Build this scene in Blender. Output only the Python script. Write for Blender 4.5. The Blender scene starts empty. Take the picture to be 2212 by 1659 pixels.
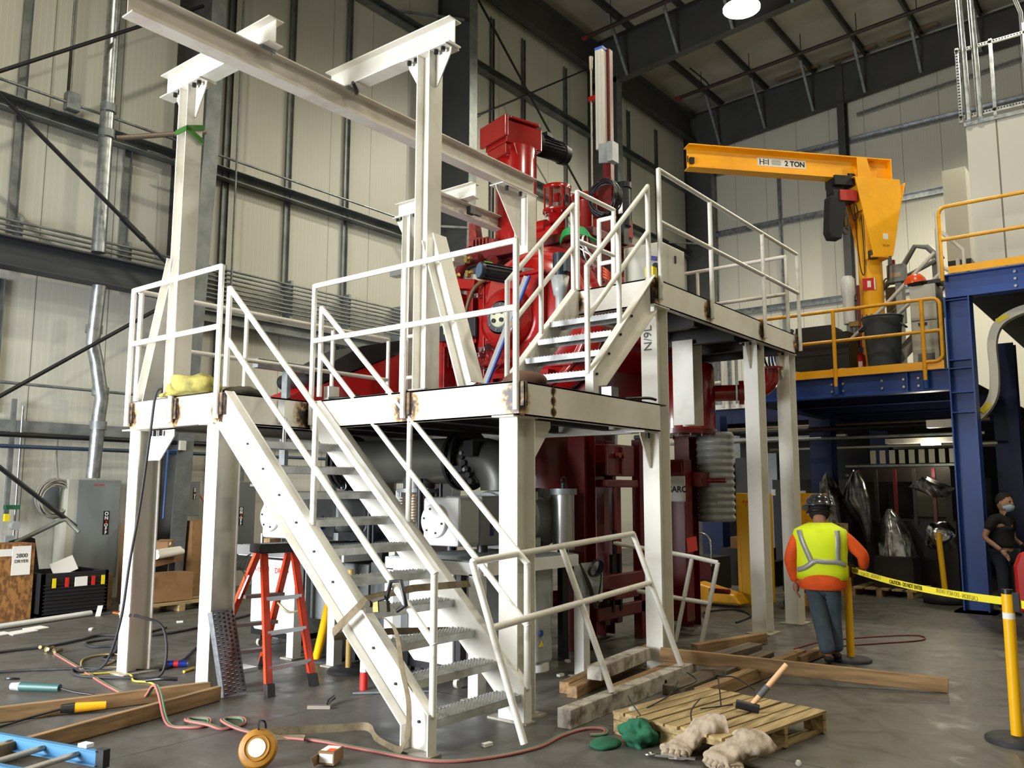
import bpy, bmesh, math, random
from mathutils import Vector, Matrix, noise
random.seed(7)
S = bpy.context.scene
COL = S.collection
V = Vector
def srgb(h):
    h = h.lstrip('#'); o = []
    for i in (0, 2, 4):
        c = int(h[i:i+2], 16)/255
        o.append(c/12.92 if c <= .04045 else ((c+.055)/1.055)**2.4)
    return tuple(o)
# ---------------------------------------------------------------- camera
cam_d = bpy.data.cameras.new('camera'); cam = bpy.data.objects.new('camera', cam_d); COL.objects.link(cam)
_y, _p, _r = math.radians(38.204), math.radians(7.28), math.radians(0.09)
_f = V((math.cos(_y)*math.cos(_p), math.sin(_y)*math.cos(_p), math.sin(_p)))
_rt = V((math.sin(_y), -math.cos(_y), 0)); _u = _rt.cross(_f)
_r2 = math.cos(_r)*_rt + math.sin(_r)*_u; _u2 = -math.sin(_r)*_rt + math.cos(_r)*_u
M = Matrix((_r2, _u2, -_f)).transposed().to_4x4(); M.translation = V((0, 0, 1.6))
cam.matrix_world = M
cam_d.sensor_width = 36; cam_d.lens = 36*1837.5/2212; cam_d.clip_end = 200; cam_d.clip_start = .05
S.camera = cam
# ---------------------------------------------------------------- world, daylight, lamps
W = bpy.data.worlds.new('daylight'); S.world = W; W.use_nodes = True
bg = W.node_tree.nodes['Background']; bg.inputs[0].default_value = (.75, .87, 1, 1); bg.inputs[1].default_value = 1.0
S.view_settings.view_transform = 'Standard'; S.view_settings.look = 'None'
S.view_settings.gamma = 1; S.view_settings.exposure = 0.0
try: S.view_settings.use_curve_mapping = False
except Exception: pass
def area(name, loc, target, sx, sy, power, col, spread=math.pi):
    l = bpy.data.lights.new(name, 'AREA'); l.shape = 'RECTANGLE'; l.size = sx; l.size_y = sy; l.energy = power; l.color = col; l.spread = spread
    o = bpy.data.objects.new(name, l); COL.objects.link(o); o.location = loc
    o.rotation_euler = (V(target)-V(loc)).to_track_quat('-Z', 'Y').to_euler(); return o
# daylight through the open loading door in the near wall (the door is out of frame, left behind the camera)
area('open_door_daylight', (-5.4, 8.1, 2.9), (4.2, 6.9, 1.6), 5.2, 4.4, 1200, (.95, .975, 1.0), math.radians(100))
# high bay lamps under the roof, in rows; each has its own fitting further down
LAMPS = [(17.8, 7.25, 12.75), (9.0, 2.0, 12.6), (3.0, -4.0, 12.6), (17.0, -3.0, 12.6), (10.0, -8.0, 12.6), (2.5, 7.2, 12.6), (16.5, 3.5, 12.7), (22.5, 0.5, 12.6)]  # the last lamp is an extra, added to brighten the far wall
LPOW = [2200, 1500, 1300, 2300, 1200, 1500, 1500, 4300]
for i, p in enumerate(LAMPS):
    l = bpy.data.lights.new('high_bay_light', 'SPOT'); l.energy = LPOW[i]; l.color = (1, .925, .72); l.shadow_soft_size = .22
    l.spot_size = math.radians(165); l.spot_blend = .5
    o = bpy.data.objects.new('high_bay_light', l); COL.objects.link(o); o.location = (p[0], p[1], p[2]-.12)
# ---------------------------------------------------------------- materials
def nd(nt, t, **k):
    n = nt.nodes.new(t)
    for a, b in k.items(): setattr(n, a, b)
    return n
def mat(name, c, rough=.5, metal=0, c2=None, ns=6, lo=.45, hi=.7, bump=0, bs=40, emit=0, alpha=1, trans=0, coat=0, det=6, stretch=None, extra=None):
    m = bpy.data.materials.new(name); m.use_nodes = True; nt = m.node_tree; b = nt.nodes['Principled BSDF']
    if isinstance(c, str): c = srgb(c)
    if isinstance(c2, str): c2 = srgb(c2)
    b.inputs['Base Color'].default_value = (*c, 1); b.inputs['Roughness'].default_value = rough; b.inputs['Metallic'].default_value = metal
    if coat: b.inputs['Coat Weight'].default_value = coat; b.inputs['Coat Roughness'].default_value = .08
    if alpha < 1: b.inputs['Alpha'].default_value = alpha
    if trans: b.inputs['Transmission Weight'].default_value = trans
    if emit: b.inputs['Emission Color'].default_value = (*c, 1); b.inputs['Emission Strength'].default_value = emit
    geo = nd(nt, 'ShaderNodeNewGeometry'); mp = nd(nt, 'ShaderNodeMapping'); nt.links.new(geo.outputs['Position'], mp.inputs[0])
    if stretch: mp.inputs['Scale'].default_value = stretch
    if c2:
        n = nd(nt, 'ShaderNodeTexNoise'); n.inputs['Scale'].default_value = ns; n.inputs['Detail'].default_value = det; n.inputs['Roughness'].default_value = .62
        nt.links.new(mp.outputs[0], n.inputs['Vector'])
        r = nd(nt, 'ShaderNodeMapRange'); r.inputs[1].default_value = lo; r.inputs[2].default_value = hi; nt.links.new(n.outputs[0], r.inputs[0])
        x = nd(nt, 'ShaderNodeMix', data_type='RGBA'); x.inputs[6].default_value = (*c, 1); x.inputs[7].default_value = (*c2, 1)
        nt.links.new(r.outputs[0], x.inputs[0]); nt.links.new(x.outputs[2], b.inputs['Base Color'])
    if bump:
        n2 = nd(nt, 'ShaderNodeTexNoise'); n2.inputs['Scale'].default_value = bs; n2.inputs['Detail'].default_value = 4
        nt.links.new(mp.outputs[0], n2.inputs['Vector'])
        bp = nd(nt, 'ShaderNodeBump'); bp.inputs['Strength'].default_value = bump; bp.inputs['Distance'].default_value = .01
        nt.links.new(n2.outputs[0], bp.inputs['Height']); nt.links.new(bp.outputs[0], b.inputs['Normal'])
    return m
def panel_mat(name, axis, col, col2, pitch=1.07, off=0.0, rib=.09):
    """insulated wall panels: fine vertical ribs and a joint every pitch metres"""
    m = mat(name, col, .42, 0, col2, .35, .35, .75); nt = m.node_tree; b = nt.nodes['Principled BSDF']
    geo = nd(nt, 'ShaderNodeNewGeometry'); sp = nd(nt, 'ShaderNodeSeparateXYZ'); nt.links.new(geo.outputs['Position'], sp.inputs[0])
    def mth(op, a, bb=None):
        n = nd(nt, 'ShaderNodeMath', operation=op)
        for i, q in enumerate((a, bb)):
            if q is None: continue
            if isinstance(q, (int, float)): n.inputs[i].default_value = q
            else: nt.links.new(q, n.inputs[i])
        return n.outputs[0]
    u = mth('ADD', sp.outputs[axis], off)
    j = mth('LESS_THAN', mth('FRACT', mth('DIVIDE', u, pitch)), .011)
    r = mth('LESS_THAN', mth('FRACT', mth('DIVIDE', u, rib)), .14)
    src = b.inputs['Base Color'].links[0].from_socket
    x = nd(nt, 'ShaderNodeMix', data_type='RGBA'); nt.links.new(src, x.inputs[6]); x.inputs[7].default_value = (*[q*1.12 for q in srgb(col)], 1)
    nt.links.new(mth('MULTIPLY', r, .55), x.inputs[0])
    y = nd(nt, 'ShaderNodeMix', data_type='RGBA'); nt.links.new(x.outputs[2], y.inputs[6]); y.inputs[7].default_value = (*srgb('#6f6c60'), 1)
    nt.links.new(j, y.inputs[0]); nt.links.new(y.outputs[2], b.inputs['Base Color'])
    bp = nd(nt, 'ShaderNodeBump'); bp.inputs['Strength'].default_value = .35; bp.inputs['Distance'].default_value = .004
    nt.links.new(mth('SUBTRACT', r, mth('MULTIPLY', j, 3)), bp.inputs['Height']); nt.links.new(bp.outputs[0], b.inputs['Normal'])
    return m
def scorch_mat(name, pts):
    """white mill-marked paint burnt brown and black around each welded bracket"""
    m = mat(name, '#e6e3d9', .38, 0, '#cdc7b8', 2.3, .45, .8); nt = m.node_tree; b = nt.nodes['Principled BSDF']
    geo = nd(nt, 'ShaderNodeNewGeometry'); n = nd(nt, 'ShaderNodeTexNoise'); n.inputs['Scale'].default_value = 22; n.inputs['Detail'].default_value = 5
    nt.links.new(geo.outputs['Position'], n.inputs['Vector']); acc = None
    for p, rad in pts:
        d = nd(nt, 'ShaderNodeVectorMath', operation='DISTANCE'); nt.links.new(geo.outputs['Position'], d.inputs[0]); d.inputs[1].default_value = p
        r = nd(nt, 'ShaderNodeMapRange'); r.inputs[1].default_value = rad*.25; r.inputs[2].default_value = rad; r.inputs[3].default_value = 1; r.inputs[4].default_value = 0
        nt.links.new(d.outputs['Value'], r.inputs[0])
        if acc is None: acc = r.outputs[0]
        else:
            a = nd(nt, 'ShaderNodeMath', operation='MAXIMUM'); nt.links.new(acc, a.inputs[0]); nt.links.new(r.outputs[0], a.inputs[1]); acc = a.outputs[0]
    s = nd(nt, 'ShaderNodeMath', operation='MULTIPLY'); nt.links.new(acc, s.inputs[0])
    n2 = nd(nt, 'ShaderNodeMapRange'); n2.inputs[1].default_value = .3; n2.inputs[2].default_value = .65; n2.inputs[3].default_value = .45; n2.inputs[4].default_value = 1.5
    nt.links.new(n.outputs[0], n2.inputs[0]); nt.links.new(n2.outputs[0], s.inputs[1])
    cr = nd(nt, 'ShaderNodeValToRGB'); e = cr.color_ramp.elements; e[0].position = .12; e[0].color = (1, 1, 1, 1); e[1].position = .95; e[1].color = (.02, .015, .012, 1)
    k = e.new(.4); k.color = (.62, .42, .22, 1); k = e.new(.62); k.color = (.16, .09, .05, 1)
    nt.links.new(s.outputs[0], cr.inputs[0])
    src = b.inputs['Base Color'].links[0].from_socket
    x = nd(nt, 'ShaderNodeMix', data_type='RGBA', blend_type='MULTIPLY'); x.inputs[0].default_value = 1; nt.links.new(src, x.inputs[6]); nt.links.new(cr.outputs[0], x.inputs[7])
    nt.links.new(x.outputs[2], b.inputs['Base Color']); return m
def wood_mat(name, c1, c2, axis='X', rough=.75):
    m = bpy.data.materials.new(name); m.use_nodes = True; nt = m.node_tree; b = nt.nodes['Principled BSDF']; b.inputs['Roughness'].default_value = rough
    tc = nd(nt, 'ShaderNodeTexCoord'); mp = nd(nt, 'ShaderNodeMapping'); nt.links.new(tc.outputs['Object'], mp.inputs[0])
    sc = {'X': (1.2, 14, 14), 'Y': (14, 1.2, 14), 'Z': (14, 14, 1.2)}[axis]; mp.inputs['Scale'].default_value = sc
    n = nd(nt, 'ShaderNodeTexNoise'); n.inputs['Scale'].default_value = 1.6; n.inputs['Detail'].default_value = 8; n.inputs['Distortion'].default_value = .6
    nt.links.new(mp.outputs[0], n.inputs[0]); cr = nd(nt, 'ShaderNodeValToRGB'); e = cr.color_ramp.elements
    e[0].position = .35; e[0].color = (*srgb(c2), 1); e[1].position = .62; e[1].color = (*srgb(c1), 1)
    nt.links.new(n.outputs[0], cr.inputs[0]); nt.links.new(cr.outputs[0], b.inputs['Base Color'])
    bp = nd(nt, 'ShaderNodeBump'); bp.inputs['Strength'].default_value = .3; bp.inputs['Distance'].default_value = .004
    nt.links.new(n.outputs[0], bp.inputs['Height']); nt.links.new(bp.outputs[0], b.inputs['Normal']); return m
WHITE = mat('white_paint', '#e2dfd5', .38, 0, '#c4beae', 2.6, .5, .85)
WHITEG = mat('white_scuffed_pipe', '#e6e4dc', .35, 0, '#b0a898', 9, .56, .8)
GALV = mat('galvanised', '#b4b9bb', .34, .85, '#8b9194', 9, .4, .65)
GALVD = mat('galvanised_dull', '#8e9495', .5, .5, '#6f7677', 5, .4, .65)
TREAD = mat('galvanised_grip', '#cdd0d2', .27, .55, '#aeb2b4', 12, .4, .7)
FRAME = mat('grey_primer_steel', '#4b4c4b', .6, .1, '#3f403f', 1.2, .4, .7)
GIRT = mat('girt_steel', '#858b8b', .45, .5, '#656b6c', 3, .4, .7)
BLACK = mat('black_plastic', '#17181a', .4)
RUBBER = mat('black_rubber', '#26272a', .7, 0, '#3a3835', 8, .5, .7)
DARKMETAL = mat('dark_metal', '#2a2b2d', .45, .5)
STEEL = mat('bright_steel', '#c6c8ca', .25, 1)
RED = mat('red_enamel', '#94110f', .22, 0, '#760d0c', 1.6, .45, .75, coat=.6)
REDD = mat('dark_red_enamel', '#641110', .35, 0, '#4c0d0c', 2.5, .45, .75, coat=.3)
YEL = mat('crane_yellow', '#ffb60a', .38, 0, '#eba008', 2, .45, .8)
YELR = mat('rail_yellow', '#e8a511', .4, 0, '#c98c14', 8, .5, .75)
YELP = mat('post_yellow', '#f3b708', .35)
BLUE = mat('blue_steel', '#1f4a9c', .4, 0, '#1a3f86', 1.5, .4, .7)
LAD = mat('ladder_orange_red', '#e2421c', .4, 0, '#c93a1a', 6, .5, .75)
ALU = mat('aluminium', '#b9bbbc', .35, .8)
PUMPW = mat('pump_cabinet_white', '#dcdddb', .3, 0, '#cfd0cd', 3, .5, .8)
PUMPG = mat('pump_grey', '#9aa0a0', .42, 0, '#868c8c', 3, .45, .75)
PIPEB = mat('charcoal_duct', '#55554f', .38, .3, '#47473f', 1.5, .4, .7)
EGREY = mat('enclosure_grey', '#7c8486', .5, 0, '#747b7d', 2, .4, .7)
BEIGE = mat('enclosure_beige', '#b9b8ac', .5)
CARD = mat('cardboard', '#8c6a45', .85, 0, '#785736', 3, .45, .7)
PAPER = mat('paper', '#e8e6e0', .8)
OSB = mat('strand_board', '#a5753f', .8, 0, '#6f4a26', 22, .42, .6, det=2, stretch=(1, 1, .5))
LUM = wood_mat('lumber', '#a5835b', '#78603f', 'X'); LUMY = wood_mat('lumber_y', '#c19a6c', '#93714a', 'Y')
LUMG = wood_mat('lumber_weathered', '#6f604d', '#4b4238', 'X')
WOODP = wood_mat('pallet_pine', '#b59c6c', '#84704c', 'X')
WPAINT = mat('worn_white_timber', '#c2bcb0', .7, 0, '#6a5c4e', 7, .42, .66)
TXR = mat('red_print', '#c8281e', .5); TXB = mat('black_print', '#141414', .6); TXW = mat('white_print', '#eeeeee', .6); TXG = mat('grey_print', '#8c8c88', .6)
YLAB = mat('yellow_label', '#e8d012', .5); GREENT = mat('green_tape', '#6fb52c', .6); GREENF = mat('green_cloth', '#1b6245', .9, 0, '#124632', 9, .4, .7, bump=.5, bs=14)
CANVAS = mat('canvas_glove', '#b0a08c', .9, 0, '#7f6d5a', 12, .45, .7, bump=.6, bs=22)
OLIVE = mat('olive_cloth', '#a59a4c', .9, 0, '#6e6733', 8, .4, .7, bump=.5, bs=16)
STRAP = mat('tan_webbing', '#75684f', .85, 0, '#584b38', 12, .45, .7)
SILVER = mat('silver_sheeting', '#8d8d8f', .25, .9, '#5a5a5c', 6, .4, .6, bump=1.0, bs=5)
GLASS = mat('clear_glass', '#dfe6e6', .05, 0, alpha=.35)
# ---------------------------------------------------------------- mesh helpers
def perp(d):
    d = d.normalized(); a = V((0, 0, 1)) if abs(d.z) < .9 else V((1, 0, 0))
    x = d.cross(a).normalized(); return x, d.cross(x).normalized()
class MB:
    def __init__(s): s.v = []; s.f = []; s.sm = []; s.mi = []; s.m = 0
    def add(s, vs, fs, sm=False):
        o = len(s.v); s.v += [V(q) for q in vs]
        for f in fs: s.f.append([i+o for i in f]); s.sm.append(sm); s.mi.append(s.m)
        return s
    def obox(s, c, ax, ay, az, sx, sy, sz):
        c, ax, ay, az = V(c), V(ax).normalized()*sx/2, V(ay).normalized()*sy/2, V(az).normalized()*sz/2
        vs = [c+i*ax+j*ay+k*az for k in (-1, 1) for j in (-1, 1) for i in (-1, 1)]
        fs = [(0, 2, 3, 1), (4, 5, 7, 6), (0, 1, 5, 4), (2, 6, 7, 3), (0, 4, 6, 2), (1, 3, 7, 5)]
        if ax.cross(ay).dot(az) < 0: fs = [f[::-1] for f in fs]
        return s.add(vs, fs)
    def box(s, x0, x1, y0, y1, z0, z1):
        return s.obox(((x0+x1)/2, (y0+y1)/2, (z0+z1)/2), (1, 0, 0), (0, 1, 0), (0, 0, 1), abs(x1-x0), abs(y1-y0), abs(z1-z0))
    def bar(s, p0, p1, w, h, up=(0, 0, 1)):
        p0, p1 = V(p0), V(p1); d = (p1-p0); u = V(up); sd = d.cross(u)
        if sd.length < 1e-6: sd, _ = perp(d)
        sd.normalize(); u = sd.cross(d).normalized()
        return s.obox((p0+p1)/2, d, sd, u, d.length, w, h)
    def cyl(s, p0, p1, r0, r1=None, n=16, caps=True):
        r1 = r0 if r1 is None else r1; p0, p1 = V(p0), V(p1); x, y = perp(p1-p0); vs = []
        for p, r in ((p0, r0), (p1, r1)):
            for i in range(n): a = 2*math.pi*i/n; vs.append(p+x*r*math.cos(a)+y*r*math.sin(a))
        s.add(vs, [(i, (i+1) % n, n+(i+1) % n, n+i) for i in range(n)], True)
        if caps: s.add(vs, [tuple(range(n))[::-1], tuple(range(n, 2*n))])
        return s
    def tube(s, pts, r, n=8, closed=False):
        pts = [V(p) for p in pts]; m = len(pts); x = None; vs = []
        for i, p in enumerate(pts):
            if closed: d = pts[(i+1) % m]-pts[i-1]
            else: d = pts[min(i+1, m-1)]-pts[max(i-1, 0)]
            d.normalize()
            if x is None: x, y = perp(d)
            else: x = (x-d*x.dot(d)).normalized(); y = d.cross(x)
            rr = r[i] if isinstance(r, (list, tuple)) else r
            for k in range(n): a = 2*math.pi*k/n; vs.append(p+x*rr*math.cos(a)+y*rr*math.sin(a))
        fs = []
        for i in range(m if closed else m-1):
            a, b = i*n, ((i+1) % m)*n
            for k in range(n): fs.append((a+k, a+(k+1) % n, b+(k+1) % n, b+k))
        s.add(vs, fs, True)
        if not closed: s.add(vs, [tuple(range(n))[::-1], tuple(range((m-1)*n, m*n))])
        return s
    def prism(s, poly, o, ax, ay, dep):
        """poly (a,b) in plane o + a*ax + b*ay, extruded by vector dep"""
        o, ax, ay, dep = V(o), V(ax), V(ay), V(dep); n = len(poly)
        vs = [o+a*ax+b*ay for a, b in poly]; vs += [q+dep for q in vs]
        fs = [(i, (i+1) % n, n+(i+1) % n, n+i) for i in range(n)]+[tuple(range(n))[::-1], tuple(range(n, 2*n))]
        return s.add(vs, fs)
    def lathe(s, prof, c, axis=(0, 0, 1), n=24, caps=True):
        c = V(c); d = V(axis).normalized(); x, y = perp(d); vs = []
        for r, h in prof:
            for i in range(n): a = 2*math.pi*i/n; vs.append(c+d*h+x*r*math.cos(a)+y*r*math.sin(a))
        fs = []
        for j in range(len(prof)-1):
            for i in range(n): fs.append((j*n+i, j*n+(i+1) % n, (j+1)*n+(i+1) % n, (j+1)*n+i))
        s.add(vs, fs, True)
        if caps: s.add(vs, [tuple(range(n))[::-1], tuple(range((len(prof)-1)*n, len(prof)*n))])
        return s
    def ibeam(s, p0, p1, up, d, w, tw=.008, tf=.012):
        p0, p1 = V(p0), V(p1); D = p1-p0; u = V(up).normalized(); sd = D.cross(u).normalized(); u = sd.cross(D).normalized(); L = D.length; c = (p0+p1)/2
        s.obox(c, D, sd, u, L, tw, d-2*tf)
        for k in (-1, 1): s.obox(c+u*k*(d-tf)/2, D, sd, u, L, w, tf)
        return s
    def chan(s, p0, p1, up, side, d, w, tw=.008, tf=.012):
        """channel: web on the p0-p1 line, flanges pointing to side"""
        p0, p1 = V(p0), V(p1); D = p1-p0; u = V(up).normalized(); sd = D.cross(u).normalized()
        if sd.dot(V(side)) < 0: sd = -sd
        u = (u-D.normalized()*u.dot(D.normalized())).normalized(); L = D.length; c = (p0+p1)/2
        s.obox(c+sd*tw/2, D, sd, u, L, tw, d)
        for k in (-1, 1): s.obox(c+sd*w/2+u*k*(d-tf)/2, D, sd, u, L, w, tf)
        return s
    def ball(s, c, r, n=16, m=10, sc=(1, 1, 1)):
        c = V(c); vs = []; fs = []
        for j in range(m+1):
            t = math.pi*j/m
            for i in range(n): a = 2*math.pi*i/n; vs.append(c+V((r*sc[0]*math.sin(t)*math.cos(a), r*sc[1]*math.sin(t)*math.sin(a), r*sc[2]*math.cos(t))))
        for j in range(m):
            for i in range(n): fs.append((j*n+i, (j+1)*n+i, (j+1)*n+(i+1) % n, j*n+(i+1) % n))
        return s.add(vs, fs, True)
    def ring(s, c, axis, R, r, n=28, k=8):
        c = V(c); x, y = perp(V(axis)); return s.tube([c+x*R*math.cos(2*math.pi*i/n)+y*R*math.sin(2*math.pi*i/n) for i in range(n)], r, k, True)
    def ribbon(s, pts, wv, th=.002):
        """flat strap along pts; wv = width vector, one or per point"""
        pts = [V(p) for p in pts]; m = len(pts); vs = []
        for i, p in enumerate(pts):
            w = V(wv[i] if isinstance(wv, list) else wv)/2; d = pts[min(i+1, m-1)]-pts[max(i-1, 0)]; n = d.cross(w).normalized()*th/2
            vs += [p-w-n, p+w-n, p+w+n, p-w+n]
        fs = [(0, 1, 2, 3), tuple((m-1)*4+k for k in (3, 2, 1, 0))]
        for i in range(m-1):
            a = i*4
            for k in range(4): fs.append((a+k, a+4+k, a+4+(k+1) % 4, a+(k+1) % 4))
        return s.add(vs, fs, False)
    def loft(s, rings, caps=True):
        n = len(rings[0]); vs = [V(q) for r in rings for q in r]; fs = []
        for j in range(len(rings)-1):
            for i in range(n): fs.append((j*n+i, j*n+(i+1) % n, (j+1)*n+(i+1) % n, (j+1)*n+i))
        s.add(vs, fs, True)
        if caps: s.add(vs, [tuple(range(n))[::-1], tuple(range((len(rings)-1)*n, len(rings)*n))])
        return s
    def xf(s, mtx, start=0):
        for i in range(start, len(s.v)): s.v[i] = mtx @ s.v[i]
        return s
def wloc(o):
    l = V((0, 0, 0))
    while o is not None: l += o.location; o = o.parent
    return l
def build(name, mb, m, parent=None, bevel=0, sub=0, org=None):
    me = bpy.data.meshes.new(name); off = wloc(parent) if parent else V((0, 0, 0))
    if org is None and not parent:
        xs = [q.x for q in mb.v]; ys = [q.y for q in mb.v]; zs = [q.z for q in mb.v]
        org = V(((min(xs)+max(xs))/2, (min(ys)+max(ys))/2, min(zs)))
    o_l = V(org)-off if org is not None else V((0, 0, 0)); sh = off+o_l
    me.from_pydata([tuple(q-sh) for q in mb.v], [], mb.f)
    for p, q, k in zip(me.polygons, mb.sm, mb.mi): p.use_smooth = q; p.material_index = k
    for q in (m if isinstance(m, (list, tuple)) else [m]): me.materials.append(q)
    o = bpy.data.objects.new(name, me); COL.objects.link(o); o.location = o_l
    if parent: o.parent = parent
    if bevel:
        b = o.modifiers.new('bevel', 'BEVEL'); b.width = bevel; b.segments = 2; b.limit_method = 'ANGLE'; b.angle_limit = .7
    if sub:
        b = o.modifiers.new('sub', 'SUBSURF'); b.levels = sub; b.render_levels = sub
    return o
def tag(o, label, cat, group=None, kind=None):
    o['label'] = label; o['category'] = cat
    if group: o['group'] = group
    if kind: o['kind'] = kind
    return o
def thing(name, label, cat, loc=(0, 0, 0), group=None):
    o = bpy.data.objects.new(name, None); COL.objects.link(o); o.location = loc; o.empty_display_size = .1
    return tag(o, label, cat, group)
def struct(name, mb, m, parent=None, **k):
    o = build(name, mb, m, parent, **k)
    if not parent: o['kind'] = 'structure'
    return o
def text(s, org, xd, yd, size, m, parent, name='lettering', align='CENTER', sx=1.0, bold=0):
    cu = bpy.data.curves.new(name, 'FONT'); cu.body = s; cu.size = size; cu.extrude = .0008; cu.align_x = align; cu.align_y = 'CENTER'; cu.offset = bold
    t = bpy.data.objects.new(name, cu); me = bpy.data.meshes.new_from_object(t); bpy.data.objects.remove(t)
    xd, yd = V(xd).normalized(), V(yd).normalized(); n = xd.cross(yd); off = wloc(parent) if parent else V((0, 0, 0))
    mt = Matrix((xd*sx, yd, n)).transposed().to_4x4(); mt.translation = V(org)+n*.0012-off
    me.transform(mt); me.materials.clear(); me.materials.append(m)
    o = bpy.data.objects.new(name, me); COL.objects.link(o)
    if parent: o.parent = parent
    return o
def arc(c, ax, ay, r, a0, a1, n=10):
    c, ax, ay = V(c), V(ax), V(ay); return [c+ax*r*math.cos(math.radians(a0+(a1-a0)*i/n))+ay*r*math.sin(math.radians(a0+(a1-a0)*i/n)) for i in range(n+1)]
def smooth(pts, k=6):
    """Catmull-Rom through the points"""
    P = [V(p) for p in pts]; P = [P[0]]+P+[P[-1]]; o = []
    for i in range(1, len(P)-2):
        for j in range(k):
            t = j/k; a, b, c, d = P[i-1:i+3]
            o.append(.5*((2*b)+(c-a)*t+(2*a-5*b+4*c-d)*t*t+(3*b-a-3*c+d)*t*t*t))
    return o+[P[-2]]
def one(name, mb, m, label, cat, group=None, kind=None, **k):
    return tag(build(name, mb, m, **k), label, cat, group, kind)
YX, XX, ZZ = (0, 1, 0), (1, 0, 0), (0, 0, 1)
# ---------------------------------------------------------------- the building
def roofz(y): return 15.02+.05*(13-y) if y > -20 else 16.6
def floor_mat():
    m = mat('concrete_floor', '#5b5955', .42, 0, '#46443f', .9, .35, .7, bump=.12, bs=30); nt = m.node_tree; b = nt.nodes['Principled BSDF']
    geo = nd(nt, 'ShaderNodeNewGeometry'); n = nd(nt, 'ShaderNodeTexNoise'); n.inputs['Scale'].default_value = 3.2; n.inputs['Detail'].default_value = 9; n.inputs['Distortion'].default_value = 1.2
    nt.links.new(geo.outputs['Position'], n.inputs['Vector']); r = nd(nt, 'ShaderNodeMapRange'); r.inputs[1].default_value = .42; r.inputs[2].default_value = .72; nt.links.new(n.outputs[0], r.inputs[0])
    src = b.inputs['Base Color'].links[0].from_socket; x = nd(nt, 'ShaderNodeMix', data_type='RGBA'); nt.links.new(src, x.inputs[6]); x.inputs[7].default_value = (*srgb('#68645e'), 1)
    k = nd(nt, 'ShaderNodeMath', operation='MULTIPLY'); k.inputs[1].default_value = .55; nt.links.new(r.outputs[0], k.inputs[0]); nt.links.new(k.outputs[0], x.inputs[0])
    # control joints
    sp = nd(nt, 'ShaderNodeSeparateXYZ'); nt.links.new(geo.outputs['Position'], sp.inputs[0]); acc = None
    for ax, off, per in ((0, -1.05, 4.2), (1, -.62, 4.6)):
        a = nd(nt, 'ShaderNodeMath', operation='ADD'); a.inputs[1].default_value = off; nt.links.new(sp.outputs[ax], a.inputs[0])
        w = nd(nt, 'ShaderNodeMath', operation='PINGPONG'); w.inputs[1].default_value = per/2; nt.links.new(a.outputs[0], w.inputs[0])
        l = nd(nt, 'ShaderNodeMath', operation='LESS_THAN'); l.inputs[1].default_value = .006; nt.links.new(w.outputs[0], l.inputs[0])
        if acc is None: acc = l.outputs[0]
        else:
            q = nd(nt, 'ShaderNodeMath', operation='MAXIMUM'); nt.links.new(acc, q.inputs[0]); nt.links.new(l.outputs[0], q.inputs[1]); acc = q.outputs[0]
    y = nd(nt, 'ShaderNodeMix', data_type='RGBA'); nt.links.new(x.outputs[2], y.inputs[6]); y.inputs[7].default_value = (.02, .02, .02, 1)
    nt.links.new(acc, y.inputs[0]); nt.links.new(y.outputs[2], b.inputs['Base Color'])
    rr = nd(nt, 'ShaderNodeMapRange'); rr.inputs[1].default_value = .3; rr.inputs[2].default_value = .7; rr.inputs[3].default_value = .32; rr.inputs[4].default_value = .62
    nt.links.new(n.outputs[0], rr.inputs[0]); nt.links.new(rr.outputs[0], b.inputs['Roughness']); return m
struct('floor', MB().box(-3.2, 26.8, -20, 13.2, -.3, 0), floor_mat())
PL = panel_mat('wall_panels_x', 0, '#cdcdc3', '#c2c2b6', off=.1)
PF = panel_mat('wall_panels_y', 1, '#cfcdc2', '#c6c4b8', off=.45)
w = MB(); w.box(-3.2, 26.9, 13, 13.2, 0, 15.6)
struct('wall_left', w, PL)
struct('wall_far', MB().box(26.75, 26.95, -20, 13, 0, 17), PF)
w = MB(); w.box(-3.2, -3, -20, 5.4, 0, 17); w.box(-3.2, -3, 10.8, 13.2, 0, 17); w.box(-3.2, -3, 5.4, 10.8, 4.8, 17); struct('wall_near', w, PF)
struct('wall_right', MB().box(-3.2, 26.8, -20.2, -20, 0, 17), PL)
ROOF = mat('roof_liner', '#b5b0a4', .6, 0, '#a29d90', 1.2, .35, .7, bump=.3, bs=2.5)
struct('ceiling', MB().prism([(13.2, roofz(13.2)), (-20.2, roofz(-19.9)), (-20.2, 16.9), (13.2, 15.3)], (-3.2, 0, 0), YX, ZZ, (30, 0, 0)), ROOF)
o = MB()
for a in ((-3.25, -2.9, 5.4, 5.5, 0, 4.8), (-3.25, -2.9, 10.7, 10.8, 0, 4.8), (-3.25, -2.9, 5.4, 10.8, 4.7, 4.8)): o.box(*a)
struct('door_1', o, GALVD)
GR = mat('outdoor_paving', '#8d8a84', .8); struct('trim_1', MB().box(-16, -3.2, -6, 22, -.3, -.01), GR)
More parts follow.
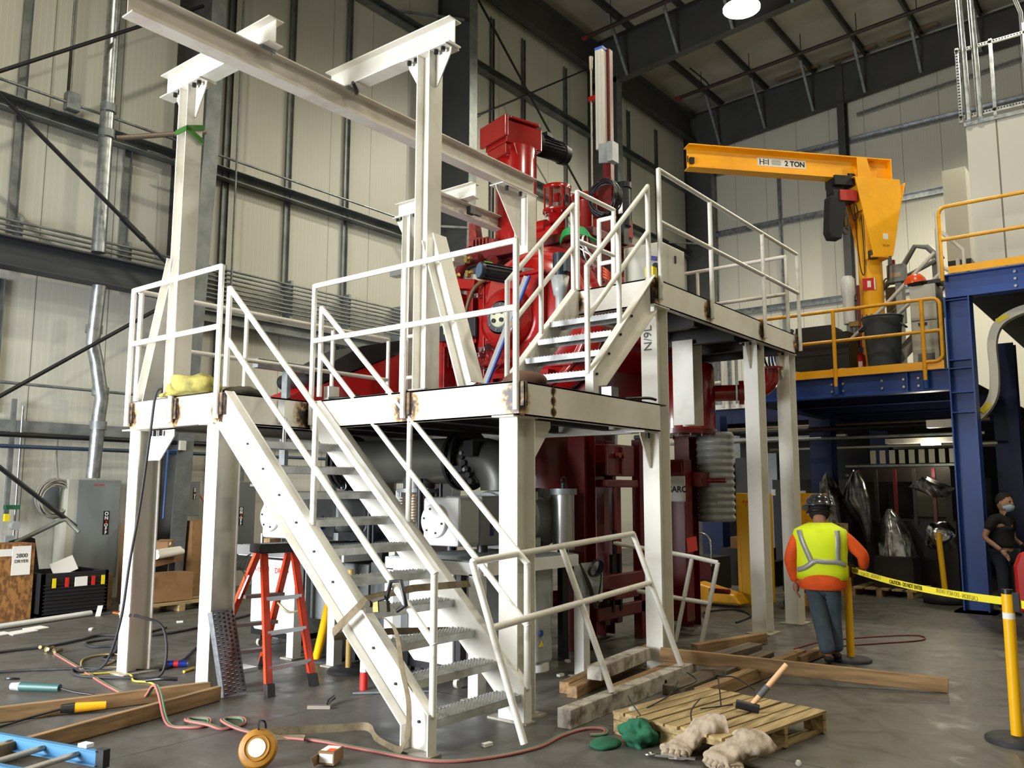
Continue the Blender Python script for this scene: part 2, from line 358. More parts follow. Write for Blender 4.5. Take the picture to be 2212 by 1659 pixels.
# main frames: tapered column and roof beam, one every bay
FX = [0.95, 7.37, 13.8, 20.22, 26.4]; ordn = ['nearest', 'second', 'third', 'fourth', 'corner']
where = ['left of the picture edge', 'behind the left white gantry post', 'behind the right white gantry post', 'behind the tall white mast on the red furnace', 'in the far corner behind the upper railing']
for i, x in enumerate(FX):
    t = thing('building_column', f'dark grey deep steel building column {where[i]}', 'column', (x, 12.5, 0), 'main building columns along the left wall')
    y0 = 12.0
    build('column_web', MB().prism([(12.98, .02), (12.98, 13.6), (y0, 13.6), (y0, 9.0), (12.05, 7.0), (12.5, .02)], (x-.01, 0, 0), YX, ZZ, (.02, 0, 0)), FRAME, t)
    build('column_flange', MB().bar((x, 12.49, .02), (x, 12.04, 7.0), .26, .018, (0, 1, 0)).bar((x, 12.04, 7.0), (x, 11.99, 9.0), .26, .018, (0, 1, 0)).box(x-.13, x+.13, y0-.018, y0, 9.0, 13.6), GIRT, t)
    build('column_flange', MB().box(x-.13, x+.13, 12.98, 12.998, .02, 14.7), FRAME, t)
    build('base_plate', MB().box(x-.17, x+.17, 12.4, 13, 0, .02), FRAME, t)
    t = thing('roof_beam', ('dark grey deep roof beam crossing below the roof lining, '+['beyond the left picture edge', 'over the left gantry post', 'over the right gantry post', 'behind the bright high bay lamp', 'lowest along the far wall'][i]), 'beam', (x, 0, 13), 'main roof beams')
    build('beam_web', MB().prism([(13, 13.40), (12, 13.43), (4, 14.12), (-19.9, 15.1), (-19.9, 16.2), (13, 14.76)], (x-.01, 0, 0), YX, ZZ, (.02, 0, 0)), FRAME, t)
    fl = MB()
    for a, b in (((12, 13.42), (4, 14.11)), ((4, 14.11), (-19.9, 15.09))): fl.bar((x, a[0], a[1]), (x, b[0], b[1]), .26, .02)
    build('bottom_flange', fl, FRAME, t); build('top_flange', MB().bar((x, 13, 14.76), (x, -19.9, 16.2), .26, .02), FRAME, t)
names = ['first', 'second', 'third', 'fourth', 'fifth', 'sixth', 'seventh', 'eighth', 'ninth', 'tenth', 'eleventh', 'twelfth', 'thirteenth', 'fourteenth']
for k in range(14):
    y = 11.65-1.6*k; z = roofz(y)-.12
    p = MB().chan((-2.98, y, z), (26.7, y, z), ZZ, (0, -1, 0), .24, .07, .006, .008)
    one('roof_purlin', p, FRAME, f'{names[k]} grey roof purlin counted from the left wall, above the roof beams', 'purlin', 'roof purlins')
    if k < 7:
        for fx, s in ((26.4, '')) if 0 else ((26.4, 'far'), (20.22, 'second to last')):
            zb = 13.43+(12-y)*.086 if y > 4 else 14.12+(4-y)*.041
            one('flange_brace', MB().bar((fx-1.15, y, z-.05), (fx-.1, y, zb), .075, .075), GALVD, f'thin galvanised brace from the {names[k]} purlin down to the {s} roof beam', 'brace', 'flange braces under the purlins')
for i, (xa, xb) in enumerate(zip(FX, FX[1:])): one('eave_strut', MB().chan((xa+.14, 12.75, 14.2), (xb-.14, 12.75, 14.2), ZZ, (0, -1, 0), .9, .25, .012, .014), FRAME, 'deep dark eave beam at the top of the left wall, '+['over the left gantry post', 'over the monorail', 'over the crossing rods', 'in the far bay'][i], 'beam')
# girts
for z, xa, xb, lab in ((7.15, -2.98, 13.6, 'grey wall girt crossing the left wall above the conduits'), (12.0, 7.5, 20.1, 'grey upper girt crossing the left wall between roof and diagonal rods'), (9.6, 13.95, 20.1, 'deep dark girt on the left wall behind the red motor'), (9.75, 20.4, 26.3, 'grey girt on the left wall in the far bay'), (12.1, 20.4, 26.3, 'highest grey girt in the far bay of the left wall'), (7.15, 13.95, 26.3, 'grey girt on the left wall low in the far bays')):
    d = .3 if z == 9.6 else .2
    g = MB().chan((xa, 12.98, z), (xb, 12.98, z), ZZ, (0, -1, 0), d, .2, .01, .012); one('wall_girt', g, GIRT, lab, 'girt', 'wall girts')
for z, lab in ((7.6, 'lowest grey girt on the far wall above the blue mezzanine'), (10.42, 'middle grey girt on the far wall beside the crane boom'), (12.6, 'highest grey girt on the far wall under the roof beam')):
    one('wall_girt', MB().chan((26.74, 12.7, z), (26.74, -10, z), ZZ, (-1, 0, 0), .2, .12, .01, .012), GALV, lab, 'girt', 'wall girts')
one('roof_edge_angle', MB().bar((26.6, 7.2, 13.35), (26.6, -8, 14.6), .1, .1), GALV, 'bright angle strip running along the far wall under the roof beam', 'trim strip')
for x, z0, z1, lab in ((4.85, 5.3, 15, 'left edge'), (6.48, 5.3, 7.1, 'beside the vertical pipe'), (8.25, 5.3, 12, 'right of the second building column'), (9.58, 5.3, 14, 'behind the monorail beam'), (11.0, 5.3, 14, 'left of the right gantry post'), (15.65, 7, 13.6, 'left of the crossing rods'), (16.95, 7, 13.6, 'right of the crossing rods'), (18.9, 7, 13.6, 'left of the white mast'), (22.4, 7, 13.6, 'in the far bay'), (24.2, 7, 13.6, 'next to the corner column'), (8.25, .1, 4.6, 'behind the platform back rail'), (10.9, .1, 4.6, 'above the red chute'), (4.76, 2.7, 4.6, 'under the header beam')):
    one('wall_stud', MB().chan((x, 12.99, z0), (x, 12.99, z1), (1, 0, 0), (0, -1, 0), .13, .05, .005, .006), GIRT, f'vertical grey stud on the left wall, {lab}', 'stud', 'wall studs')
one('end_wall_column', MB().ibeam((26.5, 7.62, .02), (26.5, 7.62, 15.1), (1, 0, 0), .36, .22), FRAME, 'grey I section post on the far wall behind the crane', 'column')
for y in (12.1, 9.8): one('wall_stud', MB().chan((26.74, y, .1), (26.74, y, 12.5), YX, (-1, 0, 0), .12, .06, .005, .006), GALV, ('bright vertical stud on the far wall beside the corner column' if y > 11 else 'bright vertical stud on the far wall behind the middle upper rail post'), 'stud', 'wall studs')
one('wall_opening_frame', MB().chan((26.72, 11.6, .1), (26.72, 11.6, 7.5), YX, (-1, 0, 0), .3, .14, .01, .012), GALVD, 'grey vertical channel on the far wall below the lowest girt', 'channel')
# header beam over the lower left opening, shelf strip, brace rods and struts
one('header_beam', MB().ibeam((-2.98, 12.55, 4.88), (7.2, 12.55, 4.88), ZZ, .42, .3, .012, .02), mat('dark_blue_grey', '#33373c', .55), 'deep dark blue grey beam along the left wall below the conduits', 'beam')
one('header_beam', MB().ibeam((7.5, 12.8, 4.55), (26, 12.8, 4.55), ZZ, .2, .2, .012, .02), GIRT, 'grey beam along the wall below the conduits behind the platform', 'beam')
one('wall_trim_channel', MB().box(-2.98, 12.5, 12.86, 12.99, 2.44, 2.6), GALVD, 'grey channel strip low on the left wall above the electrical cabinets', 'trim strip')
def rod(a, b, r, lab, tb=None):
    t = thing('brace_rod', lab, 'brace rod', a, 'diagonal brace rods'); build('rod', MB().cyl(a, b, r, n=8), DARKMETAL, t)
    if tb is not None:
        a, b = V(a), V(b); c = a.lerp(b, tb); d = (b-a).normalized()
        q = MB(); x, y = perp(d)
        for s in (-1, 1): q.obox(c+x*s*.035, d, x, y, .34, .016, .05)
        q.cyl(c-d*.22, c-d*.14, .045, n=6); q.cyl(c+d*.14, c+d*.22, .045, n=6); build('turnbuckle', q, DARKMETAL, t)
rod((1.2, 12.2, 4.8), (7.2, 12.2, 9.6), .028, 'dark brace rod rising to the left gantry beam across the left wall')
rod((1.0, 12.08, 9.2), (7.2, 12.08, 4.78), .032, 'dark brace rod with turnbuckle falling to the foot of the second column', .835)
rod((4.1, 12.2, 2.5), (7.2, 12.2, 4.75), .028, 'thick dark rod slanting up below the header beam')
rod((4.0, 12.2, 2.42), (5.68, 12.2, 1.12), .032, 'dark rod slanting down behind the coiled cable')
rod((14.3, 12.3, 13.2), (20.1, 12.3, 8.6), .03, 'long dark rod with turnbuckle falling right behind the red motor', .9)
rod((14.0, 12.3, 10.1), (20.1, 12.3, 14.1), .022, 'thin rod rising right behind the red motor', .03)
one('copper_brown_strut', MB().cyl((6.0, 12.4, 6.95), (7.2, 11.93, 7.34), .04, n=10), mat('rusty_tube', '#8d8072', .5, .4), 'short brown tube strut from the wall girt to the building column', 'strut')
for x, y, z in ((12.2, 12.8, 12.1), (12.4, 12.8, 7.3), (18.4, 12.8, 9.75), (24.6, 12.8, 9.8)):
    one('flange_stay', MB().bar((x, 12.8, z), (x+1.3, 12.02, z+.1), .05, .05), GALVD, {12.2: 'thin grey stay to the building column above the right gantry beam', 12.4: 'thin grey stay to the building column under the right gantry beam', 18.4: 'thin grey stay behind the white mast', 24.6: 'thin grey stay to the corner column'}[x], 'stay', 'flange stays')
one('wall_door_panel', MB().box(16.6, 18.2, 12.9, 12.99, 7.0, 7.1), GALVD, 'thin grey ledge on the wall behind the furnace', 'ledge')
# sprinkler pipes
PB = mat('sprinkler_brown', '#33261f', .5)
for x, z, lab in ((18.5, 14.0, 'dark sprinkler pipe with red end cap above the white mast'), (24.0, 14.35, 'dark sprinkler pipe crossing the far roof bay')):
    t = thing('sprinkler_pipe', lab, 'pipe', (x, 12, z)); build('pipe', MB().tube([(x, 12.0, z), (x, -10, z+1.15)], .06), PB, t)
    build('end_cap', MB().cyl((x, 12.1, z-.005), (x, 11.93, z), .065, n=10), mat('cap_red', '#7c231c', .5), t)
    for k in range(5): build('hanger', MB().cyl((x, 11.2-k*1.6, z+.05+k*.084), (x, 11.2-k*1.6, roofz(11.2-k*1.6)-.1), .012, n=6), DARKMETAL, t)
    q = MB(); q.tube([(x, 10.9, z+.06), (x-.35, 10.9, z+.12), (x-.8, 11.2, z+.45)], .025); build('sway_brace', q, DARKMETAL, t)
# high bay lamps
EM = mat('lamp_glow', (1, .93, .78), .4, emit=22)
for i, (x, y, z) in enumerate(LAMPS):
    t = thing('high_bay_lamp', ('bright round high bay lamp glowing against the dark roof beam' if i == 0 else f'round high bay lamp hanging under the roof, {names[i]} of the row out of the picture'), 'lamp', (x, y, z), 'high bay lamps')
    build('lens', MB().lathe([(.02, -.1), (.30, -.09), (.42, -.02), (.42, .02)], (x, y, z)), EM, t)
    build('housing', MB().lathe([(.43, .02), (.33, .12), (.14, .2), (.1, .45), (.02, .47)], (x, y, z)), DARKMETAL, t)
    build('cord', MB().cyl((x, y, z+.45), (x, y, roofz(y)), .012, n=6), BLACK, t)
for k in range(3):
    one('insulation_strip', MB().bar((26.2, 9.6-1.75*k, roofz(9.6-1.75*k)-.1), (26.2, 8.2-1.75*k, roofz(8.2-1.75*k)-.1), .12, .05, (-1, 0, .3)), mat('foil_%d' % k, '#b9a48c', .3, .8), f'shiny foil insulation strip above the far roof beam, {["left", "middle", "right"][k]} of three', 'insulation strip', 'foil strips at the far roof edge')
# conduits along the wall: eight runs as things on strut hangers
for k in range(8):
    z = 4.86+.075*k
    one('conduit', MB().cyl((-2.98 if k > 3 else 7.6, 12.72, z), (12.9+(k % 3)*.5, 12.72, z+.02), .02, n=8), GALVD, f'{names[k]} thin galvanised conduit up in the bundle along the left wall', 'conduit', 'horizontal conduits along the left wall')
for x, hl in zip((4.9, 6.5, 8.2, 9.6, 11.0, 12.4), ('at the left edge', 'left of the second column', 'right of the second column', 'above the stair rail', 'above the red chute', 'behind the tall gantry post')): one('conduit_hanger', MB().box(x-.025, x+.025, 12.75, 12.98, 4.75, 5.5), GALVD, f'slotted grey hanger of the conduit bundle, {hl}', 'hanger', 'conduit hangers')
for z, xa, m, lab in ((7.38, 1, GALV, 'thin conduit running just above the wall girt left'), (3.1, 1, GALVD, 'thin brown pipe crossing the wall behind the sloping rod')):
    one('wall_pipe', MB().cyl((xa, 12.7, z), (7.2 if z < 5 else 13.4, 12.7, z), .022, n=8), m, lab, 'pipe')
one('compressed_air_pipe', MB().cyl((1, 12.6, 2.22), (12, 12.6, 2.22), .028, n=8), mat('blue_pipe', '#2b4058', .5), 'blue compressed air pipe along the wall above the cabinets', 'pipe')
one('black_wall_pipe', MB().cyl((1, 12.6, 2.38), (12, 12.6, 2.38), .035, n=8), DARKMETAL, 'black pipe along the wall just above the blue pipe', 'pipe')
q = MB(); q.tube([(5.84, 12.4, 15), (5.84, 12.4, 5.12)], .1, 16); q.tube([(5.84, 12.3, 4.6), (5.82, 12.35, 3.75)]+[(5.9, 12.35, 3.45), (6.0, 12.35, 2.96), (5.99, 12.38, 2.7), (5.97, 12.4, 1.8)], .095, 16)
t = thing('vertical_duct_pipe', 'large shiny galvanised vertical pipe running down the left wall into the big cabinet', 'pipe', (5.9, 12.4, 1.8)); build('pipe', q, GALV, t)
for z in (7.3, 6.9, 3.9, 3.0, 2.5): build('coupling', MB().cyl((5.84 if z > 3.5 else 5.99, 12.38, z), (5.84 if z > 3.5 else 5.99, 12.38, z+.12), .115, n=16), GALVD, t)
t = thing('junction_drop', 'thin conduit drop with chain link and grey junction box above the girt', 'junction box', (5.4, 12.7, 7.35))
build('box', MB().box(5.36, 5.56, 12.65, 12.8, 7.28, 7.55), GALVD, t, bevel=.01); build('conduit', MB().cyl((5.38, 12.7, 8.2), (5.38, 12.7, 14), .016, n=6), GALVD, t)
build('chain', MB().cyl((5.38, 12.7, 7.5), (5.38, 12.7, 8.2), .022, n=5), DARKMETAL, t)
one('vertical_conduit', MB().cyl((8.22, 12.6, 4.6), (8.22, 12.6, 14), .018, n=6), GALVD, 'thin vertical conduit on the wall right of the second building column', 'conduit')
one('vertical_conduit', MB().tube(smooth([(6.6, 12.6, 7.0), (7.0, 12.6, 6.98), (7.1, 12.6, 6.8), (7.12, 12.6, 4.9)]), .018, 6), GALVD, 'thin bent conduit left of the second building column', 'conduit')
one('green_tape_patch', MB().box(17.0, 17.18, 12.985, 12.995, 9.15, 9.5) , GREENT, 'small bright green tape patch on the wall under the black motor', 'tape patch')
# ---------------------------------------------------------------- white platforms, stairs, railings
clips = [((3.95, y, 2.29), .17) for y in (7.62, 6.88, 6.19)]+[((4.88, y, 2.29), .2) for y in (4.97, 3.82, 6.15)]+[((5.35, 3.8, 2.3), .05), ((5.35, 3.8, 2.38), .05), ((5.35, 3.8, 2.22), .05), ((4.91, 6.19, 2.25), .16)]
clips += [((x, 3.8, 3.5), .15) for x in (7.08, 8.22, 9.67, 10.8)]+[((7.03, 4.7, 3.5), .12), ((7.0, 3.84, 3.45), .14)]
FAS = scorch_mat('white_fascia_scorched', clips)
UNDER = mat('shaded_underside_steel', '#3c3d3c', .6)  # white joists darkened: shade under the platforms put into their colour
BURN = mat('scorched_bracket', '#8a6f52', .6, .2, '#2a211b', 14, .35, .6)
DECK = mat('deck_plate', '#3e403e', .6, .2, '#323432', 3, .4, .7)
RP = .024
def wcol(parent, x, y, z1, d=.22, w=.17, name='column', plate=True, m=WHITE, z0=0):
    c = build(name, MB().ibeam((x, y, z0+.015), (x, y, z1-.012), (1, 0, 0), d, w, .008, .012), m, parent, org=(x, y, z0))
    q = MB(); q.box(x-d*.75, x+d*.75, y-w*.85, y+w*.85, z0, z0+.015); build('base_plate', q, mat_bp, c)
    q = MB(); q.box(x-d*.5-.07, x+d*.5+.02, y-w*.6, y+w*.6, z1-.012, z1); build('cap_plate', q, m, c)
    if plate:
        q = MB(); q.prism([(0, 0), (-.13, 0), (-.13, -.04), (-.03, -.3), (0, -.3)], (x-d/2, y-.005, z1-.012), XX, ZZ, (0, .01, 0)); build('gusset_plate', q, m, c)
        for k in (-.045, .045): build('bolt', MB().cyl((x-d/2-.09, y+k, z1-.012), (x-d/2-.09, y+k, z1-.045), .018, n=6), BLACK, c)
    return c
mat_bp = mat('dusty_base_plate', '#a59f92', .6, 0, '#6d665b', 6, .4, .7)
def rail(parent, pts, posts, ztop, zmid, zbot, clip=None, mm=WHITEG, name='guard_rail'):
    """pts: plan polyline of the rail; posts: plan positions"""
    g = build(name, MB().tube([(x, y, ztop) for x, y in pts], RP, 10), mm, parent)
    build('mid_rail', MB().tube([(x, y, zmid) for x, y in pts], RP, 10), mm, g)
    for k, p in enumerate(posts):
        build('rail_post', MB().cyl((p[0], p[1], zbot), (p[0], p[1], ztop+RP*.4), RP, n=10), mm, g)
        if clip:
            dx, dy = clip; q = MB()
            if dx: q.box(p[0]+RP*.6, p[0]+.05, p[1]-.06, p[1]-.02, zbot+.03, zbot+.21).box(p[0]+.03, p[0]+.05, p[1]-.07, p[1]+.03, zbot+.03, zbot+.21)
            else: q.box(p[0]+.02, p[0]+.06, p[1]+RP*.6, p[1]+.05, zbot+.03, zbot+.21).box(p[0]-.03, p[0]+.07, p[1]+.03, p[1]+.05, zbot+.03, zbot+.21)
            build('rail_bracket', q, BURN, g)
    return g
LP = thing('work_platform', 'lower white steel platform with scorched fascia and pipe guard rails around the furnace front', 'platform', (5.0, 5.5, 0))
f = MB()
def fas(a, b, side, z): f.chan((a[0], a[1], z-.127), (b[0], b[1], z-.127), ZZ, side, .254, .07, .008, .012)
fas((3.98, 7.62), (3.98, 6.19), XX, 2.42); build('front_beam', f, FAS, LP); f = MB()
fas((3.985, 6.19), (4.91, 6.19), YX, 2.42); build('side_beam', f, FAS, LP); f = MB()
fas((4.91, 6.27), (4.91, 3.80), XX, 2.42); build('front_beam', f, FAS, LP); f = MB()
fas((4.915, 3.80), (7.06, 3.80), YX, 2.42); build('side_beam', f, FAS, LP); f = MB()
fas((3.985, 7.62), (7.2, 7.62), (0, -1, 0), 2.42); fas((7.2, 4.0), (7.2, 7.6), (-1, 0, 0), 2.42); build('rear_beam', f, WHITE, LP); f = MB()
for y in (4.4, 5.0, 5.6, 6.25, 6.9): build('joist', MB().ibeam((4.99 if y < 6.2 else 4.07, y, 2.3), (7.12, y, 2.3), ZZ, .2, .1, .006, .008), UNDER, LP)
build('splice_line', MB().box(5.343, 5.352, 3.797, 3.80, 2.166, 2.42), BURN, LP)
f = MB(); f.prism([(3.985, 6.2), (4.915, 6.2), (4.915, 3.805), (7.19, 3.805), (7.19, 7.61), (3.985, 7.61)], (0, 0, 2.412), XX, YX, (0, 0, .012)); build('deck', f, DECK, LP)
for x, y, p in ((5.04, 3.915, 0), (4.1, 7.54, 1), (4.11, 6.3, 0), (7.08, 7.5, 0)): wcol(LP, x, y, 2.166, plate=False)
q = MB(); q.prism([(0, 0), (-.42, 0), (-.42, -.06), (-.2, -.27), (0, -.27)], (4.08, 7.45, 2.155), YX, ZZ, (.012, 0, 0)); build('gusset_plate', q, WHITE, LP); q = MB(); q.prism([(0, 0), (.3, 0), (.3, -.05), (0, -.4)], (5.16, 3.91, 2.155), XX, ZZ, (0, .012, 0)); build('gusset_plate', q, WHITE, LP)
for y in (7.3, 7.2): build('bolt', MB().cyl((4.04, y, 2.15), (4.04, y, 2.1), .022, n=6), BLACK, LP)
rail(LP, [(3.945, 7.62), (3.945, 6.19)], [(3.945, 7.62), (3.945, 6.88), (3.945, 6.19)], 3.475, 2.965, 2.2, (1, 0))
rail(LP, [(4.875, 6.14), (4.875, 3.80)], [(4.875, 6.14), (4.875, 4.97), (4.875, 3.80)], 3.475, 2.965, 2.2, (1, 0))
rail(LP, [(3.97, 7.58), (7.17, 7.58)], [(4.0, 7.58), (5.15, 7.58), (6.3, 7.58), (7.17, 7.58)], 3.465, 2.965, 2.43)
rail(LP, [(7.17, 7.35), (7.17, 6.95)], [(7.17, 7.35), (7.17, 6.95)], 3.465, 2.965, 2.43)
# upper platform
UP = thing('work_platform', 'upper white steel platform with guard rails on tall columns right of the furnace', 'platform', (9, 4.3, 0))
f = MB(); f.chan((7.03, 4.78, 3.503), (7.03, 3.83, 3.503), ZZ, XX, .254, .07); build('front_beam', f, FAS, UP); f = MB()
f.chan((7.03, 3.82, 3.503), (10.74, 3.82, 3.503), ZZ, YX, .254, .07); build('side_beam', f, FAS, UP); f = MB()
f.chan((10.74, 3.83, 3.503), (10.74, 5.65, 3.503), ZZ, (-1, 0, 0), .254, .07); f.chan((7.04, 4.78, 3.503), (9.7, 4.78, 3.503), ZZ, (0, -1, 0), .254, .07); f.chan((9.7, 4.8, 3.503), (9.7, 5.65, 3.503), ZZ, XX, .254, .07); f.chan((9.7, 5.65, 3.503), (10.74, 5.65, 3.503), ZZ, (0, -1, 0), .254, .07); build('rear_beam', f, WHITE, UP); f = MB()
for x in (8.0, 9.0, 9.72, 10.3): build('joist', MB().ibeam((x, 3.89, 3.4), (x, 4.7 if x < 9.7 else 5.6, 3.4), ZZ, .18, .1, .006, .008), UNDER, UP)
build('deck', MB().prism([(7.035, 3.825), (10.735, 3.825), (10.735, 5.645), (9.705, 5.645), (9.705, 4.775), (7.035, 4.775)], (0, 0, 3.622), XX, YX, (0, 0, .012)), DECK, UP)
cR = wcol(UP, 7.19, 3.915, 3.376, plate=False)
q = MB(); q.prism([(0, 0), (-.2, 0), (-.2, -.02), (-.03, -.32), (0, -.32)], (7.08, 3.91, 2.15), XX, ZZ, (0, .012, 0)); q.box(6.8, 7.08, 3.82, 4.02, 2.15, 2.163); build('gusset_plate', q, WHITE, cR)
build('bolt', MB().cyl((6.93, 3.86, 2.15), (6.93, 3.86, 2.1), .022, n=6), BLACK, cR)
g = text('N/9L', (7.076, 3.92, 3.06), ZZ, (0, 1, 0), .12, mat('pencil', '#5b5954', .7), cR); g.name = 'hand_marking'
wcol(UP, 9.7, 3.95, 3.376); wcol(UP, 10.68, 3.93, 3.376)
build('hanging_post_stub', MB().ibeam((9.05, 4.5, 2.38), (9.05, 4.5, 3.37), (1, 0, 0), .24, .26), WHITE, UP)
rail(UP, [(7.08, 3.775), (10.82, 3.775)], [(7.08, 3.775), (8.21, 3.775), (9.65, 3.775), (10.82, 3.775)], 4.7, 4.18, 3.42, (0, 1))
rail(UP, [(10.76, 3.9), (10.76, 5.68)], [(10.76, 3.9), (10.76, 5.16), (10.76, 5.68)], 4.68, 4.18, 3.63)
rail(UP, [(7.08, 4.72), (7.8, 4.72)], [(7.08, 4.72), (7.8, 4.72)], 4.69, 4.17, 3.63)
rail(UP, [(7.83, 4.93), (7.83, 4.72)], [(7.83, 4.93), (7.83, 4.75)], 4.62, 4.12, 3.6)
# stairs
def tread_mesh(L, Wd, org, ax, ay):
    """grip tread: L along ax, Wd along ay, top at org z"""
    q = MB(); o, ax, ay = V(org), V(ax), V(ay); z = V((0, 0, 1))
    q.obox(o-z*.004, ax, ay, z, L, Wd, .004)
    q.obox(o-ay*(Wd/2-.003)-z*.027, ax, ay, z, L, .005, .05); q.obox(o+ay*(Wd/2-.003)-z*.027, ax, ay, z, L, .005, .05)
    q.obox(o-ay*(Wd/2-.015)-z*.05, ax, ay, z, L, .03, .004)
    n = int(L/.034); m = 5
    for i in range(n):
        for j in range(m):
            c = o+ax*(-L/2+.02+i*.034+(.017 if j % 2 else 0))+ay*(-Wd/2+.025+j*(Wd-.05)/(m-1)); a, b = ax*.013, ay*.018
            q.add([c-a-b*.0-z*.002, c-b-z*.002, c+a-z*.002, c+b-z*.002, c-a*.3+z*.011, c-b*.3+z*.011, c+a*.3+z*.011, c+b*.3+z*.011], [(0, 1, 5, 4), (1, 2, 6, 5), (2, 3, 7, 6), (3, 0, 4, 7), (4, 5, 6, 7)])
    return q
ST = thing('staircase', 'long white steel staircase with galvanised grip treads rising left to the lower platform', 'staircase', (4.45, 5, 0))
SL = .94
STM = mat('white_stringer', '#e6e3da', .34, 0, '#c9c2b3', 3.1, .5, .85)
for x, s in ((4.0, -1), (4.90, 1)):
    y1, y0 = 6.15, 3.86; zt = lambda y: .22+SL*(y-3.71)
    q = MB(); wx = .008
    # web: sloped plate with vertical foot
    poly = [(3.74, 0.0), (3.97, 0.0), (3.97, zt(3.97)-.30), (6.17, zt(6.17)-.35), (6.17, 2.415), (6.03, 2.415), (3.74, zt(3.74))]
    q.prism(poly, (x, 0, 0), YX, ZZ, (wx*s*-1, 0, 0))
    e = build('stringer', q, STM, ST); q = MB()
    a, b = V((x+s*.035, 3.74, zt(3.74))), V((x+s*.035, 6.04, zt(6.04))); q.bar(a, b, .075, .01)
    a, b = V((x+s*.035, 3.97, zt(3.97)-.31)), V((x+s*.035, 6.16, zt(6.16)-.355)); q.bar(a, b, .075, .01)
    q.box(x if s > 0 else x-.075, x+.075 if s > 0 else x, 3.735, 3.745, 0.012, zt(3.74)); q.box(x if s > 0 else x-.075, x+.075 if s > 0 else x, 3.965, 3.975, .012, zt(3.97)-.31)
    build('stringer_flange', q, STM, e); q = MB(); q.box(x-.09 if s < 0 else x-.02, x+.02 if s < 0 else x+.09, 3.71, 4.0, 0, .012); build('foot_plate', q, mat_bp, e); q = MB()
    for n in range(10):
        yy = 3.88+.2135*n; zz = .2+.2*n-.02
        q.cyl((x-.012, yy, zz), (x+.012, yy, zz), .010, n=6)
    build('bolt', q, DARKMETAL, e)
    xr = x-.03 if s < 0 else x+.03; q = MB(); tz = lambda y: 1.10+.923*(y-3.74)
    q.tube([(xr, 6.1, tz(6.1)), (xr, 3.73, tz(3.73))], RP, 10); h = build('handrail', q, WHITEG, ST); build('mid_rail', MB().tube([(xr, 6.1, tz(6.1)-.43), (xr, 3.73, tz(3.73)-.43)], RP, 10), WHITEG, h)
    for yy in (6.1, 4.94, 3.74): build('rail_post', MB().cyl((xr, yy, zt(yy)-.01), (xr, yy, tz(yy)+.01), RP, n=10), WHITEG, h)
for n in range(10): build('tread', tread_mesh(.875, .21, (4.45, 3.87+.2115*n, .2+.2*n), XX, YX), TREAD, ST)
q = MB(); q.box(4.55, 4.62, 6.182, 6.188, 2.2, 2.40); q.cyl((4.6, 6.15, 2.25), (4.6, 6.15, 1.98), .02, n=8); q.box(4.5, 4.9, 6.0, 6.2, 1.98, 2.0); build('clamp', q, STEEL, ST)
S2 = thing('staircase', 'short white steel staircase from the lower platform up to the upper platform', 'staircase', (6.4, 4.3, 2.42))
zt2 = lambda x: 2.66+.955*(x-5.97)
for y, s in ((3.86, -1), (4.68, 1)):
    q = MB(); q.prism([(5.9, 2.425), (6.1, 2.425), (6.1, 2.50), (7.025, zt2(7.0)-.34), (7.025, 3.62), (6.97, 3.62), (5.9, zt2(5.9))], (0, y, 0), XX, ZZ, (0, -s*.008, 0))
    e = build('stringer', q, STM, S2); q = MB()
    q.bar((5.9, y+s*.035, zt2(5.9)), (7.0, y+s*.035, zt2(7.0)), .075, .01); q.bar((6.1, y+s*.035, 2.50), (7.02, y+s*.035, zt2(7.0)-.345), .075, .01)
    q.box(5.895, 5.905, y, y+s*.075, 2.43, zt2(5.9)); build('stringer_flange', q, STM, e); q = MB()
    for n in range(4): q.cyl((6.06+.2*n, y-.015, 2.6+.2*n), (6.06+.2*n, y+.015, 2.6+.2*n), .012, n=6)
    build('bolt', q, DARKMETAL, e)
    yr = y+s*.02; q = MB(); tz = lambda x: 3.50+.945*(x-5.9)
    q.tube([(5.9, yr, tz(5.9)), (6.98, yr, tz(6.98))], RP, 10); h = build('handrail', q, WHITEG, S2); build('mid_rail', MB().tube([(5.9, yr, tz(5.9)-.44), (6.98, yr, tz(6.98)-.44)], RP, 10), WHITEG, h)
    for xx in (5.9, 6.42, 6.97): build('rail_post', MB().cyl((xx, yr, zt2(xx)-.01), (xx, yr, tz(xx)+.01), RP, n=10), WHITEG, h)
for n in range(4): build('tread', tread_mesh(.80, .2, (6.03+.195*n, 4.27, 2.62+.2*n), YX, (1, 0, 0)), TREAD, S2)
# gantry frame
def gpost(parent, x, y, z0, z1, brace=0, gx=0):
    c = build('post', MB().ibeam((x, y, z0+.012), (x, y, z1-.014), YX, .15, .165, .008, .011), WHITE, parent, org=(x, y, z0))
    build('base_plate', MB().box(x-.12, x+.12, y-.11, y+.11, z0, z0+.012), mat_bp, c)
    q = MB(); q.box(x-.085, x+.085, y-.26, y+.26, z1-.014, z1)
    for s in (-1, 1): q.prism([(0, 0), (.18*s, 0), (.17*s, -.05), (.02*s, -.3), (0, -.3)], (x-.005, y+s*.075, z1-.014), YX, ZZ, (.01, 0, 0))
    build('cap_gusset', q, WHITE, c)
    for s in (-.2, -.12, .12, .2): build('bolt', MB().cyl((x-.05, y+s, z1-.014), (x-.05, y+s, z1-.05), .02, n=6), BLACK, c)
    if brace:
        a, b = V((x, y+brace*.075, z0+1.28)), V((x, y+brace*.5, z0+.01))
        build('brace', MB().ibeam(a, b, YX, .14, .16, .008, .011), WHITE, c)
    return c
GA = thing('gantry_portal', 'left white gantry post with knee brace, bright cross beam and green strap', 'gantry frame', (4.08, 7.03, 2.42))
gpost(GA, 4.08, 7.03, 2.424, 5.36, 1)
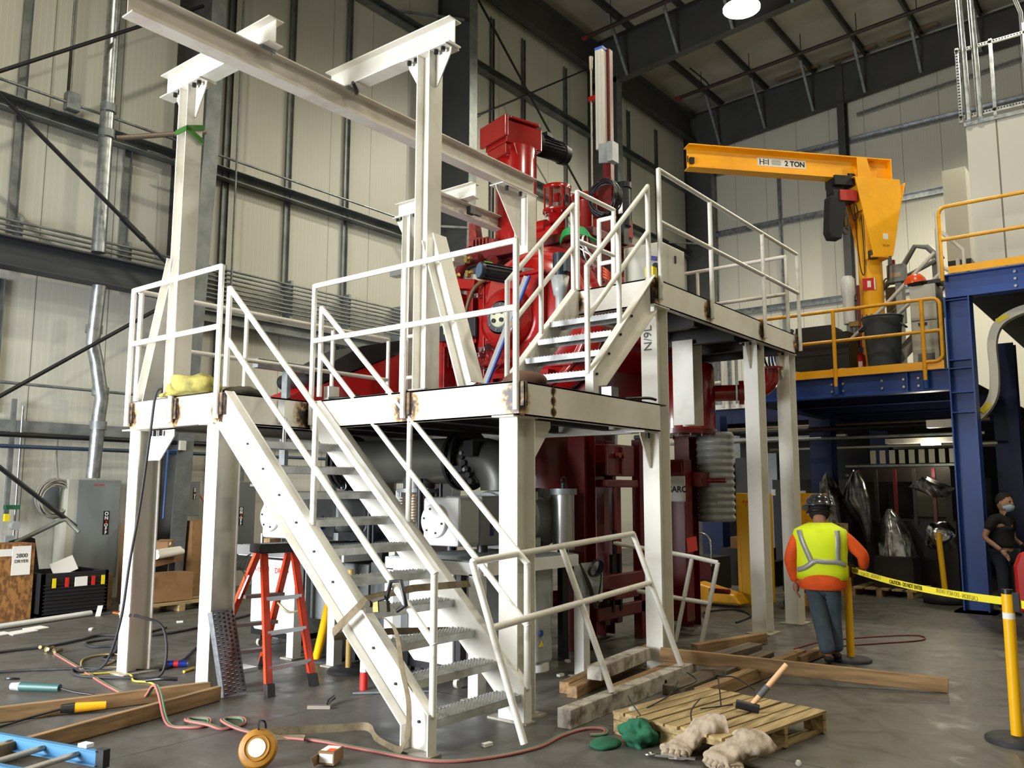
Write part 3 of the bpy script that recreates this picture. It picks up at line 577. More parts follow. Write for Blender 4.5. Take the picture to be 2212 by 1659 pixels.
build('cross_beam', MB().ibeam((4.08, 7.47, 5.475), (4.08, 5.76, 5.475), ZZ, .23, .15, .008, .011), WHITE, GA)
GB = thing('gantry_portal', 'tall white gantry post with knee brace and cross beam in front of the red furnace', 'gantry frame', (5.0, 4.86, 2.42))
gpost(GB, 5.02, 4.86, 2.424, 5.36, -1)
build('cross_beam', MB().ibeam((5.02, 6.17, 5.475), (5.02, 4.57, 5.475), ZZ, .23, .15, .008, .011), WHITE, GB)
MR = thing('monorail_beam', 'long pinkish white I beam hung below both gantry cross beams', 'beam', (5.4, 5.95, 5.26))
MILL = mat('pinkish_white_primer', '#d3cdc4', .45, 0, '#b7a598', 4, .48, .85)
build('beam', MB().ibeam((2.9, 5.95, 5.25), (7.97, 5.95, 5.25), ZZ, .215, .15, .008, .012), MILL, MR)
for x in (4.08, 5.02):
    q = MB()
    for s in (-1, 1): q.box(x-.07, x+.07, 5.95+s*.08, 5.95+s*.105, 5.335, 5.37); q.cyl((x+.04, 5.95+s*.09, 5.31), (x+.04, 5.95+s*.09, 5.39), .01, n=6)
    build('beam_clamp', q, GALVD, MR)
q = MB(); q.tube(smooth([(4.9, 5.72, 5.33), (5.0, 5.78, 5.31), (5.1, 5.9, 5.35)]), .018, 6); build('sling_hook', q, BLACK, MR)
PC = thing('gantry_post', 'short white gantry post with large triangular gusset carrying the monorail end', 'post', (7.85, 6.05, 4.35))
build('post', MB().ibeam((7.85, 5.98, 4.36), (7.85, 5.98, 5.12), YX, .2, .17, .008, .011), WHITE, PC)
q = MB(); q.prism([(0, 0), (-.47, 0), (-.47, -.03), (-.02, -.62), (0, -.62)], (7.77, 5.98, 5.128), XX, ZZ, (0, .01, 0)); q.box(7.3, 7.95, 5.88, 6.08, 5.128, 5.14); build('gusset_plate', q, WHITE, PC)
for x in (7.42, 7.68): build('bolt', MB().cyl((x, 5.92, 5.128), (x, 5.92, 5.08), .022, n=6), BLACK, PC)
GD = thing('gantry_portal', 'rear white gantry post with a short cross beam behind the platform', 'gantry frame', (7.95, 8.02, 0))
gpost(GD, 7.95, 8.02, 0, 5.34)
build('cross_beam', MB().ibeam((7.95, 8.25, 5.44), (7.95, 6.85, 5.44), ZZ, .19, .15, .008, .011), WHITE, GD)
MR2 = thing('monorail_beam', 'short pinkish white I beam behind the tall gantry post, left of the red column', 'beam', (8.8, 7.1, 5.25))
build('beam', MB().ibeam((7.5, 7.12, 5.245), (10.3, 7.12, 5.245), ZZ, .19, .15, .008, .012), MILL, MR2)
q = MB(); q.box(8.05, 8.25, 7.0, 7.05, 5.2, 5.24); q.box(8.0, 8.1, 6.98, 7.05, 5.18, 5.28); build('beam_clamp', q, BLACK, MR2)
tg = thing('tie_band', 'green strap tied around the top of the left white gantry post', 'strap', (4.08, 7.03, 4.95))
q = MB()
def band(q, z, dz, r1=.086, r2=.095): 
    P = [(-r1, -r2), (r1, -r2), (r1, r2), (-r1, r2), (-r1, -r2)]
    q.ribbon([(4.08+a, 7.03+b, z+dz*(1 if i in (1, 2) else -1)) for i, (a, b) in enumerate(P)], [V((0, 0, .05))]*5, .006)
band(q, 4.94, .03); band(q, 4.87, -.04); build('band', q, mat('green_strap', '#3f7a2c', .8), tg)
# ---------------------------------------------------------------- red furnace
FU = thing('vacuum_furnace', 'large glossy red vacuum furnace with round door chamber and tall red column', 'furnace', (8.6, 5.8, 0))
CX, CY, CZ = 7.8, 5.76, 3.55
def bolts(q, c, axis, R, n, r=.016, h=.03):
    c = V(c); d = V(axis).normalized(); x, y = perp(d)
    for i in range(n):
        p = c+x*R*math.cos(2*math.pi*i/n+.2)+y*R*math.sin(2*math.pi*i/n+.2); q.cyl(p-d*h/2, p+d*h/2, r, n=6)
q = MB(); q.lathe([(.90, 0), (.90, .08), (.86, .1), (.86, 2.0), (.7, 2.15), (.2, 2.2)], (CX, CY, CZ), XX, 56); build('chamber', q, RED, FU)
q = MB(); q.lathe([(.74, -.16), (.80, -.14), (.86, -.06), (.90, 0)], (CX, CY, CZ), XX, 56, caps=False); q.lathe([(.02, -.30), (.3, -.285), (.55, -.25), (.70, -.19), (.74, -.16)], (CX, CY, CZ), XX, 56, caps=False)
d = build('domed_front', q, RED, FU)
build('clamp_ring', MB().ring((CX-.14, CY, CZ), XX, .79, .028, 56), mat('glossy_ring_red', '#b04038', .12, .2, coat=1), FU)
q = MB(); q.box(7.42, 7.62, 5.43, 6.30, 3.10, 4.02); q.box(7.38, 7.64, 5.40, 6.33, 4.02, 4.06); q.box(7.36, 7.66, 5.38, 6.36, 3.03, 3.10); q.box(7.40, 7.44, 6.24, 6.32, 3.1, 4.02)
b = build('door_box', q, RED, d, bevel=.012)
q = MB(); q.lathe([(.36, .0), (.35, -.06), (.27, -.12), (.19, -.14)], (7.42, 5.9, 3.55), XX, 40, caps=False); q.lathe([(.19, -.14), (.02, -.14)], (7.42, 5.9, 3.55), XX, 40); build('port_dome', q, RED, d)
q = MB(); q.lathe([(.17, -.14), (.17, -.165), (.01, -.165)], (7.42, 5.9, 3.55), XX, 36); pf = build('port_flange', q, mat('port_grey', '#74797c', .4, .5), d)
q = MB(); q.lathe([(.115, -.165), (.11, -.18), (.01, -.18)], (7.42, 5.9, 3.55), XX, 32); pc = build('port_cover', q, mat('port_cream', '#c9c9ad', .4), d)
q = MB()
for a in (.055, -.055):
    for c in (.05, -.045): q.cyl((7.24, 5.9+a, 3.555+c), (7.22, 5.9+a, 3.555+c), .026, n=14)
build('port_hole', q, BLACK, pc)
q = MB(); bolts(q, (7.25, 5.9, 3.55), XX, .145, 8, .013, .02); build('flange_bolt', q, STEEL, pf)
q = MB(); q.prism([(-.26, 0), (.26, 0), (.16, .34), (-.16, .34)], (7.36, 5.93, 3.72), YX, ZZ, (.08, 0, 0)); build('port_hood', q, mat('hood_red', '#8f2a22', .35, coat=.3), d)
q = MB(); q.box(7.5, 7.7, 5.4, 6.35, 2.9, 2.95); q.box(7.52, 7.56, 5.5, 5.56, 2.45, 2.95); q.box(7.52, 7.56, 6.2, 6.26, 2.45, 2.95); q.box(7.54, 7.6, 5.1, 5.42, 2.98, 3.04); build('door_step', q, RED, FU)
q = MB()
for y, z in ((6.28, 3.16), (6.2, 3.22), (5.55, 3.12), (5.48, 3.2), (6.31, 3.86)): q.cyl((7.3, y, z), (7.46, y-.05, z+.02), .026, n=8); q.box(7.32, 7.37, y-.04, y+.04, z-.02, z+.03)
build('latch', q, STEEL, FU)
# left frame
q = MB(); q.bar((7.45, 6.98, 4.13), (7.5, 6.42, 4.04), .16, .12); q.box(7.5, 7.62, 6.50, 6.60, 2.43, 4.0); q.box(7.6, 7.7, 6.85, 6.93, 3.1, 4.05); q.box(7.55, 7.75, 6.36, 6.46, 2.43, 4.02); q.box(7.5, 8.1, 6.95, 7.05, 2.43, 4.08); q.box(7.7, 8.3, 6.45, 7.0, 2.43, 3.7); q.box(7.5, 7.65, 6.45, 6.98, 3.35, 3.45); build('side_frame', q, RED, FU, bevel=.01)
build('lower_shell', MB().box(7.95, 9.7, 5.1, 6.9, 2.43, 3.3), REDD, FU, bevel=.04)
# top plate and fittings
q = MB(); q.box(8.35, 9.75, 5.35, 7.35, 4.66, 4.78); q.box(8.4, 9.6, 5.5, 6.4, 4.45, 4.66); q.box(8.5, 9.0, 6.5, 7.2, 4.3, 4.66); q.box(8.4, 8.6, 5.4, 5.6, 4.3, 4.8); build('top_plate', q, REDD, FU, bevel=.012)
q = MB(); q.prism([(0, 0), (.5, 0), (.42, .22), (.14, .28), (.1, .5), (0, .5)], (8.5, 7.45, 4.76), (0, -1, 0), ZZ, (.14, 0, 0)); q.box(8.5, 8.8, 7.2, 7.5, 4.74, 4.94)
for k in range(5): q.cyl((8.48, 7.35-.06*k, 4.8), (8.48, 7.35-.06*k, 5.0), .02, n=8)
build('hinge_bracket', q, mat('chipped_red', '#8c2b22', .5, 0, '#5b1914', 14, .45, .6), FU, bevel=.01)
q = MB(); q.lathe([(.29, 0), (.29, 1.57), (.26, 1.6), (.02, 1.6)], (9.0, 7.02, 4.77), ZZ, 40); col = build('tall_column', q, RED, FU)
D1 = V((.9613, -.2756, 0)); D2 = V((.2756, .9613, 0)); HC = V((9.0, 7.06, 6.5))
q = MB(); q.obox(HC, D1, D2, ZZ, .62, .5, .32); q.obox(HC+V((0, 0, .2)), D1, D2, ZZ, .5, .56, .04); q.obox(HC-D1*.34+V((0, 0, .05)), D1, D2, ZZ, .06, .62, .3); q.obox(HC-D1*.05-V((0, 0, .24)), D1, D2, ZZ, .5, .44, .16)
q.prism([(-.2, 0), (.2, 0), (.05, -.2), (-.12, -.22)], HC-D2*.26-V((0, 0, .16)), D1, ZZ, -D2*.03); build('drive_head', q, RED, FU, bevel=.012)
q = MB(); q.obox(HC+D1*.12+V((0, 0, .2)), D1, D2, ZZ, .55, .26, .12); q.cyl(HC+D1*.28+V((0, 0, .08)), HC+D1*.42+V((0, 0, .07)), .16, n=20); q.cyl(HC+D1*.42+V((0, 0, .06)), HC+D1*.86+V((0, 0, .02)), .135, n=20); q.cyl(HC+D1*.86+V((0, 0, .02)), HC+D1*.96+V((0, 0, .01)), .15, .14, n=20)
for i in range(20):
    a = 2*math.pi*i/20; x, y = perp(D1); p = HC+V((0, 0, .05))+(x*math.cos(a)+y*math.sin(a))*.14; q.bar(p+D1*.46, p+D1*.84, .006, .02, (x*math.cos(a)+y*math.sin(a)))
q.box(9.45, 9.6, 6.8, 6.9, 6.68, 6.74); build('drive_motor', q, DARKMETAL, FU)
def stack(c, s=1.0, m=RED):
    q = MB(); x, y, z = c
    q.lathe([(.11*s, 0), (.11*s, .32*s), (.19*s, .33*s), (.19*s, .37*s)], (x, y, z), ZZ, 28); q.lathe([(.19*s, .64*s), (.19*s, .69*s), (.08*s, .7*s)], (x, y, z), ZZ, 28)
    for i in range(6): a = i*math.pi/3; q.cyl((x+.165*s*math.cos(a), y+.165*s*math.sin(a), z+.36*s), (x+.165*s*math.cos(a), y+.165*s*math.sin(a), z+.66*s), .014*s, n=6)
    q.cyl((x, y, z+.36*s), (x, y, z+.6*s), .045*s, n=12); o = build('valve_stack', q, m, FU)
    q = MB(); q.cyl((x, y, z+.40*s), (x, y, z+.46*s), .07*s, n=14); bolts(q, (x, y, z+.34*s), ZZ, .165*s, 8, .012, .08); build('collar', q, STEEL, o)
stack((8.9, 6.25, 4.93)); stack((9.35, 5.72, 4.9), .9, REDD)
q = MB(); q.box(8.55, 9.2, 6.0, 6.62, 4.78, 4.98); q.cyl((8.6, 6.65, 5.0), (8.6, 6.2, 5.0), .09, n=16); q.box(9.1, 9.5, 5.45, 6.0, 4.9, 5.15); q.lathe([(.16, 0), (.14, .5), (.2, .52), (.2, .58)], (9.15, 5.95, 4.92), ZZ, 20); build('valve_body', q, RED, FU, bevel=.015)
# tall mast
T = V((9.0, 5.58, 0))
q = MB(); q.box(9.0, 9.09, 5.48, 5.60, 4.8, 7.36); q.box(8.94, 9.0, 5.44, 5.64, 4.8, 5.6); ma = build('lift_mast', q, REDD, FU, bevel=.006)
q = MB(); q.box(8.9, 9.0, 5.525, 5.635, 5.98, 7.33); q.box(8.895, 8.9, 5.545, 5.56, 5.98, 7.33); q.box(8.895, 8.9, 5.60, 5.615, 5.98, 7.33); build('linear_rail', q, mat('pale_aluminium', '#cfcac0', .35, .2), ma); build('end_cap', MB().box(8.9, 9.02, 5.52, 5.64, 7.33, 7.37), mat('cap_blue', '#2f56b0', .5), ma)
q = MB(); q.cyl((8.95, 5.73, 4.8), (8.95, 5.73, 7.12), .013, n=8); q.cyl((8.95, 5.73, 7.12), (8.95, 5.73, 7.3), .022, .028, n=8); build('feed_rod', q, mat('brushed_rod', '#b9b09e', .35, .5), ma); build('rod_clip', MB().box(8.92, 8.99, 5.6, 5.76, 6.68, 6.74), RED, ma)
q = MB(); q.obox((8.9, 5.5, 5.9), (.5, -.85, 0), (.85, .5, 0), ZZ, .16, .02, .26); q.box(8.85, 9.0, 5.36, 5.44, 5.76, 6.02); build('mast_bracket', q, PUMPG, ma)
q = MB()
for k in range(9): q.ring((8.75+.02*(k % 3), 5.42+.012*(k % 4), 5.25+.02*math.sin(k)), (1, .35*math.sin(k*1.7), .1*math.cos(k)), .2+.012*(k % 4), .011, 24, 5)
build('cable_coil', q, BLACK, FU)
q = MB(); q.cyl((9.1, 5.35, 4.95), (9.1, 5.35, 5.45), .085, n=18); q.cyl((9.1, 5.35, 5.45), (9.1, 5.35, 5.52), .1, n=18); q.box(9.0, 9.12, 5.3, 5.4, 4.7, 5.0); build('servo_motor', q, BLACK, FU); build('servo_label', MB().box(9.008, 9.013, 5.32, 5.38, 5.1, 5.25), PAPER, FU)
# black side motor with disc, vertical gear motor, boxes, valves
q = MB(); a, b = V((7.08, 5.99, 4.06)), V((7.48, 5.80, 4.04)); q.cyl(a, b, .085, n=18); q.cyl(a-(b-a).normalized()*.04, a, .1, n=24)
for i in range(12):
    x, y = perp(b-a); w = x*math.cos(i*math.pi/6)+y*math.sin(i*math.pi/6); q.bar(a+w*.09, b+w*.09, .01, .02, w)
mo = build('pump_motor', q, BLACK, FU); build('motor_disc', MB().cyl(a-(b-a).normalized()*.05, a-(b-a).normalized()*.04, .085, n=24), mat('disc_blue_grey', '#47586b', .5), mo)
build('tape', MB().obox(a+(b-a)*.15+V((0, 0, .1)), (b-a), (.7, .7, 0), ZZ, .1, .08, .01), GREENT, mo)
q = MB(); q.obox((7.56, 5.76, 4.03), (.9, -.43, 0), (.43, .9, 0), ZZ, .16, .22, .2); build('gear_housing', q, mat('putty_grey', '#77726a', .5), FU, bevel=.012)
q = MB(); q.lathe([(.09, .2), (.105, .22), (.07, .02), (.05, 0), (.05, -.15)], (7.45, 5.2, 3.72), ZZ, 20); build('gear_neck', q, PUMPG, FU); q = MB(); q.cyl((7.45, 5.2, 3.93), (7.45, 5.2, 4.2), .075, n=18)
for i in range(10): q.bar((7.45+.075*math.cos(i*.628), 5.2+.075*math.sin(i*.628), 3.93), (7.45+.075*math.cos(i*.628), 5.2+.075*math.sin(i*.628), 4.18), .008, .012, (math.cos(i*.628), math.sin(i*.628), 0))
q.box(7.40, 7.50, 5.08, 5.12, 3.98, 4.16); build('gear_motor', q, mat('motor_blue_black', '#1d2733', .4), FU)
q = MB(); q.box(7.35, 7.45, 6.33, 6.52, 3.40, 3.62); build('junction_box', q, DARKMETAL, FU, bevel=.006)
q = MB(); q.box(7.3, 7.45, 6.62, 6.86, 3.38, 3.56); q.box(7.3, 7.42, 6.68, 6.84, 3.78, 3.86); bb = build('valve_block', q, BLACK, FU); build('valve_body_clear', MB().box(7.28, 7.36, 6.66, 6.82, 3.56, 3.76), mat('clear_green', '#9fb6a0', .3), bb)
build('green_label', MB().box(7.295, 7.30, 6.7, 6.78, 3.46, 3.53), GREENT, bb)
def cab(pts, r, m, nm='hose', par=FU, n=8): return build(nm, MB().tube(smooth(pts), r, n), m, par)
BR = mat('brown_hose', '#5a4428', .5)
cab([(7.42, 6.15, 4.08), (7.3, 6.3, 3.95), (7.3, 6.42, 3.7), (7.4, 6.48, 3.55)], .024, BR)
cab([(7.5, 6.5, 3.3), (7.35, 6.42, 3.1), (7.35, 6.38, 2.8), (7.4, 6.3, 2.45)], .024, BR)
for k in range(4): cab([(7.35, 6.8, 3.75), (7.3, 6.86+.02*k, 3.95), (7.33, 6.95, 3.95+.02*k), (7.4, 7.0, 3.8)], .011, mat('orange_cable', '#a86a22', .5), 'cable')
for k in range(7): cab([(8.3, 5.25+.012*k, 4.56), (8.2, 5.38, 4.64+.013*k), (8.15, 5.6, 4.66+.012*k), (8.3, 5.78, 4.62+.01*k)], .01, mat('green_cable', '#17803a', .5), 'cable')
for k in range(8):
    x0 = 8.0+.1*random.random(); cab([(8.6, 5.6, 4.8), (x0, 5.25+.2*random.random(), 4.5), (x0-.1, 5.0+.25*random.random(), 4.2), (8.1, 5.0+.2*random.random(), 3.95)], .008, [PAPER, BLACK, TXG][k % 3], 'cable')
for k in range(4): cab([(8.0, 5.0, 4.0), (7.9, 4.95, 4.0+.03*k), (7.85, 4.85, 3.95+.03*k), (8.0, 4.8, 3.9)], .012, mat('orange_hose', '#b4492a', .5), 'cable')
for k in range(5): cab([(7.32, 6.7-.05*k, 3.4), (7.3, 6.5-.1*k, 3.15-.05*k), (7.33, 6.3-.1*k, 3.1), (7.4, 6.2, 3.3)], .005, BLACK, 'cable')
q = MB(); q.tube([(8.6, 7.3, 4.62), (8.6, 6.6, 4.58)], .06, 12); q.tube([(8.3, 6.9, 4.62), (7.9, 6.5, 4.45)], .05, 12); q.tube(smooth([(8.1, 7.3, 4.3), (8.0, 7.1, 4.5), (8.0, 6.8, 4.55)]), .07, 12); q.lathe([(.1, -.05), (.1, .05)], (8.15, 6.75, 4.5), (1, -1, 0), 16); build('manifold_pipe', q, REDD, FU)
q = MB(); q.tube(smooth([(8.0, 7.4, 3.8), (8.0, 7.4, 4.3), (8.05, 7.25, 4.5), (8.2, 7.0, 4.5)]), .09, 14); build('vacuum_hose', q, mat('grey_hose', '#565a58', .45), FU)
q = MB()
for p in ((7.6, 6.72, 4.42), (7.5, 6.82, 4.2), (7.55, 6.66, 4.22)): q.cyl(p, (p[0], p[1]-.1, p[2]+.02), .022, n=8); q.box(p[0]-.03, p[0]+.03, p[1]-.06, p[1]-.02, p[2]-.04, p[2]+.04)
build('brass_valve', q, mat('brass', '#b79a55', .3, .8), FU)
q = MB(); q.box(7.55, 7.75, 6.85, 7.05, 4.42, 4.52); build('sensor_box', q, BEIGE, FU)
q = MB(); q.box(8.7, 8.85, 7.35, 9.2, 4.83, 4.95); ac = build('actuator_bar', q, ALU, FU); build('end_block', MB().box(8.68, 8.88, 7.24, 7.36, 4.78, 5.0), BLACK, ac); build('tape', MB().box(8.695, 8.855, 7.4, 7.55, 4.825, 4.955), GREENT, ac)
q = MB(); q.tube([(8.5, 6.95, 4.2), (8.5, 6.95, 3.3)], .12, 14); build('filter_can', q, GALVD, FU)
q = MB(); q.box(7.78, 7.86, 5.28, 5.4, 3.8, 4.2); bolts(q, (7.76, 5.34, 3.95), XX, .08, 3, .03, .04); build('eye_plate', q, REDD, FU)
t = thing('aluminium_strut', 'blue and silver aluminium extrusion leaning against the furnace door', 'strut', (7.2, 6.05, 2.43))
a, b = V((7.05, 6.10, 2.43)), V((7.25, 5.5, 3.95)); q = MB(); q.bar(a, b, .07, .03, (-1, 0, 0)); build('profile', q, ALU, t); build('blue_strip', MB().bar(a+V((-.002, -.038, 0)), b+V((-.002, -.038, 0)), .022, .026, (-1, 0, 0)), mat('strip_blue', '#2b4f9e', .4), t)
# parts below the platforms
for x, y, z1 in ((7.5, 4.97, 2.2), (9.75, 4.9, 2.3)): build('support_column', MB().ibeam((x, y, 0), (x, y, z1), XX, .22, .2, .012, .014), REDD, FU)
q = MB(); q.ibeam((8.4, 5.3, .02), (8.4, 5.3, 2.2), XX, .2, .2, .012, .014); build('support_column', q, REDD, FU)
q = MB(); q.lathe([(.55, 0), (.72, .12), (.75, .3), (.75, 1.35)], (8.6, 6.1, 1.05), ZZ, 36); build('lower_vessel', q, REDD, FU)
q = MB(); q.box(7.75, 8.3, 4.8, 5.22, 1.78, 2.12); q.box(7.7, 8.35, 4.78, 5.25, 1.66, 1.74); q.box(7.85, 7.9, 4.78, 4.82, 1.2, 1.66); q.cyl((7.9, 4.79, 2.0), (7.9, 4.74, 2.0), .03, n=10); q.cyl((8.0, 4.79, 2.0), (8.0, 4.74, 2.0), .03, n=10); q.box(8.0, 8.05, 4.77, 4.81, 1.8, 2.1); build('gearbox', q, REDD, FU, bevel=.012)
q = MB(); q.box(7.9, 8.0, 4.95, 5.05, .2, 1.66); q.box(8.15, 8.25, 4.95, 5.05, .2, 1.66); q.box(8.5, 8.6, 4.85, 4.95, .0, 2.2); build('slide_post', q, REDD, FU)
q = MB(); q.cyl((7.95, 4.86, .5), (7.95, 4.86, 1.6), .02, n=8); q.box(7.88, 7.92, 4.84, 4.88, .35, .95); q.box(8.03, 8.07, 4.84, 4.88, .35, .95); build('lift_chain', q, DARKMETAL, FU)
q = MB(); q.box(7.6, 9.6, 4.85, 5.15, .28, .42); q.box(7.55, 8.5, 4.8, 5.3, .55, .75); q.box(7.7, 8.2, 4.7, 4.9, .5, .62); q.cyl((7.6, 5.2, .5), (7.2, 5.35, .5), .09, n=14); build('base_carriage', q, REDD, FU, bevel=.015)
q = MB(); q.lathe([(.42, 0), (.42, .78), (.39, .82), (.1, .84)], (9.72, 4.93, 2.38), ZZ, 36); build('side_vessel', q, RED, FU); q = MB(); q.lathe([(.44, 0), (.44, .06)], (9.72, 4.93, 2.32), ZZ, 36); bolts(q, (9.72, 4.93, 2.31), ZZ, .42, 18, .014, .04); build('vessel_flange', q, REDD, FU)
q = MB(); q.tube([(9.9, 4.55, 2.84), (10.0, 4.32, 2.84)], .1, 16); q.tube(smooth([(10.0, 4.3, 2.84), (10.1, 4.1, 2.85), (10.2, 3.97, 2.95), (10.22, 3.95, 3.12)], 8), .1, 16); q.lathe([(.15, -.03), (.15, .03)], (10.03, 4.26, 2.84), (.4, -.9, 0), 20); q.lathe([(.15, 0), (.15, .03)], (10.22, 3.95, 3.12), ZZ, 20); build('elbow_pipe', q, RED, FU)
q = MB()
pr = []
for k in range(13): pr += [(.215, 1.25+.085*k), (.235, 1.25+.085*k+.03), (.235, 1.25+.085*k+.05), (.215, 1.25+.085*k+.08)]
q.lathe(pr, (9.95, 4.6, 0), ZZ, 28); build('corrugated_duct', q, mat('ribbed_grey', '#8b8d88', .45, .2), FU)
q = MB(); q.box(9.30, 9.5, 4.70, 5.0, .1, 2.0); q.box(9.28, 9.31, 4.72, 4.98, 1.6, 1.95); build('guard_panel', q, REDD, FU, bevel=.008)
t = build('name_plate', MB().box(9.27, 9.28, 4.68, 5.02, 1.50, 1.80), mat('plate_white', '#d4d6d4', .4), FU); text('SARC', (9.27, 4.775, 1.64), (0, -1, 0), ZZ, .10, TXB, t, bold=.003)
q = MB(); q.box(9.5, 9.9, 4.58, 4.68, 1.68, 1.85); q.cyl((9.6, 4.55, 1.75), (9.6, 4.3, 1.75), .03, n=8); q.cyl((9.6, 4.55, .45), (9.6, 4.3, .45), .03, n=8); build('latch_arm', q, REDD, FU)
build('red_tag', MB().obox((9.3, 4.62, 1.0), (.8, -.6, .2), (.2, .2, 1), (1, 1, 0), .13, .17, .004), mat('tag_red', '#d8362c', .6), FU)
# red chute behind the platform
CH = thing('red_chute', 'bright red triangular chute with black belt on top, behind the platform rail', 'chute', (7, 8.3, 0))
q = MB(); q.prism([(5.95, 2.5), (6.0, 2.66), (7.95, 3.48), (7.95, 2.5)], (0, 8.0, 0), XX, ZZ, (0, .6, 0)); build('body', q, mat('chute_red', '#b01414', .3, coat=.3), CH)
q = MB(); q.prism([(6.4, 2.86), (6.35, 3.0), (7.1, 3.42), (7.9, 3.62), (7.95, 3.5)], (0, 7.98, 0), XX, ZZ, (0, .64, 0)); q.cyl((6.42, 7.95, 2.94), (6.42, 8.65, 2.94), .09, n=14); build('belt', q, BLACK, CH)
q = MB(); q.box(5.6, 6.45, 8.0, 8.1, 2.98, 3.08); q.box(6.0, 6.05, 8.0, 8.1, 0, 2.98); build('support_arm', q, GALVD, CH); build('chute_leg', MB().box(7.6, 7.7, 8.1, 8.2, 0, 2.5), REDD, CH)
# grey control cabinet on upper deck
CC = thing('control_cabinet', 'grey control cabinet standing on the upper platform behind the railing', 'cabinet', (8.3, 4.6, 3.63))
q = MB(); q.box(8.0, 8.55, 4.25, 4.72, 3.64, 4.30); build('body', q, BEIGE, CC, bevel=.012); q = MB(); q.box(7.99, 8.0, 4.3, 4.33, 3.8, 3.9); q.box(8.3, 8.33, 4.24, 4.25, 4.12, 4.2); build('latch', q, DARKMETAL, CC)
build('blue_tape', MB().obox((7.98, 4.35, 4.12), (0, 1, .3), (0, -.3, 1), XX, .1, .05, .004), mat('tape_blue', '#3b3f96', .6), CC)
q = MB(); q.box(7.3, 7.42, 3.95, 4.03, 3.635, 3.78); q.cyl((7.45, 3.98, 3.8), (7.3, 3.95, 3.83), .03, n=8); t = one('impact_wrench', q, BLACK, 'small black and yellow power tool lying on the upper deck edge', 'power tool'); build('yellow_body', MB().box(7.22, 7.3, 3.93, 4.02, 3.70, 3.80), YLAB, t)
# ---------------------------------------------------------------- pump skids below the platform
def skid(lab, x0, x1, y0, y1, zt, legs):
    t = thing('pump_skid', lab, 'frame', ((x0+x1)/2, (y0+y1)/2, 0)); q = MB()
    for a, b in (((x0, y0), (x0, y1)), ((x1, y0), (x1, y1)), ((x0, y0), (x1, y0)), ((x0, y1), (x1, y1))): q.bar((a[0], a[1], zt-.06), (b[0], b[1], zt-.06), .1, .1)
    build('top_frame', q, PUMPW, t); q = MB(); q.box(x0, x1, y0, y1, zt-.02, zt); build('tray', q, GALVD, t)
    for x, y in legs: l = build('leg', MB().box(x-.05, x+.05, y-.05, y+.05, 0, zt-.1), PUMPW, t); build('foot_plate', MB().box(x-.09, x+.09, y-.09, y+.09, 0, .012), mat_bp, l)
    return t
F1 = skid('white steel pump frame under the platform, the one right of the staircase', 5.22, 6.5, 4.40, 5.45, 1.06, [(5.22, 5.40), (5.22, 4.45), (6.5, 4.32), (6.5, 5.4)])
F2 = skid('white steel pump frame under the platform, behind the orange step ladder', 5.4, 6.9, 6.3, 7.85, 1.06, [(5.4, 6.35), (5.4, 6.95), (6.9, 6.35), (6.9, 7.8)])
build('edge_strip', MB().box(5.33, 5.36, 6.3, 7.86, .96, 1.06), ALU, F2)
def pump(lab, x, y, z):
    t = thing('roots_pump', lab, 'pump', (x+.6, y+.2, z)); o = build('gear_cover', MB().box(x, x+.3, y, y+.43, z+.06, z+.49), PUMPW, t, bevel=.03)
    q = MB(); q.lathe([(.15, 0), (.15, -.03), (.14, -.035), (.01, -.035)], (x, y+.27, z+.28), XX, 32); d = build('cover_disc', q, PUMPW, o); q = MB(); bolts(q, (x-.037, y+.27, z+.28), XX, .11, 6, .011, .012); build('bolt', q, DARKMETAL, d)
    q = MB(); q.box(x+.3, x+.62, y-.01, y+.44, z+.05, z+.5); build('gear_case', q, PUMPG, t, bevel=.02)
    q = MB(); q.lathe([(.25, 0), (.27, .05), (.27, .35), (.25, .4)], (x+.62, y+.2, z+.28), XX, 28); q.lathe([(.29, .4), (.29, .46), (.24, .5), (.22, .8), (.3, .82), (.28, .9), (.12, .98)], (x+.62, y+.2, z+.28), XX, 28); q.box(x+.6, x+1.1, y-.08, y+.4, z+.02, z+.1); q.box(x+.65, x+1.1, y-.05, y+.4, z+.46, z+.54); build('motor', q, PUMPG, t)
    for px, py in ((x+.35, y+.02), (x+.35, y+.4), (x+1.2, y+.02), (x+1.2, y+.4)): build('rubber_mount', MB().cyl((px, py, z-.0), (px, py, z+.06), .05, n=12), BLACK, t)
    build('purple_mark', MB().prism([(0, 0), (.05, 0), (.055, .05), (.03, .07), (.05, .1), (.02, .15), (0, .1)], (x+.42, y-.012, z+.14), XX, ZZ, (0, -.002, 0)), mat('purple_mark', '#2c2478', .5), t)
    q = MB(); q.ring((x+.9, y+.2, z+.6), XX, .045, .01, 14, 6); build('lifting_eye', q, STEEL, t); return t
pump('white and grey vacuum pump with round bolted cover on the frame right of the staircase', 5.6, 5.0, 1.07)
pump('bright white vacuum pump with round bolted cover above the orange step ladder', 5.48, 7.22, 1.07)
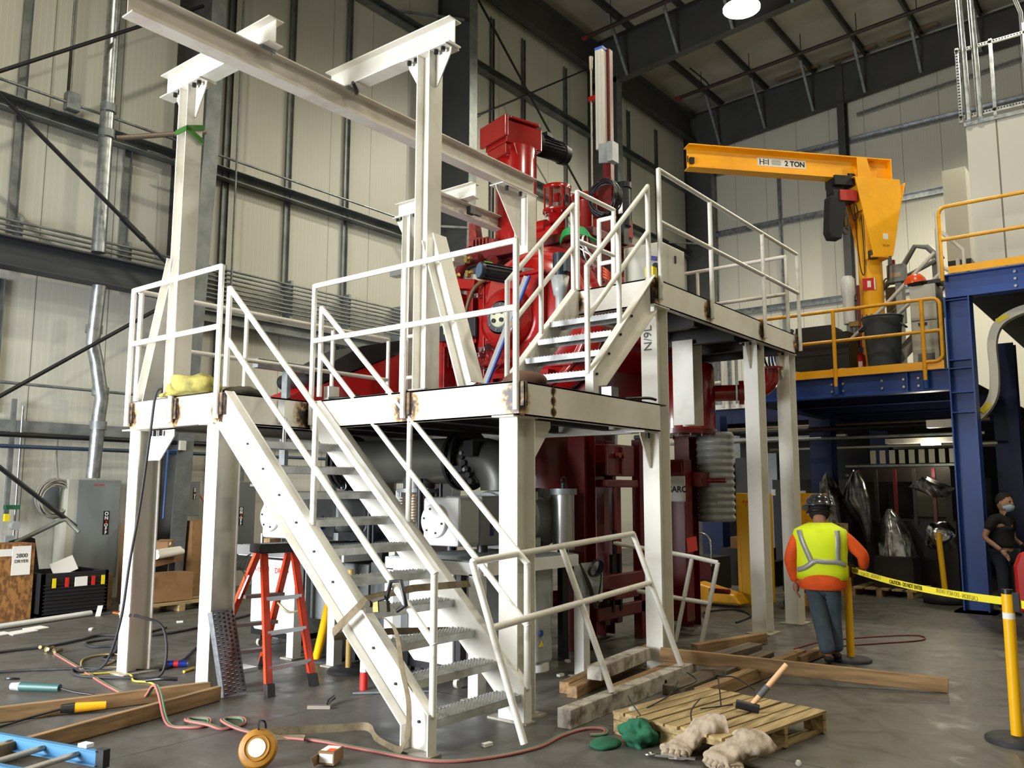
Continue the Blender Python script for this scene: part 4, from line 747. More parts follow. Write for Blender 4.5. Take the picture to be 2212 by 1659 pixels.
def drycab(lab, x0, x1, y0, y1, z0, z1, left):
    t = thing('pump_cabinet', lab, 'cabinet', ((x0+x1)/2, (y0+y1)/2, z0)); q = MB(); q.box(x0+.03, x1, y0, y1, z0, z1); build('body', q, BLACK, t)
    q = MB(); q.prism([(y0+.06, z0+.06), (y1-.1, z0+.06), (y1-.02, z0+.13), (y1-.02, z1-.02), (y0+.06, z1-.02)], (x0, 0, 0), YX, ZZ, (.04, 0, 0)); p = build('front_panel', q, PUMPW, t, bevel=.012)
    build('side_panel', MB().box(x0+.1, x1-.05, y0-.015, y0, z0+.06, z1-.05), PUMPG, t)
    text('DRYVAC', (x0, y0+.22, z1-.13), (0, -1, 0), ZZ, .075, TXR, p, bold=.0015)
    if left: text('Leybold', (x0, y1-.2, z1-.12), (0, -1, 0), ZZ, .075, TXR, p)
    for yy in (y0+.08, y1-.08):
        c = build('caster', MB().cyl((x0+.1, yy-.02, .045), (x0+.1, yy+.02, .045), .045, n=16), mat('caster_grey', '#a8a49a', .5), t); build('caster_fork', MB().box(x0+.07, x0+.14, yy-.035, yy+.035, .07, z0), STEEL, c)
    return t
drycab('white dry pump cabinet with red lettering seen through the lower stair treads', 5.34, 6.3, 4.76, 5.36, .13, .96, 0)
drycab('white dry pump cabinet with red lettering behind the orange step ladder', 5.5, 6.6, 7.06, 7.84, .13, .93, 1)
t = thing('pump_cabinet', 'tall grey pump cabinet with rounded foot and warning labels right of the front corner column', 'cabinet', (6.1, 4.45, .1))
q = MB(); q.box(5.95, 6.2, 4.42, 4.8, .15, 1.0); q.box(6.0, 6.26, 4.45, 4.8, .5, 1.0); build('body', q, PUMPG, t, bevel=.03); q = MB(); q.cyl((6.1, 4.6, .08), (6.1, 4.6, .95), .17, n=24); build('rounded_shell', q, PUMPW, t)
q = MB(); q.prism([(-.03, 0), (.03, 0), (0, .055)], (6.02, 4.442, .3), XX, ZZ, (0, .003, 0)); q.v = [v+V((.0, -.028, 0)) for v in q.v]; build('warning_label', q, YLAB, t); build('blue_label', MB().cyl((6.02, 4.418, .41), (6.02, 4.412, .41), .028, n=16), BLUE, t)
t = thing('pump_silencer', 'cream upright cylinder with small warning triangle under the platform behind the staircase', 'cylinder', (5.86, 6.72, .05))
build('body', MB().lathe([(.14, 0), (.16, .02), (.16, .72), (.12, .8)], (5.86, 6.72, .06), ZZ, 28), mat('cream_enamel', '#c8c2b4', .4), t); build('warning_label', MB().prism([(-.025, 0), (.025, 0), (0, .045)], (5.715, 6.64, .22), (.45, -.9, 0), ZZ, (-.003, -.002, 0)), YLAB, t); q = MB()
for a in (0, 2.1, 4.2): q.cyl((5.86+.1*math.cos(a), 6.72+.1*math.sin(a), 0), (5.86+.1*math.cos(a), 6.72+.1*math.sin(a), .07), .03, n=8)
build('foot', q, BLACK, t)
t = thing('pump_housing', 'dark grey tall pump housing with purple mark behind the yellow leaning post', 'cabinet', (5.8, 6.3, .25)); build('body', MB().box(5.62, 6.3, 6.15, 6.3, .2, .92).box(5.62, 6.2, 6.3, 7.0, .35, .92), mat('housing_grey', '#6f7474', .45), t, bevel=.015)
build('purple_mark', MB().box(5.612, 5.62, 6.86, 6.92, .72, .88), mat('purple_mark2', '#2c2478', .5), t); q = MB(); q.lathe([(.09, 0), (.12, .05), (.12, .14), (.06, .2)], (5.85, 6.5, .3), (-1, 0, 0), 20); build('pump_head', q, DARKMETAL, t); build('support', MB().box(5.7, 6.2, 6.4, 6.9, 0, .2), DARKMETAL, t)
t = thing('filter_box', 'dark grey equipment box with yellow knob seen between the middle stair treads', 'equipment box', (5.8, 5.9, .3)); build('body', MB().box(5.6, 6.5, 5.6, 6.1, .3, .95), mat('dark_box', '#565b5b', .5), t, bevel=.01); build('knob', MB().lathe([(.05, 0), (.045, .04), (.02, .05)], (5.6, 5.72, .75), (-1, 0, 0), 16), YLAB, t); build('handle', MB().box(5.59, 5.6, 5.85, 5.95, .8, .86), BLACK, t); build('foot', MB().box(5.7, 6.4, 5.65, 6.05, 0, .3), DARKMETAL, t)
# big charcoal ducting
DU = thing('vacuum_duct', 'big charcoal vacuum duct with flanges and elbow under the lower platform', 'duct', (6.5, 6.2, 1.6))
q = MB(); q.tube([(6.5, 7.5, 1.94), (6.5, 5.75, 1.92)], .235, 32); build('duct', q, PIPEB, DU); q = MB(); q.tube([(6.5, 5.66, 1.92)]+arc((6.5, 5.5, 1.64), (0, -1, 0), ZZ, .28, 90, 0, 10)+[(6.5, 5.22, 1.62)], .225, 32); build('duct', q, PIPEB, DU)
for y in (7.5, 7.42, 5.75, 5.66): q = MB(); q.lathe([(.31, -.02), (.31, .02)], (6.5, y, 1.93), YX, 36); bolts(q, (6.5, y, 1.93), YX, .28, 18, .014, .07); build('flange', q, DARKMETAL, DU)
for y in (6.36,): q = MB(); q.tube([(6.5, y, 1.95), (6.5, y, 1.62)], .17, 24); build('duct_branch', q, PIPEB, DU)
q = MB(); q.lathe([(.23, 0), (.23, .04)], (6.5, 6.36, 1.6), ZZ, 30); q.lathe([(.23, 0), (.23, .04)], (6.5, 6.36, 1.24), ZZ, 30); bolts(q, (6.5, 6.36, 1.6), ZZ, .21, 12, .014, .09); bolts(q, (6.5, 6.36, 1.26), ZZ, .21, 12, .014, .09); build('flange', q, GALVD, DU)
q = MB(); pr = []
for k in range(11): pr += [(.17, 1.285+.029*k), (.205, 1.285+.029*k+.009), (.205, 1.285+.029*k+.014), (.17, 1.285+.029*k+.024)]
q.lathe(pr, (6.5, 6.36, 0), ZZ, 32); build('bellows', q, mat('bellows_steel', '#a89888', .28, .9), DU)
q = MB(); q.lathe([(.17, 0), (.17, .14), (.1, .18)], (6.5, 6.36, 1.06), ZZ, 24); build('pump_inlet', q, DARKMETAL, DU)
q = MB()
for k in range(5): q.cyl((6.3, 5.55-.03*k, 1.95-.06*k), (6.24, 5.55-.03*k, 1.95-.06*k), .03, n=8)
q.box(6.2, 6.3, 5.36, 5.48, 1.95, 2.1); q.box(6.22, 6.3, 5.52, 5.62, 1.8, 1.86); build('gate_valve_fitting', q, DARKMETAL, DU); q = MB()
for p in ((6.22, 5.6, 1.8), (6.22, 5.5, 1.98), (6.2, 5.44, 1.82)): q.cyl(p, (p[0]-.04, p[1], p[2]), .02, n=8)
build('steel_nut', q, STEEL, DU)
q = MB(); q.cyl((6.5, 7.05, 1.06), (6.5, 7.05, 1.74), .02, n=8); q.cyl((6.5, 6.05, 1.06), (6.5, 6.05, 1.74), .02, n=8); q.cyl((6.3, 6.15, 1.06), (6.3, 6.15, 1.74), .03, n=8); q.cyl((6.3, 6.9, 1.06), (6.3, 6.9, 1.74), .03, n=8); build('hanger', q, DARKMETAL, DU)
t = thing('gas_bottle_cap', 'blue and white round vessel beside the bellows under the platform', 'vessel', (6.9, 6.85, 1.06)); q = MB(); q.lathe([(.12, 0), (.12, .36), (.08, .44)], (6.9, 6.9, 1.06), ZZ, 20); build('body', q, mat('vessel_blue', '#1b66b8', .4), t); build('white_shield', MB().box(6.76, 6.78, 6.86, 6.98, 1.3, 1.62), PUMPW, t)
t = thing('condenser_cylinder', 'brushed steel upright cylinder with cap right of the front corner column', 'cylinder', (7.0, 4.86, 0)); build('body', MB().cyl((7.0, 4.86, 1.05), (7.0, 4.86, 1.58), .11, n=28), mat('brushed_steel', '#b8babb', .3, .9), t); build('cap', MB().cyl((7.0, 4.86, 1.58), (7.0, 4.86, 1.64), .135, n=28), GALVD, t); build('stand', MB().box(6.95, 7.05, 4.84, 4.9, 0, 1.05), DARKMETAL, t); q = MB(); q.ring((7.0, 4.86, 1.72), YX, .03, .012, 14, 6); q.cyl((7.0, 4.86, 1.64), (7.0, 4.86, 1.7), .03, n=8); build('eye_bolt', q, DARKMETAL, t)
t = thing('switch_panel', 'grey wall panel with hanging black cable loops on the pump frame right leg', 'panel', (6.56, 4.3, .5)); build('plate', MB().box(6.40, 6.75, 4.255, 4.27, .62, .98), PUMPG, t); q = MB()
for k in range(3): q.tube(smooth([(6.36, 4.24, .98), (6.46+.02*k, 4.23, .8), (6.58, 4.22, .58+.03*k), (6.68, 4.23, .8), (6.7, 4.24, .96)]), .008, 6)
for k in range(4): q.ring((6.58, 4.235-.01*k, .93), (.1*k, 1, .4), .08, .008, 18, 5)
build('cable_loop', q, BLACK, t)
q = MB(); q.cyl((5.55, 7.72, 1.06), (5.55, 7.72, 1.17), .03, n=16); one('steel_sleeve', q, STEEL, 'short shiny steel sleeve standing on the rear pump frame edge', 'sleeve')
q = MB(); q.box(5.42, 5.56, 7.42, 7.52, 1.065, 1.13); one('wood_block', q, LUM, 'small wood block on the rear pump frame under the white pump', 'wood block')
q = MB(); q.box(5.5, 5.65, 5.4, 5.5, 1.06, 1.12); q.box(5.55, 5.75, 5.25, 5.3, 1.06, 1.14)
for i, (x, y, z, w, h, m, lab) in enumerate(((5.6, 5.95, .95, .12, .1, BLACK, 'small black box on the dark equipment box'), (5.62, 5.8, .95, .1, .13, BEIGE, 'small beige box on the dark equipment box'), (5.62, 5.66, .95, .08, .12, YLAB, 'small yellow box on the dark equipment box'))):
    one('small_box', MB().box(x, x+w, y, y+w*.8, z, z+h), m, lab, 'box', 'small boxes behind the stair treads')
# ---------------------------------------------------------------- blue mezzanine, jib crane, background
BLUED = mat('shaded_blue_steel', '#142a5c', .6, 0, '#10203f', 1.5, .4, .7)  # darker copy of the blue steel, with the mezzanine's shade in the colour
MZ = thing('blue_mezzanine', 'blue steel mezzanine with yellow toe boards and yellow pipe railings on the right', 'mezzanine', (14.5, 2.5, 0))
c = build('column', MB().ibeam((13.25, 2.345, .02), (13.25, 2.345, 4.36), YX, .32, .28, .012, .018), BLUE, MZ, org=(13.25, 2.345, 0))
for z in (4.32, 3.46, 3.0, 2.72, 3.34): build('stiffener', MB().box(13.12, 13.24, 2.2, 2.49, z-.006, z+.006), BLUE, c); build('base_plate', MB().box(13.0, 13.5, 2.1, 2.6, 0, .02), BLUE, c)
for x, y, h in ((13.3, -2.5, 4.36), (16.5, 5.4, 3.05), (18.0, 2.5, 4.36), (13.3, 6.15, 3.05), (18, -2.5, 4.36), (20.5, 5.4, 3.05)):
    if (x, y) == (13.3, 6.15): x, y = 14.9, 6.9
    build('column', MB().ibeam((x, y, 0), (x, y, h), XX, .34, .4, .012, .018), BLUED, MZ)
q = MB(); q.ibeam((13.22, 2.51, 3.2), (13.22, 5.35, 3.2), ZZ, .31, .2, .012, .016); fb = build('front_beam', q, BLUE, MZ)
q = MB()
for y in (3.12, 2.92, 3.42, 3.98, 4.15, 4.85, 5.0): 
    for z in (3.14, 3.25): q.cyl((13.21, y, z), (13.19, y, z), .018, n=8)
build('bolt', q, GALV, fb); build('beam_stiffener', MB().box(13.13, 13.21, 3.05, 3.062, 3.06, 3.34), BLUE, fb)
build('front_beam', MB().ibeam((13.22, 2.5, 4.52), (13.22, -6, 4.52), ZZ, .34, .22, .012, .016), BLUE, MZ)
q = MB()
for z in (4.42, 4.52, 4.62): q.cyl((13.21, 1.62, z), (13.18, 1.62, z), .02, n=8)
build('bolt', q, GALV, MZ)
q = MB()
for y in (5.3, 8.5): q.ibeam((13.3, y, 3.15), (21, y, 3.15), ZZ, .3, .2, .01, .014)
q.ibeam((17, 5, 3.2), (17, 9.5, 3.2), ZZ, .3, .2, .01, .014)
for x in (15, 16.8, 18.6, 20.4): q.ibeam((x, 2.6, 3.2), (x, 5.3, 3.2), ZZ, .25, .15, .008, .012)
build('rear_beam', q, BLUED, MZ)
build('deck', MB().box(13.15, 26.6, 2.52, 5.4, 3.345, 3.36).box(16.9, 26.6, 5.4, 9.4, 3.345, 3.36), DECK, MZ); build('upper_deck', MB().box(13.15, 26.6, -6, 2.5, 4.685, 4.70), DECK, MZ)
build('toe_board', MB().box(13.10, 13.12, 2.55, 5.35, 3.35, 3.47), YEL, MZ); build('toe_board', MB().box(13.10, 13.12, -6, 2.42, 4.70, 4.80), YEL, MZ); build('toe_board', MB().box(16.88, 16.9, 5.4, 9.4, 3.36, 3.46), WHITEG, MZ)
for z in (3.9,): build('mid_rail', MB().tube([(13.1, 5.3, z), (13.1, 2.56, z)], .025, 10), YELR, MZ)
build('top_rail', MB().tube([(13.1, 5.3, 4.37)]+arc((13.1, 2.66, 4.27), (0, -1, 0), ZZ, .1, 90, 0, 6)+arc((13.1, 2.66, 3.56), (0, -1, 0), ZZ, .1, 0, -90, 6)+[(13.1, 2.8, 3.46)], .026, 10), YELR, MZ)
for y in (5.28, 4.05, 2.80): build('rail_post', MB().cyl((13.09, y, 3.2), (13.09, y, 4.37), .03, n=10), YELR, MZ); build('post_sleeve', MB().cyl((13.1, y, 3.08), (13.1, y, 3.3), .036, n=10), BLUE, MZ)
build('mid_rail', MB().tube([(13.1, 2.5, 5.2), (13.1, -6, 5.2)], .026, 10), YELR, MZ)
build('top_rail', MB().tube([(13.1, 2.5, 4.6), (13.1, 2.5, 5.58)]+arc((13.1, 2.4, 5.58), YX, ZZ, .1, 0, 90, 6)+[(13.1, -6, 5.68)], .027, 10), YELR, MZ)
build('rail_post', MB().cyl((13.09, .0, 4.5), (13.09, 0, 5.68), .03, n=10), YELR, MZ)
# jib crane
JC = thing('jib_crane', 'yellow two ton pillar jib crane on the blue mezzanine with its boom pointing left', 'crane', (14.6, 3.87, 3.36))
build('pillar', MB().cyl((14.6, 3.87, 3.36), (14.6, 3.87, 6.9), .19, n=36), YEL, JC)
JD = V((.7507, -.6606, 0)); JN = V((-.6606, -.7507, 0)); JP = V((14.5, 3.77, 0))
bo = build('boom', MB().ibeam(JP-JD*3.25+V((0, 0, 6.965)), JP+JD*.32+V((0, 0, 6.965)), ZZ, .39, .22, .012, .018), YEL, JC, org=(14.5, 3.77, 6.9))
q = MB(); q.obox(JP-JD*3.24+V((0, 0, 6.93)), JD, JN, ZZ, .01, .06, .1); q.obox(JP-JD*3.18+JN*.04+V((0, 0, 6.9)), JD, JN, ZZ, .07, .05, .1); build('end_stop', q, DARKMETAL, bo)
pl = build('capacity_plate', MB().obox(JP-JD*1.6+JN*.008+V((0, 0, 6.985)), JD, JN, ZZ, .86, .006, .14), PAPER, bo)
def jt(s, off, dz, sz, m=TXB, **k): text(s, JP+JD*off+JN*.013+V((0, 0, 6.985+dz)), JD, ZZ, sz, m, pl, **k)
jt('2 TON', -1.37, -.005, .12, bold=.004)
q = MB()
for a, w, h, z in ((-1.985, .016, .1, 0), (-1.92, .016, .1, 0), (-1.953, .06, .012, 0), (-1.88, .05, .012, .02), (-1.88, .05, .012, -.02), (-1.84, .014, .1, 0)): q.obox(JP+JD*a+JN*.013+V((0, 0, 6.985+z)), JD, JN, ZZ, w, .003, h)
for k in range(5): q.obox(JP+JD*-1.70+JN*.013+V((0, 0, 7.02-.018*k)), JD, JN, ZZ, .15+.03*(k % 2), .003, .004)
build('logo_and_print', q, TXB, pl)
q = MB(); W2 = .2
for s in (-1, 1): q.prism([(-.42, 6.77), (.40, 6.77), (.42, 6.5), (.27, 5.75), (.2, 5.45), (-.15, 5.42), (-.18, 5.6)], JP+JN*(W2*s)+V((0, 0, 0)), JD, ZZ, JN*.014)
q.obox(JP+JD*-.02+V((0, 0, 6.765)), JD, JN, ZZ, .84, .42, .014); q.obox(JP+JD*.0+V((0, 0, 5.44)), JD, JN, ZZ, .34, .42, .03); q.obox(JP+JD*.335+V((0, 0, 6.1)), V((.2, -.17, .98)), JN, JD, 1.3, .42, .012)
q.obox(JP-JD*.30+V((0, 0, 6.5)), V((-.2, .18, .98)), JN, JD, .5, .42, .012); build('pivot_housing', q, YEL, JC, bevel=.004)
q = MB(); q.prism([(-.30, 7.15), (-.12, 7.15), (-.02, 6.78), (-.30, 6.78)], JP+JN*.1, JD, ZZ, JN*.012); q.obox(JP+JD*.33+V((0, 0, 6.965)), JD, JN, ZZ, .016, .22, .40); build('boom_gusset', q, YEL, bo)
q = MB(); q.cyl(JP-JD*.1+JN*.12+V((0, 0, 5.42)), JP-JD*.1+JN*.12+V((0, 0, 5.55)), .08, n=18); q.box(14.45, 14.5, 3.5, 3.55, 5.3, 5.45); build('roller', q, mat('roller_dark', '#3b3524', .5), JC)
build('label', MB().obox(JP+JD*.08+JN*.216+V((0, 0, 5.78)), JD, JN, ZZ, .09, .003, .1), PAPER, JC)
text('TC-2T', JP+JD*.08+JN*.216+V((0, 0, 5.62)), JD, ZZ, .05, TXB, JC)
vd = V((-.966, -.258, 0)); vx = V((.258, -.966, 0)); sg = build('fire_sign', MB().obox(V((14.6, 3.87, 5.02))+vd*.195-vx*.03, vx, vd, ZZ, .2, .006, .2), mat('sign_red', '#c41a1a', .4), JC)
q = MB(); q.obox(V((14.6, 3.87, 5.02))+vd*.2-vx*.03, vx, vd, ZZ, .055, .004, .11); q.obox(V((14.6, 3.87, 5.02))+vd*.198+vx*.055, vx, vd, ZZ, .02, .004, .2); build('extinguisher_symbol', q, PAPER, sg); text('1A5452', V((14.6, 3.87, 4.47))+vd*.2, vx, ZZ, .12, TXB, JC)
HO = thing('chain_hoist', 'black and red electric chain hoist with hook hanging under the yellow boom', 'hoist', (14.1, 4.13, 6.0)); HP = JP-JD*.62
q = MB(); q.obox(HP+JD*.05+V((0, 0, 6.72)), JD, JN, ZZ, .34, .3, .16); q.obox(HP-JD*.05+V((0, 0, 6.6)), JD, JN, ZZ, .2, .16, .2); q.cyl(HP+JD*.2+V((0, 0, 6.82)), HP+JD*.3+V((0, 0, 6.82)), .08, n=12); build('trolley', q, DARKMETAL, HO)
build('hoist_body', MB().obox(HP+JD*.06+V((0, 0, 6.47)), JD, JN, ZZ, .4, .24, .2), DARKMETAL, HO, bevel=.03); build('red_cover', MB().obox(HP+JD*.12+JN*.13+V((0, 0, 6.47)), JD, JN, ZZ, .3, .02, .18).obox(HP+JD*.27+V((0, 0, 6.47)), JD, JN, ZZ, .02, .2, .18), mat('hoist_red', '#b8332c', .4), HO)
build('chain_bag', MB().prism([(-.2, 0), (.1, .02), (.02, -.5), (-.02, -.72), (-.2, -.72), (-.25, -.6)], HP+V((0, 0, 6.45))-JN*.08, JD, ZZ, JN*.2), mat('bag_black', '#1c1d20', .8), HO, bevel=.02)
q = MB(); q.cyl(HP+JD*.12+V((0, 0, 6.1)), HP+JD*.12+V((0, 0, 6.4)), .012, n=6); q.cyl(HP+JD*.12+V((0, 0, 5.98)), HP+JD*.12+V((0, 0, 6.12)), .05, n=12); q.tube(arc(HP+JD*.12+V((0, 0, 5.90)), JD, ZZ, .05, 90, -170, 12), .014, 6); build('hook', q, mat('hook_bronze', '#6b5a3a', .4, .6), HO)
q = MB(); q.tube(smooth([HP+JD*.2+V((0, 0, 6.4)), HP+JD*.28+V((0, 0, 6.1)), HP+JD*.36+V((0, 0, 6.2)), HP+JD*.33+V((0, 0, 6.38))]), .01, 6); q.tube(smooth([HP+JD*.3+V((0, 0, 6.4)), HP+JD*.33+V((0, 0, 5.6)), HP+JD*.38+V((0, 0, 5.2)), HP+JD*.44+V((0, 0, 5.3)), HP+JD*.42+V((0, 0, 6.2))]), .009, 6); build('pendant_cable', q, BLACK, HO)
# things on the mezzanine
def on(nm, q, m, lab, cat, **k): return one(nm, q, m, lab, cat, **k)
t = thing('trash_can', 'large dark grey plastic trash can on the blue mezzanine in front of the crane pillar', 'trash can', (13.6, 3.45, 3.36)); GC = mat('bin_grey', '#3c434a', .5)
build('body', MB().lathe([(.22, 0), (.27, .75), (.29, .84), (.30, .9), (.27, .92), (.26, .88)], (13.6, 3.47, 3.37), ZZ, 32), GC, t); build('rim', MB().ring((13.6, 3.47, 4.27), ZZ, .295, .014, 32), GC, t)
q = MB()
for s in (-1, 1): q.tube(smooth([(13.6-.05, 3.47+s*.27, 4.15), (13.55, 3.47+s*.33, 4.1), (13.65, 3.47+s*.33, 4.1), (13.7, 3.47+s*.27, 4.15)]), .018, 6)
build('handle', q, GC, t)
for y0, y1, z1, lab in ((4.28, 4.85, 4.28, 'black plastic crate cabinet on the mezzanine left of the crane'), (4.02, 4.24, 4.15, 'narrow black box on the mezzanine just left of the crane pillar')):
    t = on('black_cabinet', MB().box(13.7, 14.3, y0, y1, 3.365, z1), mat('cab_black', '#1a1817', .6), lab, 'cabinet'); build('door_line', MB().box(13.69, 13.7, y0+.02, y1-.02, 3.8, 3.82), BLACK, t)
t = thing('air_conditioner', 'tall light grey enclosure with vents on the mezzanine beside the blue column', 'enclosure', (13.6, 2.85, 3.36)); build('body', MB().box(13.4, 13.9, 2.66, 3.02, 3.365, 4.66), BEIGE, t, bevel=.01); q = MB()
for k in range(7): q.box(13.392, 13.4, 2.72, 2.95, 3.5+.02*k, 3.508+.02*k)
build('vent', q, DARKMETAL, t); build('handle', MB().box(13.385, 13.4, 2.8, 2.92, 4.05, 4.09), DARKMETAL, t); build('seam', MB().box(13.396, 13.4, 2.67, 3.01, 4.12, 4.13), DARKMETAL, t)
t = thing('hard_hat', 'orange hard hat lying on top of the light grey enclosure on the mezzanine', 'hard hat', (13.5, 2.95, 4.68)); build('shell', MB().lathe([(.16, 0), (.14, .06), (.09, .12), (.01, .14)], (13.5, 2.95, 4.72), (-.15, .1, 1), 24), mat('hat_orange', '#e2531f', .25), t); build('liner', MB().lathe([(.13, -.05), (.165, 0)], (13.5, 2.9, 4.70), ZZ, 20), BLACK, t)
q = MB(); q.box(13.42, 13.7, 2.6, 2.85, 4.665, 4.72); on('dark_cloth', q, BLACK, 'black folded cloth next to the orange hard hat', 'cloth')
t = thing('water_filter', 'white upright filter cylinder with brass valve left of the crane pillar', 'filter', (14.2, 4.15, 3.4)); build('housing', MB().lathe([(.09, 0), (.09, .45), (.11, .5), (.11, .75), (.07, .8)], (14.2, 4.13, 4.35), ZZ, 22), PUMPW, t); build('pipe', MB().cyl((14.2, 4.13, 3.36), (14.2, 4.13, 4.35), .05, n=12), PUMPG, t); build('valve', MB().box(14.05, 14.15, 3.95, 4.1, 4.28, 4.36), mat('brass_b', '#8a7440', .4, .6), t); build('red_pipe', MB().cyl((14.3, 4.0, 3.4), (14.3, 4.0, 5.0), .025, n=8), mat('pipe_red', '#7c2420', .5), t)
t = thing('fire_extinguisher', 'small red fire extinguisher at the foot of the crane pillar', 'fire extinguisher', (13.9, 3.9, 3.36)); build('tank', MB().lathe([(.06, 0), (.065, .02), (.065, .36), (.03, .42)], (13.8, 3.86, 3.38), ZZ, 16), mat('ext_red', '#b51f1c', .3), t); build('head', MB().box(13.76, 13.84, 3.83, 3.9, 3.8, 3.88), BLACK, t); build('label', MB().box(13.73, 13.735, 3.83, 3.89, 3.5, 3.65), PAPER, t)
for i, (x, y) in enumerate(((14.2, 5.0), (14.25, 5.12), (14.22, 5.25), (14.2, 5.38))):
    q = MB()
    for k in range(3): q.ring((x, y+.03*k, 3.98), (.15*i-.2, 1, .1*k), .36+.02*k, .02, 26, 6)
    on('hose_coil', q, [mat('coil_grey', '#8e9090', .5), BLACK, mat('coil_blue', '#2a4f8c', .5), BLACK][i], ['grey hose coil hanging at the left end of the mezzanine railing', 'black hose coil next to the grey one at the mezzanine railing', 'blue hose coil in the middle of the coils at the railing', 'black hose coil farthest left behind the upper platform rail post'][i], 'hose coil', group='hose coils on the mezzanine')
q = MB(); q.box(14.1, 14.3, 4.85, 5.5, 3.365, 3.6); on('hose_box', q, BLACK, 'low black box under the hose coils on the mezzanine', 'box')
for i, y in enumerate((5.0, 4.68, 4.1, 3.98)): on('glass_cup', MB().lathe([(.045, 0), (.05, .1), (.055, .12)], (13.2, y, 3.47-.105), ZZ, 14), mat('cup_clear', '#d8d4cc', .1, 0), ['clear cup on the mezzanine edge at far left', 'clear cup on the mezzanine edge below the black cabinet', 'clear cup on the mezzanine edge right of the middle yellow post', 'clear cup on the mezzanine edge nearest the trash can'][i], 'cup', group='cups along the toe board')
# white stair and pipework behind the crane
SR = thing('white_stair', 'white pipe handrails of a stair climbing right behind the crane to the upper mezzanine', 'staircase', (14, 3.2, 3.36)); WP = mat('stair_white', '#c9c5ba', .5)
q = MB(); q.tube([(13.8, 4.0, 4.03), (13.8, 3.68, 4.3), (13.8, 2.72, 5.22)], .03, 8); build('handrail', q, WP, SR); q = MB(); q.tube([(13.8, 3.5, 4.15), (13.8, 2.62, 4.92)], .03, 8); build('mid_rail', q, WP, SR)
for a in (((13.8, 2.66, 4.7), (13.8, 2.66, 5.85)), ((13.8, 3.05, 4.3), (13.8, 3.05, 4.9)), ((14.2, 2.75, 4.7), (14.2, 2.75, 5.7)), ((14.3, 2.5, 4.7), (14.3, 2.5, 5.2)), ((14.3, 2.62, 4.7), (14.3, 2.62, 5.0))): build('rail_post', MB().cyl(*a, .03, n=8), WP, SR)
q = MB(); q.bar((14.1, 3.5, 3.6), (14.1, 2.6, 4.5), .02, .2); build('stringer', q, WP, SR); q = MB(); q.tube([(14.2, 2.75, 5.7), (14.2, 2.4, 5.3), (14.2, 2.4, 4.8)], .03, 8); q.tube([(14.2, 2.75, 5.1), (14.2, 2.45, 4.9)], .03, 8); build('brace', q, WP, SR)
t = thing('control_stand', 'grey junction box with red beacon on a pipe stand behind the trash can', 'control box', (15, 3.6, 3.36)); build('post', MB().box(14.95, 15.05, 3.48, 3.58, 3.36, 5.1), PUMPG, t); build('box', MB().box(14.85, 15.05, 3.4, 3.68, 5.1, 5.4), EGREY, t, bevel=.01); build('beacon', MB().cyl((14.95, 3.6, 5.4), (14.95, 3.6, 5.5), .04, n=12), mat('beacon_red', '#7b1713', .3), t); build('plate', MB().box(14.845, 14.85, 3.46, 3.62, 5.18, 5.26), mat('plate_bronze', '#a89a7a', .4), t)
q = MB(); q.tube([(15.2, 3.9, 5.05), (15.2, 3.55, 5.35), (15.2, 3.3, 5.75), (15.2, 3.1, 5.7), (15.2, 2.9, 5.45)], .05, 8); q.tube([(15.4, 3.5, 5.3), (15.4, 2.9, 5.55)], .04, 8); q.tube([(15.4, 3.4, 5.0), (15.4, 2.7, 5.2)], .04, 8); q.tube([(15.3, 3.3, 5.2), (15.3, 2.85, 4.7)], .04, 8); q.tube([(15.3, 3.2, 4.6), (15.3, 2.8, 5.2)], .04, 8); q.box(15.2, 15.5, 3.55, 3.8, 4.5, 5.1); q.tube(smooth([(15, 3.8, 4.9), (15, 3.75, 5.2), (15, 3.55, 5.15), (15, 3.5, 4.8), (15, 3.7, 4.6)]), .015, 6); q.box(15.1, 15.2, 3.6, 3.66, 3.4, 5); q.box(15.45, 15.6, 3.0, 3.1, 3.4, 5.6); q.box(15.2, 15.3, 3.9, 3.95, 3.36, 4.9)
on('pipe_rack', q, mat('rack_grey', '#6a6b66', .5), 'tangle of dark grey pipes and struts behind the crane pillar', 'pipe rack')
q = MB(); q.tube(smooth([(14.7, 3.64, 6.0), (14.7, 3.6, 5.5), (14.68, 3.62, 5.1)]), .012, 6); on('hanging_cable', q, BLACK, 'black cable hanging down along the right side of the crane pillar', 'cable')
# white panel enclosure on the upper mezzanine
EN = thing('panel_enclosure', 'large cream panelled enclosure standing on the upper mezzanine at the right edge', 'enclosure', (15.5, 0, 4.7)); PE = panel_mat('enclosure_panels', 1, '#c9c7bd', '#c3c1b6', 2.2, .35, 5)
build('wall_panel', MB().box(14.4, 17.5, -5, 2.28, 4.95, 7.3), PE, EN); build('base_strip', MB().box(14.38, 17.5, -5, 2.28, 4.71, 4.95), DARKMETAL, EN); build('edge_trim', MB().box(14.36, 14.42, -5, 2.3, 7.3, 7.36), GALV, EN)
t = thing('wall_box', 'narrow cream box unit on the wall left of the panelled enclosure', 'box unit', (17, 3, 5)); build('body', MB().box(17.6, 18.0, 2.85, 3.25, 6.0, 7.8), BEIGE, t); build('dark_base', MB().box(17.6, 18.0, 2.85, 3.25, 5.85, 6.0), DARKMETAL, t); build('support', MB().box(17.7, 17.8, 2.9, 3.0, 3.36, 5.85), PUMPG, t)
